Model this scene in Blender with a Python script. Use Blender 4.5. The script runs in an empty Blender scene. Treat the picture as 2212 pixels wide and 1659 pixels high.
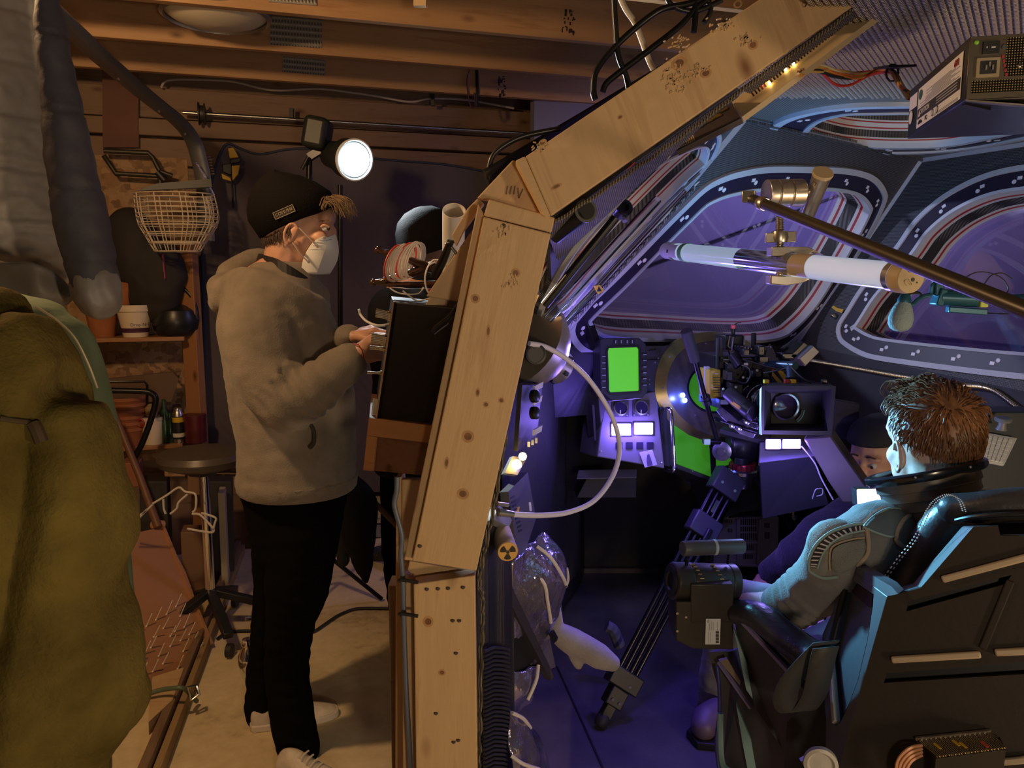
import bpy, bmesh, math, random
from math import sin, cos, pi, radians as R_
from mathutils import Vector as V3, Matrix, noise
from mathutils.bvhtree import BVHTree
random.seed(7)
SC = bpy.context.scene
COL = SC.collection

# ------------------------------------------------------------------ camera, world, lights, exposure
F = 1661.0
PITCH = math.atan(229.5 / F)
CAM = V3((0, 0, 1.5))
cd = bpy.data.cameras.new('camera'); cam = bpy.data.objects.new('camera', cd); COL.objects.link(cam)
cam.location = CAM; cam.rotation_euler = (pi / 2 - PITCH, 0, 0)
cd.sensor_width = 36; cd.lens = 36 * F / 2212; cd.clip_start = 0.05
SC.camera = cam
w = bpy.data.worlds.new('world'); SC.world = w; w.use_nodes = True
w.node_tree.nodes['Background'].inputs[0].default_value = (.55, .5, .6, 1)
w.node_tree.nodes['Background'].inputs[1].default_value = .012
SC.view_settings.view_transform = 'Standard'; SC.view_settings.look = 'None'
SC.view_settings.exposure = 0.0; SC.view_settings.gamma = 1; SC.view_settings.use_curve_mapping = False

def lamp(name, typ, loc, energy, color, size=.1, target=None, size_y=None, spot=None, blend=.3, spread=None):
    l = bpy.data.lights.new(name, typ); l.energy = energy; l.color = color
    if typ == 'AREA':
        l.size = size
        if size_y: l.shape = 'RECTANGLE'; l.size_y = size_y
        if spread: l.spread = spread
    else: l.shadow_soft_size = size
    if spot: l.spot_size = spot; l.spot_blend = blend
    o = bpy.data.objects.new(name, l); COL.objects.link(o); o.location = loc
    if target is not None: o.rotation_euler = (V3(target) - V3(loc)).to_track_quat('-Z', 'Y').to_euler()
    return o

# the garage's own warm lamps (one behind the photographer, one up at the left wall) an added warm fill, and the set's coloured lamps
lamp('garage_lamp', 'POINT', (.50, -1.0, 1.22), 50, (1, .77, .53), .10)
lamp('garage_lamp_left', 'POINT', (-1.28, 1.50, 2.33), 62, (1, .62, .30), .06)
lamp('warm_fill_right', 'POINT', (1.75, -.25, .75), 66, (1, .72, .44), .10)  # added fill at lower right, warms the ceiling matting
lamp('cyan_set_lamp', 'SPOT', (.34, 2.32, 1.22), 108, (.20, .68, 1), .03, (1.05, 1.55, 1.12), spot=R_(78), blend=.6)
lamp('cyan_ceiling_lamp', 'SPOT', (.62, 2.05, 1.28), 17, (.14, .60, 1), .02, (1.05, 2.62, 2.0), spot=R_(100), blend=1)
lamp('violet_set_lamp', 'POINT', (.72, 2.12, 1.02), 3.0, (.36, .28, 1), .015)
lamp('violet_side_lamp', 'POINT', (.24, 2.12, 1.28), 3.5, (.26, .18, 1), .03)
lamp('violet_outside_lamp', 'AREA', (1.7, 4.1, 2.6), 42, (.50, .42, 1), 1.0, (1.5, 5.2, 1.6))
lamp('violet_floor_lamp', 'SPOT', (.62, 2.35, 1.0), 9, (.16, .08, 1), .03, (.6, 2.1, .1), spot=R_(120), blend=.8)

# ------------------------------------------------------------------ picking points in the place
def ray(x, y):
    a = (x - 1106) / F; b = (829.5 - y) / F
    return V3((a, cos(PITCH) + b * sin(PITCH), -sin(PITCH) + b * cos(PITCH)))
def at(x, y, Y):
    d = ray(x, y); return CAM + d * (Y / d.y)
def gz(x, y, z):
    d = ray(x, y); return CAM + d * ((z - 1.5) / d.z)
class Pl:
    """a plane in the place; hit() finds where a line of sight meets it"""
    def __init__(s, a, b, c):
        s.p = V3(a); s.n = (V3(b) - V3(a)).cross(V3(c) - V3(a)).normalized()
        if s.n.dot(CAM - s.p) < 0: s.n = -s.n
    def hit(s, x, y, off=0):
        d = ray(x, y); return CAM + d * ((s.p + s.n * off - CAM).dot(s.n) / d.dot(s.n))

# ------------------------------------------------------------------ objects
WL = {}
def wl(o): return WL.get(o.name, V3((0, 0, 0))) if o else V3((0, 0, 0))
def tag(o, label=None, cat=None, group=None, kind=None):
    if label: o['label'] = label
    if cat: o['category'] = cat
    if group: o['group'] = group
    if kind: o['kind'] = kind
    return o
def thing(name, label, cat, loc=(0, 0, 0), group=None, kind=None):
    o = bpy.data.objects.new(name, None); COL.objects.link(o); o.location = loc; o.empty_display_size = .05
    WL[o.name] = V3(loc)
    return tag(o, label, cat, group, kind)
def link(name, me, m, parent=None, org=None):
    o = bpy.data.objects.new(name, me); COL.objects.link(o)
    if m is not None and len(me.materials) == 0: me.materials.append(m)
    if parent is not None: o.parent = parent
    o.location = (V3(org) if org is not None else V3((0, 0, 0))) - wl(parent)
    WL[o.name] = V3(org) if org is not None else V3((0, 0, 0))
    return o
def copy_tree(o, parent=None, loc=None, rotz=None):
    c = o.copy(); COL.objects.link(c); c.parent = parent
    if loc is not None: c.location = loc; WL[c.name] = V3(loc)
    if rotz is not None: c.rotation_euler = (0, 0, rotz)
    for ch in list(o.children): copy_tree(ch, c)
    return c

def frame_of(d, up=(0, 0, 1)):
    d = V3(d).normalized(); u = V3(up)
    if abs(d.dot(u.normalized())) > .98: u = V3((1, 0, 0)) if abs(d.x) < .9 else V3((0, 1, 0))
    s = u.cross(d).normalized(); t = d.cross(s)
    return d, s, t
def cat_rom(pts, n=6, closed=False):
    pts = [V3(p) for p in pts]; out = []; N = len(pts)
    for i in range(N if closed else N - 1):
        g = (lambda k: pts[k % N]) if closed else (lambda k: pts[min(max(k, 0), N - 1)])
        a, b, c, d = g(i - 1), g(i), g(i + 1), g(i + 2)
        for k in range(n):
            t = k / n
            out.append(.5 * ((2 * b) + (c - a) * t + (2 * a - 5 * b + 4 * c - d) * t * t + (3 * b - a - 3 * c + d) * t ** 3))
    if not closed: out.append(pts[-1])
    return out
class MB:
    def __init__(s): s.v = []; s.f = []; s.m = []
    def add(s, vs, fs, mi=0):
        k = len(s.v); s.v += [V3(v) for v in vs]; s.f += [[i + k for i in f] for f in fs]; s.m += [mi] * len(fs); return s
    def hexa(s, p, mi=0):   # p: 4 bottom + 4 top
        return s.add(p, [[3, 2, 1, 0], [4, 5, 6, 7], [0, 1, 5, 4], [1, 2, 6, 5], [2, 3, 7, 6], [3, 0, 4, 7]], mi)
    def box(s, c, d, rot=None, mi=0):
        c = V3(c); x, y, z = [k / 2 for k in d]
        p = [V3(q) for q in ((-x, -y, -z), (x, -y, -z), (x, y, -z), (-x, y, -z), (-x, -y, z), (x, -y, z), (x, y, z), (-x, y, z))]
        if rot is not None: p = [rot @ q for q in p]
        return s.hexa([q + c for q in p], mi)
    def beam(s, a, b, w, h, up=(0, 0, 1), mi=0):
        a, b = V3(a), V3(b); d, sx, t = frame_of(b - a, up); sx = sx * w / 2; t = t * h / 2
        return s.hexa([a - sx - t, a + sx - t, a + sx + t, a - sx + t, b - sx - t, b + sx - t, b + sx + t, b - sx + t], mi)
    def prism(s, pts, vec, mi=0):
        pts = [V3(p) for p in pts]; vec = V3(vec); n = len(pts)
        return s.add(pts + [p + vec for p in pts], [list(range(n))[::-1], list(range(n, 2 * n))] + [[i, (i + 1) % n, n + (i + 1) % n, n + i] for i in range(n)], mi)
    def loft(s, rings, cap=True, closed=False, mi=0):
        n = len(rings[0]); k = len(rings); vs = [p for r in rings for p in r]; fs = []
        for i in range(k if closed else k - 1):
            j = (i + 1) % k
            for q in range(n):
                fs.append([i * n + q, i * n + (q + 1) % n, j * n + (q + 1) % n, j * n + q])
        if cap and not closed: fs += [list(range(n))[::-1], list(range((k - 1) * n, k * n))]
        return s.add(vs, fs, mi)
    def tube(s, pts, r, n=8, closed=False, cap=True, mi=0, flat=1.0, up=(0, 0, 1)):
        pts = [V3(p) for p in pts]; N = len(pts); rings = []; ps = None
        for i, p in enumerate(pts):
            if closed: d = pts[(i + 1) % N] - pts[i - 1]
            else: d = pts[min(i + 1, N - 1)] - pts[max(i - 1, 0)]
            d = d.normalized()
            if ps is None: _, a, b = frame_of(d, up)
            else:
                a = (ps - d * ps.dot(d)); a = a.normalized() if a.length > 1e-6 else frame_of(d, up)[1]; b = d.cross(a)
            ps = a; rr = r[i] if isinstance(r, (list, tuple)) else r
            rings.append([p + a * rr * cos(2 * pi * k / n) + b * rr * flat * sin(2 * pi * k / n) for k in range(n)])
        return s.loft(rings, cap, closed, mi)
    def rod(s, a, b, r, n=10, r2=None, mi=0): return s.tube([a, b], [r, r if r2 is None else r2], n, mi=mi)
    def lathe(s, prof, org, axis=(0, 0, 1), n=20, cap=True, mi=0, up=(0, 0, 1)):
        d, a, b = frame_of(axis, up); org = V3(org)
        return s.loft([[org + d * h + (a * cos(2 * pi * k / n) + b * sin(2 * pi * k / n)) * max(r, 1e-5) for k in range(n)] for r, h in prof], cap, False, mi)
    def ball(s, c, r, rot=None, n=14, m=8, mi=0):
        c = V3(c); r = (r, r, r) if isinstance(r, (int, float)) else r; rings = []
        for i in range(m + 1):
            t = -pi / 2 + pi * i / m; q = max(cos(t), 1e-3)
            ring = [V3((q * cos(2 * pi * k / n) * r[0], q * sin(2 * pi * k / n) * r[1], sin(t) * r[2])) for k in range(n)]
            rings.append([(rot @ p if rot is not None else p) + c for p in ring])
        return s.loft(rings, mi=mi)
    def strip(s, A, B, closed=True, mi=0):
        n = len(A); vs = list(A) + list(B)
        return s.add(vs, [[i, (i + 1) % n, n + (i + 1) % n, n + i] for i in range(n if closed else n - 1)], mi)
    def mesh(s, name, org=(0, 0, 0), sharp=40):
        me = bpy.data.meshes.new(name); o = V3(org)
        me.from_pydata([v - o for v in s.v], [], s.f)
        bm = bmesh.new(); bm.from_mesh(me); bmesh.ops.recalc_face_normals(bm, faces=bm.faces); bm.to_mesh(me); bm.free()
        for p, mi in zip(me.polygons, s.m): p.material_index = mi
        if sharp is not None:
            me.polygons.foreach_set('use_smooth', [True] * len(me.polygons))
            me.set_sharp_from_angle(angle=R_(sharp))
        return me
    def build(s, name, m, parent=None, org=None, bevel=0, seg=2, sharp=40, **tags):
        if org is None:
            if parent is not None: org = wl(parent)
            else:
                lo = V3([min(v[i] for v in s.v) for i in range(3)]); hi = V3([max(v[i] for v in s.v) for i in range(3)])
                org = (lo + hi) / 2; org.z = lo.z
        me = s.mesh(name, org, sharp)
        ms = m if isinstance(m, (list, tuple)) else [m]
        for q in ms: me.materials.append(q)
        o = link(name, me, None, parent, org)
        if bevel:
            b = o.modifiers.new('bevel', 'BEVEL'); b.width = bevel; b.segments = seg; b.limit_method = 'ANGLE'; b.angle_limit = R_(35)
        if tags: tag(o, **tags)
        return o

def panel(name, pts, thick, m, parent=None, holes=(), bevel=0, **tags):
    """flat plate from a polygon; its own x runs along the first edge, so grain follows it; thickness goes away from the viewer"""
    pts = [V3(p) for p in pts]; x = (pts[1] - pts[0]).normalized(); n = V3((0, 0, 0))
    for i in range(len(pts)):
        a, b = pts[i] - pts[0], pts[(i + 1) % len(pts)] - pts[0]; n += a.cross(b)
    n.normalize()
    if n.dot(CAM - pts[0]) < 0: n = -n
    y = n.cross(x).normalized(); x = y.cross(n)
    M = Matrix((x, y, n)).transposed(); Mi = M.transposed(); org = sum(pts, V3((0, 0, 0))) / len(pts)
    bm = bmesh.new(); edges = []
    for loop in [pts] + [list(h) for h in holes]:
        vs = [bm.verts.new(Mi @ (V3(p) - org)) for p in loop]
        edges += [bm.edges.new((vs[i], vs[(i + 1) % len(vs)])) for i in range(len(vs))]
    if holes:
        bmesh.ops.triangle_fill(bm, use_beauty=True, edges=edges, normal=(0, 0, 1))
    else: bm.faces.new(list(bm.verts))
    bmesh.ops.recalc_face_normals(bm, faces=bm.faces)
    for f in bm.faces:
        if f.normal.z < 0: f.normal_flip()
    r = bmesh.ops.extrude_face_region(bm, geom=list(bm.faces))
    for g in r['geom']:
        if isinstance(g, bmesh.types.BMVert): g.co.z -= thick
    bmesh.ops.recalc_face_normals(bm, faces=bm.faces)
    me = bpy.data.meshes.new(name); bm.to_mesh(me); bm.free()
    for q in (m if isinstance(m, (list, tuple)) else [m]): me.materials.append(q)
    o = bpy.data.objects.new(name, me); COL.objects.link(o)
    if parent is not None: o.parent = parent
    o.matrix_basis = Matrix.Translation(org - wl(parent)) @ M.to_4x4(); WL[o.name] = org
    if bevel:
        b = o.modifiers.new('bevel', 'BEVEL'); b.width = bevel; b.segments = 2; b.limit_method = 'ANGLE'; b.angle_limit = R_(35)
    return tag(o, **tags) if tags else o
def board(name, a, b, w, h, m, parent=None, up=(0, 0, 1), bevel=.002, **tags):
    """straight timber from a to b, grain along its own x"""
    a, b = V3(a), V3(b); d, s, t = frame_of(b - a, up); L = (b - a).length
    me = MB().box((0, 0, 0), (L, w, h)).mesh(name); me.materials.append(m)
    o = bpy.data.objects.new(name, me); COL.objects.link(o)
    if parent is not None: o.parent = parent
    M = Matrix((d, s, t)).transposed(); o.matrix_basis = Matrix.Translation((a + b) / 2 - wl(parent)) @ M.to_4x4(); WL[o.name] = (a + b) / 2
    if bevel:
        k = o.modifiers.new('bevel', 'BEVEL'); k.width = bevel; k.segments = 2
    return tag(o, **tags) if tags else o
def fuse(mb, voxel, smooth=4, sharp=None):
    """one continuous skin around overlapping shapes"""
    me = mb.mesh('tmp'); o = bpy.data.objects.new('tmp', me); COL.objects.link(o)
    r = o.modifiers.new('r', 'REMESH'); r.mode = 'VOXEL'; r.voxel_size = voxel; r.use_smooth_shade = True
    if smooth:
        k = o.modifiers.new('s', 'SMOOTH'); k.factor = .5; k.iterations = smooth
    dg = bpy.context.evaluated_depsgraph_get(); dg.update()
    out = bpy.data.meshes.new_from_object(o.evaluated_get(dg)); bpy.data.objects.remove(o); bpy.data.meshes.remove(me)
    out.polygons.foreach_set('use_smooth', [True] * len(out.polygons))
    return out
def displace(me, fn):
    nv = len(me.vertices); co = [0.] * (3 * nv); no = [0.] * (3 * nv)
    me.vertices.foreach_get('co', co); me.vertex_normals.foreach_get('vector', no)
    for i in range(nv):
        c = V3(co[3 * i:3 * i + 3]); q = V3(no[3 * i:3 * i + 3]); c += q * fn(c, q); co[3 * i:3 * i + 3] = c
    me.vertices.foreach_set('co', co); me.update()
def body(name, me, m, parent, org=None):
    org = wl(parent) if org is None else V3(org)
    me.transform(Matrix.Translation(-org)); me.materials.clear(); me.materials.append(m)
    return link(name, me, None, parent, org)
def text(name, s, size, loc, x, n, m, parent=None, depth=.0004, align='CENTER', bold=0):
    """flat lettering; x is the reading direction, n faces the reader"""
    c = bpy.data.curves.new(name, 'FONT'); c.body = s; c.size = size; c.align_x = align; c.align_y = 'CENTER'; c.extrude = depth; c.offset = bold
    c.resolution_u = 2
    o = bpy.data.objects.new(name, c); COL.objects.link(o)
    dg = bpy.context.evaluated_depsgraph_get(); me = bpy.data.meshes.new_from_object(o.evaluated_get(dg)); bpy.data.objects.remove(o)
    x = V3(x).normalized(); n = V3(n).normalized(); y = n.cross(x).normalized(); x = y.cross(n)
    M = Matrix((x, y, n)).transposed()
    me.materials.clear(); me.materials.append(m)
    o = bpy.data.objects.new(name, me); COL.objects.link(o)
    if parent is not None: o.parent = parent
    o.matrix_basis = Matrix.Translation(V3(loc) - wl(parent)) @ M.to_4x4(); WL[o.name] = V3(loc)
    return o

# ------------------------------------------------------------------ materials
MATS = {}
def _nt(name):
    m = bpy.data.materials.new(name); m.use_nodes = True; nt = m.node_tree
    return m, nt, nt.nodes['Principled BSDF']
def N(nt, typ, **kw):
    n = nt.nodes.new(typ)
    for k, v in kw.items():
        if k in n.inputs: n.inputs[k].default_value = v
        else: setattr(n, k, v)
    return n
def coords(nt, scale=(1, 1, 1), rot=(0, 0, 0), rnd=True, src='Object'):
    tc = N(nt, 'ShaderNodeTexCoord'); mp = N(nt, 'ShaderNodeMapping'); mp.inputs['Scale'].default_value = scale; mp.inputs['Rotation'].default_value = rot
    nt.links.new(tc.outputs[src], mp.inputs['Vector'])
    if rnd:
        oi = N(nt, 'ShaderNodeObjectInfo'); ml = N(nt, 'ShaderNodeMath', operation='MULTIPLY'); ml.inputs[1].default_value = 37.0
        nt.links.new(oi.outputs['Random'], ml.inputs[0]); nt.links.new(ml.outputs[0], mp.inputs['Location'])
    return mp.outputs[0]
def ramp(nt, fac, stops):
    r = N(nt, 'ShaderNodeValToRGB'); el = r.color_ramp.elements
    while len(el) < len(stops): el.new(.5)
    for e, (p, c) in zip(el, stops): e.position = p; e.color = (*c[:3], 1)
    nt.links.new(fac, r.inputs[0]); return r.outputs[0]
def bump(nt, b, h, strength=.3, dist=.01):
    k = N(nt, 'ShaderNodeBump', Strength=strength, Distance=dist); nt.links.new(h, k.inputs['Height']); nt.links.new(k.outputs[0], b.inputs['Normal']); return k
def mat(name, c=None, rough=.6, metal=0., var=0., vs=6., bs=0., bscale=60., emit=0., ec=None, sheen=0., coat=0., spec=.5, bd=.004):
    if name in MATS: return MATS[name]
    m, nt, b = _nt(name); MATS[name] = m
    b.inputs['Base Color'].default_value = (*c, 1); b.inputs['Roughness'].default_value = rough; b.inputs['Metallic'].default_value = metal
    b.inputs['Specular IOR Level'].default_value = spec
    if coat: b.inputs['Coat Weight'].default_value = coat; b.inputs['Coat Roughness'].default_value = .15
    if sheen: b.inputs['Sheen Weight'].default_value = sheen; b.inputs['Sheen Roughness'].default_value = .5
    if emit: b.inputs['Emission Color'].default_value = (*(ec or c), 1); b.inputs['Emission Strength'].default_value = emit
    if var or bs:
        co = coords(nt)
        if var:
            n = N(nt, 'ShaderNodeTexNoise', Scale=vs, Detail=5., Roughness=.6); nt.links.new(co, n.inputs['Vector'])
            lo = [max(0, k * (1 - var)) for k in c]; hi = [min(1, k * (1 + var)) for k in c]
            nt.links.new(ramp(nt, n.outputs[0], [(.3, lo), (.7, hi)]), b.inputs['Base Color'])
        if bs:
            n = N(nt, 'ShaderNodeTexNoise', Scale=bscale, Detail=4.); nt.links.new(co, n.inputs['Vector']); bump(nt, b, n.outputs[0], bs, bd)
    return m
def wood(name, light, dark, knot, rough=.6, grain=1., wear=0.):
    if name in MATS: return MATS[name]
    m, nt, b = _nt(name); MATS[name] = m; L = nt.links
    co = coords(nt, (1, 1, 1)); st = coords(nt, (1.1, 13 * grain, 13 * grain))
    n0 = N(nt, 'ShaderNodeTexNoise', Scale=1.6, Detail=6., Roughness=.62, Distortion=.6); L.new(st, n0.inputs['Vector'])
    n1 = N(nt, 'ShaderNodeTexNoise', Scale=7., Detail=3.); L.new(st, n1.inputs['Vector'])
    mx = N(nt, 'ShaderNodeMath', operation='MULTIPLY_ADD'); mx.inputs[1].default_value = .35
    L.new(n1.outputs[0], mx.inputs[0]); L.new(n0.outputs[0], mx.inputs[2])
    col = ramp(nt, mx.outputs[0], [(.45, dark), (.62, light), (.8, [k * .93 for k in light])])
    kc = coords(nt, (4.2, 9, 9)); vo = N(nt, 'ShaderNodeTexVoronoi', Scale=1.); vo.inputs['Randomness'].default_value = 1
    L.new(kc, vo.inputs['Vector'])
    kr = ramp(nt, vo.outputs['Distance'], [(.03, (1, 1, 1)), (.085, (.55, .55, .55)), (.16, (0, 0, 0))])
    mm = N(nt, 'ShaderNodeMix', data_type='RGBA'); L.new(kr, mm.inputs[0]); L.new(col, mm.inputs[6]); mm.inputs[7].default_value = (*knot, 1)
    L.new(mm.outputs[2], b.inputs['Base Color']); b.inputs['Roughness'].default_value = rough
    n2 = N(nt, 'ShaderNodeTexNoise', Scale=3., Detail=8., Roughness=.7); L.new(st, n2.inputs['Vector'])
    h = n2.outputs[0]
    if wear:
        wn = N(nt, 'ShaderNodeTexNoise', Scale=9., Detail=2.); L.new(co, wn.inputs['Vector'])
        wr = ramp(nt, wn.outputs[0], [(.62, (0, 0, 0)), (.7, (1, 1, 1))])
        wf = N(nt, 'ShaderNodeTexNoise', Scale=70., Detail=4.); L.new(co, wf.inputs['Vector'])
        ml = N(nt, 'ShaderNodeMath', operation='MULTIPLY'); L.new(wr, ml.inputs[0]); L.new(wf.outputs[0], ml.inputs[1])
        ad = N(nt, 'ShaderNodeMath', operation='MULTIPLY_ADD'); ad.inputs[1].default_value = 2. * wear
        L.new(ml.outputs[0], ad.inputs[0]); L.new(n2.outputs[0], ad.inputs[2]); h = ad.outputs[0]
    bump(nt, b, h, .35, .004)
    return m
def cells(name, c, c2, scale, rough=.5, strength=.6, dist=.003, axis2=None, metal=0., rot=0.):
    """embossed rubber or mesh: two crossed waves"""
    if name in MATS: return MATS[name]
    m, nt, b = _nt(name); MATS[name] = m; L = nt.links
    co = coords(nt, rot=(0, 0, rot), rnd=False)
    w1 = N(nt, 'ShaderNodeTexWave', Scale=scale, bands_direction='X'); w2 = N(nt, 'ShaderNodeTexWave', Scale=axis2 or scale, bands_direction='Y')
    L.new(co, w1.inputs['Vector']); L.new(co, w2.inputs['Vector'])
    ml = N(nt, 'ShaderNodeMath', operation='MULTIPLY'); L.new(w1.outputs[1], ml.inputs[0]); L.new(w2.outputs[1], ml.inputs[1])
    L.new(ramp(nt, ml.outputs[0], [(.1, c), (.6, c2)]), b.inputs['Base Color'])
    b.inputs['Roughness'].default_value = rough; b.inputs['Metallic'].default_value = metal
    bump(nt, b, ml.outputs[0], strength, dist)
    return m
def osb(name):
    m, nt, b = _nt(name); L = nt.links
    co = coords(nt, (13, 13, 44)); v = N(nt, 'ShaderNodeTexVoronoi', Scale=2.6); v.distance = 'CHEBYCHEV'; L.new(co, v.inputs['Vector'])
    n = N(nt, 'ShaderNodeTexNoise', Scale=1.5, Detail=5.); L.new(co, n.inputs['Vector'])
    sp = N(nt, 'ShaderNodeSeparateColor'); L.new(v.outputs['Color'], sp.inputs[0])
    ad = N(nt, 'ShaderNodeMath', operation='MULTIPLY_ADD'); ad.inputs[1].default_value = .5; L.new(n.outputs[0], ad.inputs[0]); L.new(sp.outputs[0], ad.inputs[2])
    L.new(ramp(nt, ad.outputs[0], [(.2, (.17, .09, .04)), (.6, (.27, .15, .068)), (1.1, (.36, .22, .11))]), b.inputs['Base Color'])
    b.inputs['Roughness'].default_value = .75; bump(nt, b, v.outputs['Distance'], .3, .004); return m
def concrete(name):
    m, nt, b = _nt(name); L = nt.links; co = coords(nt, rnd=False)
    n = N(nt, 'ShaderNodeTexNoise', Scale=2.2, Detail=8., Roughness=.65); L.new(co, n.inputs['Vector'])
    n2 = N(nt, 'ShaderNodeTexNoise', Scale=26., Detail=4.); L.new(co, n2.inputs['Vector'])
    ad = N(nt, 'ShaderNodeMath', operation='MULTIPLY_ADD'); ad.inputs[1].default_value = .4; L.new(n2.outputs[0], ad.inputs[0]); L.new(n.outputs[0], ad.inputs[2])
    L.new(ramp(nt, ad.outputs[0], [(.45, (.30, .23, .13)), (.62, (.60, .47, .27)), (.85, (.72, .58, .36))]), b.inputs['Base Color'])
    b.inputs['Roughness'].default_value = .8; bump(nt, b, ad.outputs[0], .25, .01); return m
def glass(name, tint, refl=.09, rough=.02):
    if name in MATS: return MATS[name]
    m = bpy.data.materials.new(name); m.use_nodes = True; nt = m.node_tree; nt.nodes.clear(); L = nt.links; MATS[name] = m
    t = N(nt, 'ShaderNodeBsdfTransparent', Color=(*tint, 1)); g = N(nt, 'ShaderNodeBsdfGlossy', Roughness=rough); g.inputs[0].default_value = (1, 1, 1, 1)
    fr = N(nt, 'ShaderNodeFresnel', IOR=1.5); ad = N(nt, 'ShaderNodeMath', operation='ADD'); ad.inputs[1].default_value = refl; ad.use_clamp = True
    L.new(fr.outputs[0], ad.inputs[0]); mx = N(nt, 'ShaderNodeMixShader'); L.new(ad.outputs[0], mx.inputs[0]); L.new(t.outputs[0], mx.inputs[1]); L.new(g.outputs[0], mx.inputs[2])
    o = N(nt, 'ShaderNodeOutputMaterial'); L.new(mx.outputs[0], o.inputs[0]); return m
def quilt(name, c, rough=.9):
    if name in MATS: return MATS[name]
    m, nt, b = _nt(name); MATS[name] = m; L = nt.links; co = coords(nt, rnd=False)
    wv = N(nt, 'ShaderNodeTexWave', wave_type='BANDS', bands_direction='DIAGONAL', wave_profile='SIN', Scale=9., Distortion=1.5); wv.inputs['Detail Scale'].default_value = 1.2
    L.new(co, wv.inputs['Vector']); n = N(nt, 'ShaderNodeTexNoise', Scale=2., Detail=4.); L.new(co, n.inputs['Vector'])
    L.new(ramp(nt, n.outputs[0], [(.3, [k * .8 for k in c]), (.7, [k * 1.15 for k in c])]), b.inputs['Base Color']); b.inputs['Roughness'].default_value = rough
    bump(nt, b, wv.outputs[1], .16, .004); return m

PINE = wood('pine', (.55, .37, .19), (.43, .27, .13), (.20, .09, .035), .55, wear=.7)
FIR = wood('fir_joist', (.42, .235, .11), (.31, .155, .065), (.16, .07, .03), .6)
OLDWOOD = wood('old_wood', (.20, .12, .072), (.13, .073, .042), (.09, .04, .02), .65)
BROWNWOOD = wood('stained_wood', (.13, .055, .028), (.075, .032, .016), (.06, .02, .01), .5)
OSB = osb('osb'); CONC = concrete('concrete')
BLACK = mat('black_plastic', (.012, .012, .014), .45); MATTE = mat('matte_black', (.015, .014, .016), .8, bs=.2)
BMETAL = mat('black_metal', (.02, .02, .022), .32, .6); STEEL = mat('steel', (.55, .54, .52), .28, 1., var=.15); CHROME = mat('chrome', (.8, .8, .8), .12, 1.)
BRASSY = mat('cast_aluminium', (.55, .50, .42), .32, .9, var=.2, vs=30); GREYP = mat('grey_plastic', (.20, .20, .22), .45)
WHITEP = mat('white_plastic', (.75, .74, .72), .45); RIMG = mat('rim_grey', (.46, .48, .55), .5, var=.08); GASKET = mat('gasket_black', (.022, .016, .04), .42, spec=.3)
RED = mat('red_paint', (.32, .02, .02), .5); GREEN = mat('chroma_green_glow', (.06, .44, .015), .6, emit=.22, ec=(.09, .55, .02)); YEL = mat('yellow', (.62, .38, .02), .5)  # the green is paint; a faint glow is added to brighten it
SKIN = mat('skin', (.62, .34, .23), .5, var=.12, vs=18, bs=.1, bscale=140); RUBBER = mat('rubber', (.018, .018, .02), .6)
LEDW = mat('violet_led', (.8, .75, 1), .4, emit=26, ec=(.40, .26, 1)); LEDY = mat('yellow_led', (1, .9, .5), .4, emit=22, ec=(1, .62, .16)); LEDB = mat('blue_led', (.3, .4, 1), .4, emit=30, ec=(.05, .10, 1))
U = V3((.956, .292, 0)); VV = V3((-.292, .956, 0)); UP = V3((0, 0, 1))

# ================================================================== THE GARAGE (setting)
# floor slab
o = MB().box((-.6, 2.6, -.05), (6.4, 6.4, .1)).build('floor', CONC, org=(0, 0, 0)); tag(o, kind='structure')
WB = gz(820, 1160, 0)                       # foot of the far wall
def wallp(x, z, off=0):                     # point of the far wall under picture column x
    a = (x - 1106) / F; b = V3((a, 1, 0)); # solve WB + U t - VV off = s b
    p = WB - VV * off; det = U.x * -b.y + b.x * U.y
    t = ((-p.x) * -b.y + b.x * (-p.y)) / det
    q = p + U * t; return V3((q.x, q.y, z))
wb = thing('wall_back', None, None, wallp(820, 0), kind='structure')
WA, WE = wallp(-60, 0, 0), WB + U * 4.2
panel('backing', [WA - VV * -.03, WE + VV * .03, WE + VV * .03 + UP * 2.9, WA + VV * .03 + UP * 2.9], .03, OLDWOOD, wb)
zz = [(2.44, 2.29, .0), (2.285, 2.20, .02), (2.195, 2.06, 0), (2.055, 1.92, 0), (1.915, 1.78, 0), (1.775, 1.64, 0), (1.635, 1.5, 0)]
for i, (t, b_, f_) in enumerate(zz):
    o = board('plank', WA + UP * (t + b_) / 2 - VV * (.01 + f_), WE + UP * (t + b_) / 2 - VV * (.01 + f_), .03 + f_, t - b_ - .004, OLDWOOD, wb, bevel=.004)
# OSB sheet at the left bay with studs
ob = panel('osb_sheet', [wallp(150, .55, .03), wallp(425, .55, .03), wallp(425, 2.1, .03), wallp(150, 2.1, .03)], .012, OSB, wb)
wl_ = thing('wall_left', None, None, WA, kind='structure')
WLN = WA - VV * 3.2
panel('sheathing', [WA, WLN, WLN + UP * 2.9, WA + UP * 2.9], .03, OLDWOOD, wl_)
for k in range(5):
    p = WA - VV * (.3 + .6 * k) + U * .045
    board('stud', p, p + UP * 2.44, .09, .04, OLDWOOD, wl_, up=VV)
for k in range(6):
    z = 2.35 - k * .16; board('plank', WA + U * .012 + UP * z, WLN + U * .012 + UP * z, .02, .15, OLDWOOD, wl_)
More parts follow.
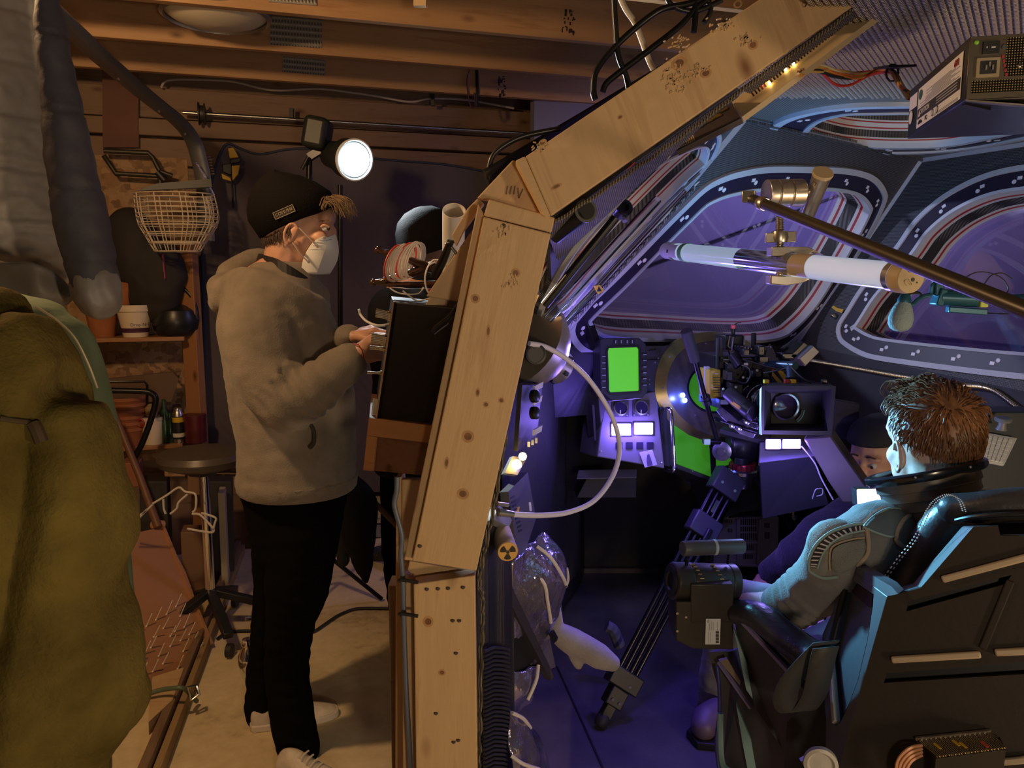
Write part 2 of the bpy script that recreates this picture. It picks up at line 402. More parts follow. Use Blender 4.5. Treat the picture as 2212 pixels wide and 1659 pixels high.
# ceiling deck and joists
ce = thing('ceiling', None, None, (0, 2.5, 2.44), kind='structure')
c0 = gz(1110, 78, 2.44)
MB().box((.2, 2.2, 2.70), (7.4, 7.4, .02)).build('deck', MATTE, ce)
for k in (-3, -2, -1, 0, 1, 2):
    p = c0 + V3((0, .527 * k, 0)); a = p - U * 3.1 + UP * .118; b_ = p + U * 2.4 + UP * .118
    jo = board('joist', a, b_, .038, .235, FIR, ce, bevel=.003)
# truss plates and inked stamps on the joists
def on_joist(k, x, z):
    p = c0 + V3((0, .527 * k, 0)) - VV * .0195
    pl = Pl(p, p + U, p + UP); return pl, p
GALV = cells('galvanised_plate', (.30, .27, .23), (.14, .125, .11), 26, .5, .8, .004, 13, .25)
for k, (x0, y0, x1, y1) in ((0, (580, -30, 684, 12)), (1, (584, 34, 695, 104)), (2, (610, 122, 703, 163))):
    pl, _ = on_joist(k, 0, 0)
    panel('truss_plate', [pl.hit(x0, y1 - 8, .004), pl.hit(x1, y1, .004), pl.hit(x1, y0 + 8, .004), pl.hit(x0, y0, .004)], .003, GALV, ce)
INK = mat('ink', (.035, .022, .015), .7)
def stamp(k, x0, y0, x1, y1, seed):
    pl, _ = on_joist(k, 0, 0); rr = random.Random(seed); m = MB()
    for i in range(26):
        x = rr.uniform(x0, x1); y = rr.uniform(y0, y1); w_, h_ = rr.uniform(1.5, 5), rr.uniform(2, 9)
        m.prism([pl.hit(x, y + h_, .0006), pl.hit(x + w_, y + h_, .0006), pl.hit(x + w_, y, .0006), pl.hit(x, y, .0006)], VV * -.0004)
    return tag(m.build('grade_stamp', INK, ce), kind='stuff')
stamp(0, 1212, 18, 1240, 68, 3); stamp(2, 1075, 162, 1090, 205, 5)
# ------------------------------------------------------------------ near lumber rib of the cockpit set
YF = 1.43
rib = thing('timber_rib', 'angled pine timber rib at the open edge of the cockpit set, plain lumber with knots', 'timber frame', at(960, 1659, YF))
def plate(name, px, Y, th, m=PINE, parent=rib, **k):
    return panel(name, [at(x, y, Y) for x, y in px], th, m, parent, bevel=.0025, **k)
plate('lower_post', [(903, 2000), (893, 1262), (1026, 1243), (1036, 2000)], YF, .038)
plate('leaning_post', [(890, 1212), (1045, 468), (1190, 505), (1029, 1234)], YF, .038)
plate('post_end_block', [(1045, 466), (1056, 430), (1199, 470), (1191, 503)], YF + .005, .10)
plate('rafter', [(1190, 467), (1135, 338), (1668, -20), (2060, -290), (2120, -180), (1858, 3)][::1], YF, .038)
plate('rafter_end_block', [(1113, 347), (1134, 337), (1190, 467), (1176, 470)], YF - .002, .07)
plate('lower_post_edge', [(872, 2000), (868, 1252), (894, 1262), (904, 2000)], YF + .045, .09)
plate('leaning_post_edge', [(872, 1210), (1033, 440), (1047, 466), (892, 1212)], YF + .02, .07)
# plates and blocks behind the joints
plate('notched_gusset', [(1030, 428), (1108, 345), (1140, 360), (1180, 478), (1120, 478), (1060, 432)], YF + .05, .04)
plate('ply_gusset', [(920, 640), (985, 545), (1050, 455), (1040, 520), (1010, 652), (1000, 655)], YF + .12, .03)
plate('slanted_strip', [(975, 508), (1010, 450), (1032, 428), (1046, 440), (1000, 500), (985, 532)], YF + .10, .03)
plate('ply_gusset', [(918, 660), (985, 540), (1005, 560), (985, 672)], YF + .14, .03)
plate('stud', [(853, 2000), (855, 1030), (868, 1030), (880, 2000)], YF + .14, .06)
plate('ply_block', [(868, 1235), (868, 1036), (918, 1036), (895, 1235)], YF + .13, .02)
plate('sill_block', [(880, 1232), (884, 1212), (1030, 1236), (1026, 1252), (905, 1258)], YF + .05, .05)
# carved tally marks on the gusset
pl = Pl(at(1060, 432, YF + .05), at(1140, 360, YF + .05), at(1120, 478, YF + .05)); m = MB()
for x in (1096, 1104, 1112): m.beam(pl.hit(x - 2, 420, .0012), pl.hit(x + 1, 402, .0012), .0035, .002)
m.beam(pl.hit(1121, 428, .0012), pl.hit(1119, 406, .0012), .0035, .002); m.beam(pl.hit(1121, 428, .0012), pl.hit(1130, 408, .0012), .0035, .002)
m.build('tally_mark', OLDWOOD, rib)
sc_ = mat('screw_dark', (.05, .03, .02), .5, .5)
for x, y in ((1088, 488), (907, 1179), (978, 1340), (992, 1340), (985, 1410), (942, 1540), (990, 1598), (980, 1602), (922, 1272), (946, 1271), (968, 1270), (1000, 1268)):
    MB().lathe([(.0001, -.001), (.004, -.001), (.0045, .0008), (.002, .0012)], at(x, y, YF), at(x, y, 1) - at(x, y, 1.2), n=10).build('screw', sc_, rib)
KNOT = mat('knot', (.17, .075, .03), .55, var=.35, vs=90); KHALO = mat('knot_halo', (.42, .235, .095), .55, var=.15, vs=60)
for x, y, rx, ry, a in ((1467, 137, 11, 8, -.6), (1525, 158, 8, 6, -.5), (1627, 97, 7, 6, -.6), (1340, 253, 4, 2.5, -.6), (1594, 9, 6, 5, -.6), (1172, 308, 6, 4, -.6), (1202, 403, 8, 3, -.5), (1114, 590, 6, 6, 0), (1027, 645, 6, 6, 0), (1011, 943, 8, 8, 0), (1000, 1067, 8, 7, 0), (1050, 874, 4, 4, 0), (1083, 865, 4, 4, 0), (1032, 848, 3, 6, .1), (965, 1000, 3, 8, .1), (925, 1343, 7, 7, 0), (955, 1453, 5, 4, 0), (1055, 715, 2.5, 9, .1)):
    for k, off, m_ in ((1.7, .0004, KHALO), (1., .0009, KNOT)):
        q = [(x + rx * k * cos(t) * cos(a) - ry * k * sin(t) * sin(a), y + rx * k * cos(t) * sin(a) + ry * k * sin(t) * cos(a)) for t in [2 * pi * j / 16 for j in range(16)]]
        panel('knot', [at(u, v, YF - off) for u, v in q], .0003, m_, rib)
# torn grain: small raised splinters around the knots of the rafter
rr_ = random.Random(5); m = MB()
for cx_, cy_, n_, sp in ((1460, 168, 60, 26), (1510, 150, 22, 16), (1610, 85, 26, 16), (1565, 50, 34, 22), (1470, 95, 26, 22), (1165, 320, 18, 14), (1085, 500, 18, 12), (1105, 610, 18, 14)):
    for k in range(n_):
        x, y = cx_ + rr_.gauss(0, sp * .6), cy_ + rr_.gauss(0, sp * .5); a = -.62 + rr_.uniform(-.9, .9) if cx_ > 1130 else 1.4 + rr_.uniform(-.5, .5); l = rr_.uniform(3, 9)
        m.beam(at(x - l * cos(a) / 2, y - l * sin(a) / 2, YF - .0005), at(x + l * cos(a) / 2, y + l * sin(a) / 2, YF - .0005), .0022, .003, (0, -1, 0))
tag(m.build('torn_grain', PINE, rib), kind='stuff')

# ================================================================== THE COCKPIT SET
ZC = 1.975
T1 = gz(1605, 255, ZC); VX = gz(1990, 343, ZC); DN = gz(1880, 0, ZC); RR = gz(2212, 308, ZC)
W1B = at(1720, 742, 3.5)
P1 = Pl(T1, VX, W1B); P2 = Pl(VX, RR, W1B); SB = P1.hit(1197, 742)
CN = at(1196, 480, YF + .03); PS = Pl(CN, T1, SB)
PC = Pl((0, 0, ZC), (1, 0, ZC), (0, 1, ZC))
LIN = cells('shell_lining', (.045, .046, .055), (.17, .175, .20), 55, .42, .8, .002, 55, .25)
RIB = cells('ribbed_matting', (.10, .095, .09), (.34, .32, .29), 40, .4, .5, .002, 40, .3)
shell = thing('cockpit_shell', 'dark rubber lined cockpit shell with rounded riveted windows inside the garage', 'film set', V3((.9, 2.6, .1)))
def rloop(px, pl, n=5): return cat_rom([pl.hit(x, y) for x, y in px], n, True)
def resample(L, k):
    L = list(L); n = len(L); d = [0]
    for i in range(n): d.append(d[-1] + (L[(i + 1) % n] - L[i]).length)
    out = []; j = 0
    for q in range(k):
        s = d[-1] * q / k
        while d[j + 1] < s: j += 1
        t = (s - d[j]) / max(1e-9, d[j + 1] - d[j]); out.append(L[j].lerp(L[(j + 1) % n], t))
    return out
def inset(L, w, nrm):
    """offset a closed loop inwards in its plane"""
    n = len(L); c = sum(L, V3((0, 0, 0))) / n; out = []
    for i in range(n):
        t = (L[(i + 1) % n] - L[i - 1]).normalized(); q = nrm.cross(t)
        if q.dot(c - L[i]) < 0 and i == 0: pass
        out.append(q)
    sg = 1 if sum((c - L[i]).dot(out[i]) for i in range(n)) > 0 else -1
    return [L[i] + out[i] * sg * w for i in range(n)]
PANE = glass('window_pane', (.80, .78, .92), .05)
RIBT = cells('ribbed_band', (.018, .016, .016), (.10, .09, .085), 26, .55, .5, .003, 3)
STW = mat('stripe_white', (.50, .49, .50), .45); BOLT = mat('bolt_white', (.72, .70, .78), .4)
def window(px, pl, wr=.022, wg=.06, wi=.014, depth=.13, nb=18, name='window', tun=True, nres=150):
    nrm = pl.n; A = resample(rloop(px, pl), nres)
    B = inset(A, wr, nrm); C = inset(B, wg, nrm); D = inset(C, wi, nrm)
    wn = thing(name, None, None, sum(A, V3((0, 0, 0))) / nres, kind='structure')
    up = lambda L, h: [p + nrm * h for p in L]
    MB().strip(up(A, 0), up(A, .012)).strip(up(A, .012), up(B, .012)).strip(up(B, .012), up(B, .004)).build('outer_rim', RIMG, wn, sharp=50)
    MB().strip(up(B, .005), up(C, .005)).strip(up(C, .005), up(C, .0)).build('gasket', GASKET, wn, sharp=50)
    MB().strip(up(C, .0), up(C, .010)).strip(up(C, .010), up(D, .008)).strip(up(D, .008), up(D, -.01)).build('inner_rim', RIMG, wn, sharp=50)
    if tun:
        z = -.01; lay = [(.016, STW, 'white_stripe'), (.010, RED, 'red_stripe'), (.012, STW, 'white_stripe'), (.05, RIBT, 'ribbed_band'), (.012, STW, 'white_stripe'), (.010, RED, 'red_stripe'), (.016, STW, 'white_stripe')]
        tot = sum(l[0] for l in lay); cur = D
        for h, m_, nm in lay:
            nz = z - h * depth / tot; nx = inset(D, .10 * (-nz - .01), nrm)
            MB().strip(up(cur, z), up(nx, nz)).build(nm, m_, wn, sharp=60); cur = nx; z = nz
        MB().add(up(cur, z), [list(range(nres))]).add(up(cur, z - .004), [list(range(nres))]).build('pane', PANE, wn, sharp=None)
    else:
        MB().add(up(D, -.012), [list(range(nres))]).add(up(D, -.016), [list(range(nres))]).build('pane', PANE, wn, sharp=None)
    # bolts and their square tags on the gasket
    mid = inset(B, wg * .42, nrm); mid2 = inset(B, wg * .62, nrm); bm0 = None
    for k in range(nb):
        i = int(nres * k / nb); p = mid[i] + nrm * .0055; t = (mid[(i + 1) % nres] - mid[i - 1]).normalized(); q = nrm.cross(t)
        me = MB().prism([p + t * a + q * b for a, b in ((-.008, -.006), (.008, -.006), (.008, .006), (-.008, .006))], nrm * .002).build('bolt_tag', BOLT, wn)
        p2 = mid2[i] + nrm * .0055 + t * .018
        MB().lathe([(.0001, 0), (.008, 0), (.008, .0015), (.005, .002), (.005, .0008), (.0001, .0008)], p2, nrm, n=12).build('bolt', BOLT, wn)
    return A
W1 = [(1560, 378), (1600, 366), (1660, 357), (1750, 358), (1830, 362), (1885, 378), (1911, 412), (1908, 440), (1880, 498), (1838, 570), (1792, 645), (1752, 696), (1715, 732), (1685, 754), (1640, 768), (1560, 773), (1420, 773), (1310, 772), (1256, 760), (1228, 728), (1232, 692), (1261, 655), (1335, 584), (1423, 493), (1471, 445), (1520, 399)]
W2 = [(2212, 358), (2133, 376), (2067, 406), (2018, 439), (1973, 482), (1935, 536), (1866, 617), (1833, 668), (1811, 705), (1814, 735), (1832, 752), (1858, 767), (1891, 778), (1980, 792), (2107, 809), (2212, 821), (2330, 832), (2420, 815), (2460, 760), (2470, 600), (2470, 460), (2420, 375), (2320, 350)]
W3 = [(1652, 287), (1672, 262), (1726, 241), (1828, 224), (1960, 220), (2100, 220), (2212, 226), (2275, 240), (2295, 260), (2280, 280), (2212, 296), (2107, 316), (2006, 326), (1879, 328), (1770, 322), (1700, 310), (1665, 299)]
W4 = [(1452, 312), (1500, 290), (1532, 280), (1551, 286), (1547, 315), (1520, 360), (1450, 425), (1330, 550), (1230, 665), (1190, 700), (1172, 705), (1160, 690), (1168, 655), (1230, 545), (1325, 430), (1400, 350)]
A1 = window(W1, P1, nb=22, name='window_1', wg=.056)
A2 = window(W2, P2, nb=20, name='window_2', wg=.060, wr=.02, wi=.012)
A3 = window(W3, PC, nb=12, name='window_3', wg=.085, wr=.03, wi=.02, depth=.06, tun=True)
A4 = window(W4, PS, nb=14, name='window_4', wg=.035, wr=.012, wi=.008, depth=.05)
def baffle_(pts, off): panel('light_baffle', [p + PS.n * off for p in pts], .006, MATTE, shell)
def facet(name, pts, hole, m): panel(name, pts, .012, m, shell, holes=[hole] if hole else ())
FAR = RR + (RR - VX) * 1.6; 
NEARR = V3((2.6, DN.y - .2, ZC)); DN2 = V3((DN.x + .1, DN.y - .3, ZC))
facet('front_left_panel', [SB + (SB - W1B) * .05, W1B, VX, T1], A1, LIN)
W1R = P2.hit(2212, 900); W2FAR = P2.hit(2560, 960)
facet('front_right_panel', [W1B, P2.hit(2212, 845), P2.hit(2560, 880), FAR, VX], A2, LIN)
facet('ceiling_panel', [V3((.45, 1.12, ZC)), DN2, NEARR + V3((0, -.2, 0)), FAR, VX, T1, V3((DN.x - .02, DN.y, ZC))], A3, RIB)
PSN = [CN, V3((DN.x - .02, DN.y + .02, ZC)), T1, SB]
PSD = [PS.hit(1186, 486), PS.hit(1880, -15), T1, SB]
facet('side_panel', PSD, A4, LIN)
baffle_(PSD, -.16)  # unseen sheet added outside the side window to stop the work lamp
panel('light_baffle', [at(1085, 620, 1.70), at(1085, 1470, 1.97), at(1262, 1254, 3.56), at(1262, 700, 3.56)], .006, MATTE, shell)  # unseen sheet added to close the wall gap against the work lamp
# ribs of the matting overhead: real rounded strips running away from the viewer
m = MB(); x0 = .46
a1, b1 = V3((1.0, 1.25, 0)), V3((1.9, 1.25, 0))
i = 0
def inside3(x, y): # outside the oval rim and inside the ceiling outline
    n = len(A3); c = False
    for k in range(n):
        p, q = A3[k], A3[(k + 1) % n]
        if (p.y > y) != (q.y > y) and x < (q.x - p.x) * (y - p.y) / (q.y - p.y) + p.x: c = not c
    return c
dirr = V3((.56, .83, 0)).normalized(); per = V3((dirr.y, -dirr.x, 0))
for i in range(-140, 150):
    o_ = V3((.9, 1.6, ZC)) + per * (i * .0118); seg = []
    for k in range(-60, 60):
        p = o_ + dirr * (k * .03)
        if p.y > 1.12 and p.y < 2.14 and not inside3(p.x, p.y) and p.x > DN.x - .12 + max(0, (p.y - DN.y)) * .1 and p.x < 2.3: seg.append(p)
        else:
            if len(seg) > 1: m.tube([seg[0], seg[-1]], .0042, 6, cap=False)
            seg = []
    if len(seg) > 1: m.tube([seg[0], seg[-1]], .0042, 6, cap=False)
def beads(name, c, c2):
    m_, nt, b = _nt(name); L = nt.links; co = coords(nt, rnd=False, rot=(0, 0, -math.atan2(dirr.y, dirr.x)))
    wv = N(nt, 'ShaderNodeTexWave', Scale=36., bands_direction='X'); L.new(co, wv.inputs['Vector'])
    L.new(ramp(nt, wv.outputs[1], [(.15, c), (.6, c2)]), b.inputs['Base Color']); b.inputs['Roughness'].default_value = .38; bump(nt, b, wv.outputs[1], .8, .004); return m_
tag(m.build('matting_ribs', beads('rib_beads', (.14, .12, .10), (.66, .58, .48)), shell), kind='stuff')
# raised seams between the facets
SEAM = mat('seam_trim', (.34, .36, .44), .45)
for a, b, w_ in ((VX, W1B, .035), (VX, FAR, .03), (T1, SB, .03), (T1, VX, .008)):
    c = (a + b) / 2; n_ = (CAM - c).normalized()
    MB().beam(a + n_ * .004, b + n_ * .004, w_, .012, n_).build('seam_trim', SEAM, shell, bevel=.004)
MB().beam(T1 + V3((.01, -.02, -.012)), VX + V3((0, -.01, -.008)), .01, .008, (0, 0, 1)).build('seam_trim', LIN, shell)
# lining wall under the rib: folded rubber edge, the black slotted side wall
RUBR = cells('ribbed_rubber', (.010, .010, .011), (.030, .030, .032), 9, .45, .8, .006, 40)
pa = [at(1030, 1700, YF + .03), at(1030, 1240, YF + .03), at(1072, 1075, 1.60), at(1110, 1160, 1.72), at(1112, 1700, 1.72)]
MB().prism(pa, VV * .02).build('ribbed_wall', RUBR, shell, sharp=None)
m = MB()
for k in range(46):
    y = 1400 + k * 9.2; m.tube([at(1046, y + 8, 1.468), at(1066, y - 1, 1.51), at(1086, y, 1.58), at(1100, y + 4, 1.66)], .0035, 5)
tag(m.build('rubber_ribs', RUBBER, shell), kind='stuff')
m = MB(); pts = []
for x, y in ((1034, 1660), (1037, 1560), (1040, 1400), (1043, 1300), (1036, 1246), (1060, 1130), (1085, 990), (1100, 880), (1118, 780), (1140, 660), (1160, 600), (1186, 500)): pts.append(at(x, y, YF + .012))
pts = cat_rom(pts, 8); m.tube([p + V3((.002 * sin(i * 1.9), 0, 0)) for i, p in enumerate(pts)], .0045, 6)
pts2 = cat_rom([at(x, y, YF + .012) for x, y in ((1190, 486), (1350, 380), (1500, 275), (1650, 160), (1800, 55), (1880, -20))], 10)
m.tube([p + V3((0, 0, .0015 * sin(i * 1.7))) for i, p in enumerate(pts2)], .0035, 6)
m.build('torn_lining_edge', cells('lining_edge', (.02, .018, .015), (.24, .19, .12), 60, .5, .8, .003), shell)
# strip of lining between the rafter and the set, seen from its cut edge
LEDGE = cells('edge_lining', (.03, .028, .03), (.30, .26, .22), 70, .4, 1., .003)
MB().prism([at(1180, 492, YF + .02), at(1600, 190, YF + .02), at(1578, 218, YF + .12), at(1460, 312, YF + .18), at(1330, 410, YF + .2), at(1205, 560, YF + .2)], V3((0, .004, -.004))).build('lining_flap', LEDGE, shell, sharp=None)
MB().prism([at(1600, 190, YF + .02), at(1880, -12, YF + .02), at(1900, -2, YF + .05), at(1622, 198, YF + .05)], V3((0, .003, -.003))).build('lining_flap', LEDGE, shell, sharp=None)
# inner lower walls
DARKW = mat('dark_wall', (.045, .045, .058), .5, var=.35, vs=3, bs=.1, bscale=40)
SB0 = SB.copy(); W0 = W1B.copy(); R0 = P2.hit(2212, 845); R9 = P2.hit(2560, 880)
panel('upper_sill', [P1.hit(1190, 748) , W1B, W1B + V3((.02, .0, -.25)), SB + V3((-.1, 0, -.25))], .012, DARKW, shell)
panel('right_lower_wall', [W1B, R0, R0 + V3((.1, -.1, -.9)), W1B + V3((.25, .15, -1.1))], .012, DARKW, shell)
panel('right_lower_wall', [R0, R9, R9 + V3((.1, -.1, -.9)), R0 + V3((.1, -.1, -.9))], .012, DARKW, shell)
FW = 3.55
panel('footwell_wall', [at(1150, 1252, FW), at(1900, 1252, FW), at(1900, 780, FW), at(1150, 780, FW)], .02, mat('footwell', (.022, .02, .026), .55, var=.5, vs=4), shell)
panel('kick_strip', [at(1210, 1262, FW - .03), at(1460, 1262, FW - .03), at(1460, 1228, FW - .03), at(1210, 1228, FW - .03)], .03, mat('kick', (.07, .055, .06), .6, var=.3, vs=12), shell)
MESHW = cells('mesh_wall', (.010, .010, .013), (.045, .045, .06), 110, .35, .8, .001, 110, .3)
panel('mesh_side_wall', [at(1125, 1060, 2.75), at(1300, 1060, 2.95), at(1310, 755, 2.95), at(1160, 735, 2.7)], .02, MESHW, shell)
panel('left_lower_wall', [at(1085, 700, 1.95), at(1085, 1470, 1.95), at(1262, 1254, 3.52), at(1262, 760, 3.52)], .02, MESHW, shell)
panel('set_floor', [gz(1020, 1800, .1), gz(2600, 1800, .1), V3((3, 3.65, .1)), V3((-.15, 3.65, .1))], .03, mat('set_floor', (.07, .065, .085), .5, var=.35, vs=5, bs=.15, bscale=90), shell)
MB().beam(gz(1203, 1440, .1015), gz(1330, 1720, .1015), .006, .003).build('floor_joint', BLACK, shell)
# violet canvas beyond the windows
bw = MB().prism([V3((.12, 4.30, .3)), V3((2.3, 4.78, .3)), V3((2.3, 4.78, 3.2)), V3((.12, 4.30, 3.2))], V3((-.02, .05, 0))).build('backdrop', mat('canvas', (.17, .16, .22), .8, var=.12, vs=2), org=(.8, 4.7, .3)); tag(bw, kind='structure')
bw = MB().prism([V3((2.3, 4.78, .3)), V3((4.6, 2.6, .3)), V3((4.6, 2.6, 3.2)), V3((2.3, 4.78, 3.2))], V3((.05, .05, 0))).build('backdrop', mat('canvas', (.2, .19, .25), .8), org=(3.4, 4, .3)); tag(bw, kind='structure')

# ================================================================== COCKPIT FITTINGS
def Z(ox, oy, s=3.95): return lambda x, y: (ox + x / s, oy + y / s)
Q = Z(1220, 660)
def poly(pl, pts, off=0): return [pl.hit(x, y, off) for x, y in pts]
def ell_px(cx, cy, rx, ry, n=28, a0=0.): return [(cx + rx * cos(2 * pi * k / n + a0), cy + ry * sin(2 * pi * k / n + a0)) for k in range(n)]
def bar_px(pl, x0, y0, x1, y1, off=0): return poly(pl, [(x0, y1), (x1, y1), (x1, y0), (x0, y0)], off)
RIVET = mat('rivet', (.7, .68, .7), .3, .8)
def rivets(pl, pts, parent, r=.0035, off=.002):
    for x, y in pts: MB().lathe([(r, 0), (r * .8, r * .4), (.0001, r * .5)], pl.hit(x, y, off), pl.n, n=8).build('rivet', RIVET, parent)
PD = Pl(at(1400, 745, 2.72), at(1700, 745, 3.02), at(1480, 1050, 2.66))
DASH = mat('dash_panel', (.085, .082, .095), .42, .25, var=.12, vs=5); BRUSH = mat('brushed_grey', (.24, .21, .19), .38, .6, var=.12, vs=30)
dash = thing('dashboard', 'dark riveted instrument dashboard under the front window with a round green target dial', 'dashboard', PD.hit(1520, 1040))
panel('face_plate', poly(PD, [(1282, 746), (1668, 748), (1690, 790), (1700, 850), (1660, 960), (1600, 1020), (1541, 1042), (1452, 1008), (1440, 1000), (1300, 940)]), .09, DASH, dash, bevel=.004)
ring = [(1433, 850), (1434, 815), (1444, 785), (1466, 758), (1495, 744), (1530, 738), (1568, 740), (1605, 753), (1635, 778), (1655, 815), (1660, 852), (1650, 892), (1622, 925), (1585, 942), (1545, 944), (1505, 932), (1470, 908), (1446, 880)]
A = resample(rloop(ring, PD), 90); Bo = inset(A, -.036, PD.n); gr = resample([PD.hit(*p) for p in ell_px(1536, 839, 60, 55, 60)], 90)
upn = lambda L, h, n=PD.n: [p + n * h for p in L]
# sector order must agree between ring and hole: start both at the same side
k0 = min(range(90), key=lambda i: (gr[i] - A[0]).length); gr = gr[k0:] + gr[:k0]
if (gr[22] - A[22]).length > (gr[-22] - A[22]).length: gr = [gr[0]] + gr[:0:-1]
GOLD = mat('worn_gold_band', (.42, .33, .13), .32, .8, var=.3, vs=10)
MB().strip(upn(Bo, .001), upn(A, .022)).strip(upn(Bo, .001), upn(Bo, -.02)).build('raised_rim', GOLD, dash)
MB().strip(upn(A, .020), upn(gr, .020)).build('dial_ring', BRUSH, dash)
gi = inset(gr, .008, PD.n); MB().strip(upn(gr, .022), upn(gi, .022)).strip(upn(gi, .022), upn(gi, .012)).strip(upn(gr, .022), upn(gr, .018)).build('dial_bezel', BLACK, dash)
MB().add(upn(gi, .013), [list(range(90))]).build('green_disc', GREEN, dash, sharp=None)
rivets(PD, [(1525, 742), (1447, 770), (1433, 838), (1458, 905), (1502, 897), (1600, 750), (1648, 800)], dash, off=.021)
rivets(PD, [(1467, 747), (1422, 774), (1415, 783), (1403, 820), (1403, 830), (1455, 1006), (1496, 1018), (1492, 934), (1538, 990), (1665, 750), (1660, 772)], dash)
panel('green_panel', poly(PD, [(1453, 916), (1488, 940), (1533, 956), (1538, 1030), (1458, 1000)], .008), .008, GREEN, dash)
panel('green_panel', poly(PD, [(1545, 958), (1575, 962), (1618, 950), (1610, 985), (1580, 1002), (1547, 1012)], .008), .008, GREEN, dash)
panel('divider', poly(PD, [(1533, 950), (1545, 956), (1548, 1042), (1538, 1036)], .012), .012, BLACK, dash)
for x, y in ((1473.5, 854), (1478, 865)): MB().lathe([(.009, 0), (.009, .006), (.0001, .008)], PD.hit(x, y, .022), PD.n, n=14).build('blue_light', LEDB, dash)
panel('status_screen', poly(PD, [(1525, 800), (1537, 800), (1535, 830), (1522, 826)], .03), .006, mat('tiny_screen', (.3, .3, .5), .3, emit=.5, ec=(.35, .4, .8)), dash)
# grab handle
MB().tube(cat_rom([PD.hit(1434, 886, .01), PD.hit(1441, 882, .06), PD.hit(1449, 890, .075), PD.hit(1452, 930, .075), PD.hit(1456, 1000, .075), PD.hit(1453, 1018, .07), PD.hit(1438, 1016, .01)], 6), .007, 10).build('grab_handle', CHROME, dash)
panel('slotted_rail', poly(PD, [(1425, 880), (1440, 880), (1447, 1008), (1432, 1004)], .012), .012, DASH, dash)
for a, b in (((1392, 778), (1424, 776)), ((1401, 757), (1416, 755))): MB().beam(PD.hit(*a, .001), PD.hit(*b, .001), .003, .003, PD.n).build('groove', BLACK, dash)
# hazard stripe plate beside the camera
HZ = thing('hazard_plate', 'small yellow and black hazard striped plate on the dash behind the film camera', 'sign', PD.hit(1680, 800, .03))
panel('base', poly(PD, [(1662, 790), (1682, 790), (1700, 812), (1692, 828), (1664, 826)], .03), .004, BLACK, HZ)
for q in ([(1673, 791), (1684, 791), (1699, 813), (1694, 823)], [(1664, 806), (1669, 803), (1690, 826), (1681, 827)]): panel('stripe', poly(PD, q, .032), .002, YEL, HZ)
panel('red_patch', poly(PD, [(1661, 791), (1671, 791), (1672, 802), (1662, 803)], .032), .002, RED, HZ)
# ---- left console with lit buttons
PK = Pl(at(1300, 985, 2.52), at(1440, 1010, 2.56), at(1310, 760, 2.66))
con = thing('side_console', 'grey sloped control console with two lit violet buttons and round gauges', 'console', PK.hit(1340, 1000))
back = V3((-.10, .12, 0))
MB().prism(poly(PK, [(1290, 987), (1436, 1012), (1424, 900), (1416, 845), (1308, 866), (1296, 930)]), (at(1252, 978, 2.72) - at(1290, 987, 2.53))).build('housing', mat('console_grey', (.19, .18, .21), .5, var=.1), con, bevel=.004)
panel('side_slot', [at(1279, 875, 2.56), at(1284, 875, 2.56), at(1288, 950, 2.52), at(1284, 952, 2.52)], .004, BLACK, con)
for x, y in ((1340, 882), (1385, 881)):
    g = thing('g', None, None, PK.hit(x, y)); bpy.data.objects.remove(g)
    panel('gauge_plate', bar_px(PK, x - 18, y - 17, x + 18, y + 18, .004), .005, DASH, con)
    MB().lathe([(.0265, 0), (.0265, .006), (.022, .007), (.021, .003)], PK.hit(x, y, .004), PK.n, n=28, cap=False).build('gauge_rim', STEEL, con)
    MB().lathe([(.0001, .0035), (.0225, .0035)], PK.hit(x, y, .004), PK.n, n=28, cap=False).build('gauge_face', GASKET, con)
    MB().beam(PK.hit(x, y + 12, .009), PK.hit(x, y + 4, .009), .003, .001, PK.n).build('needle', WHITEP, con)
    rivets(PK, [(x - 15, y + 15), (x + 15, y + 15)], con, .003, .005)
for x0, y0, x1, y1 in ((1322, 915, 1363, 940), (1371, 913, 1411, 938)):
    panel('button_frame', bar_px(PK, x0 - 3, y0 - 3, x1 + 3, y1 + 3, .003), .006, BLACK, con)
    panel('lit_button', bar_px(PK, x0, y0, x1, y1, .009), .006, LEDW, con, bevel=.003)
for x in (1338, 1360, 1383, 1405): panel('key', bar_px(PK, x - 7, 955, x + 7, 970, .005), .006, GASKET, con, bevel=.001)
rivets(PK, [(1298, 974), (1429, 999)], con)
st = thing('taped_photo', 'small violet tinted photo card stuck crooked on the console edge', 'photo', PK.hit(1400, 1008, .01))
panel('card', poly(PK, [(1381, 977), (1409, 971), (1420, 1004), (1393, 1010)], .008), .001, mat('card', (.62, .58, .72), .5), st)
panel('figure', poly(PK, [(1398, 983), (1402, 980), (1406, 990), (1410, 1005), (1399, 1008), (1397, 995)], .0092), .0006, mat('card_ink', (.10, .07, .2), .6), st)
# ---- monitor
PM = Pl(at(1290, 860, 2.42), at(1398, 850, 2.46), at(1300, 735, 2.46))
mo = thing('green_screen_monitor', 'chunky black prop monitor showing a plain bright green screen', 'monitor', PM.hit(1345, 862))
MB().prism(poly(PM, [Q(300, 285), Q(330, 276), Q(640, 275), Q(695, 330), Q(705, 740), Q(660, 790), Q(400, 815), Q(340, 765), Q(305, 740)]), at(1280, 745, 2.56) - at(1296, 738, 2.46)).build('housing', mat('monitor_shell', (.035, .036, .042), .4), mo, bevel=.004)
SCRN = mat('green_screen_glow', (.05, .5, .02), .5, emit=.75, ec=(.105, .50, .022))
panel('screen', poly(PM, [Q(375, 360), Q(610, 350), Q(628, 375), Q(632, 720), Q(615, 735), Q(385, 745), Q(368, 720), Q(358, 395)], .002), .003, SCRN, mo)
bez = [Q(366, 350), Q(616, 340), Q(640, 370), Q(644, 725), Q(624, 746), Q(380, 757), Q(357, 726), Q(346, 392)]
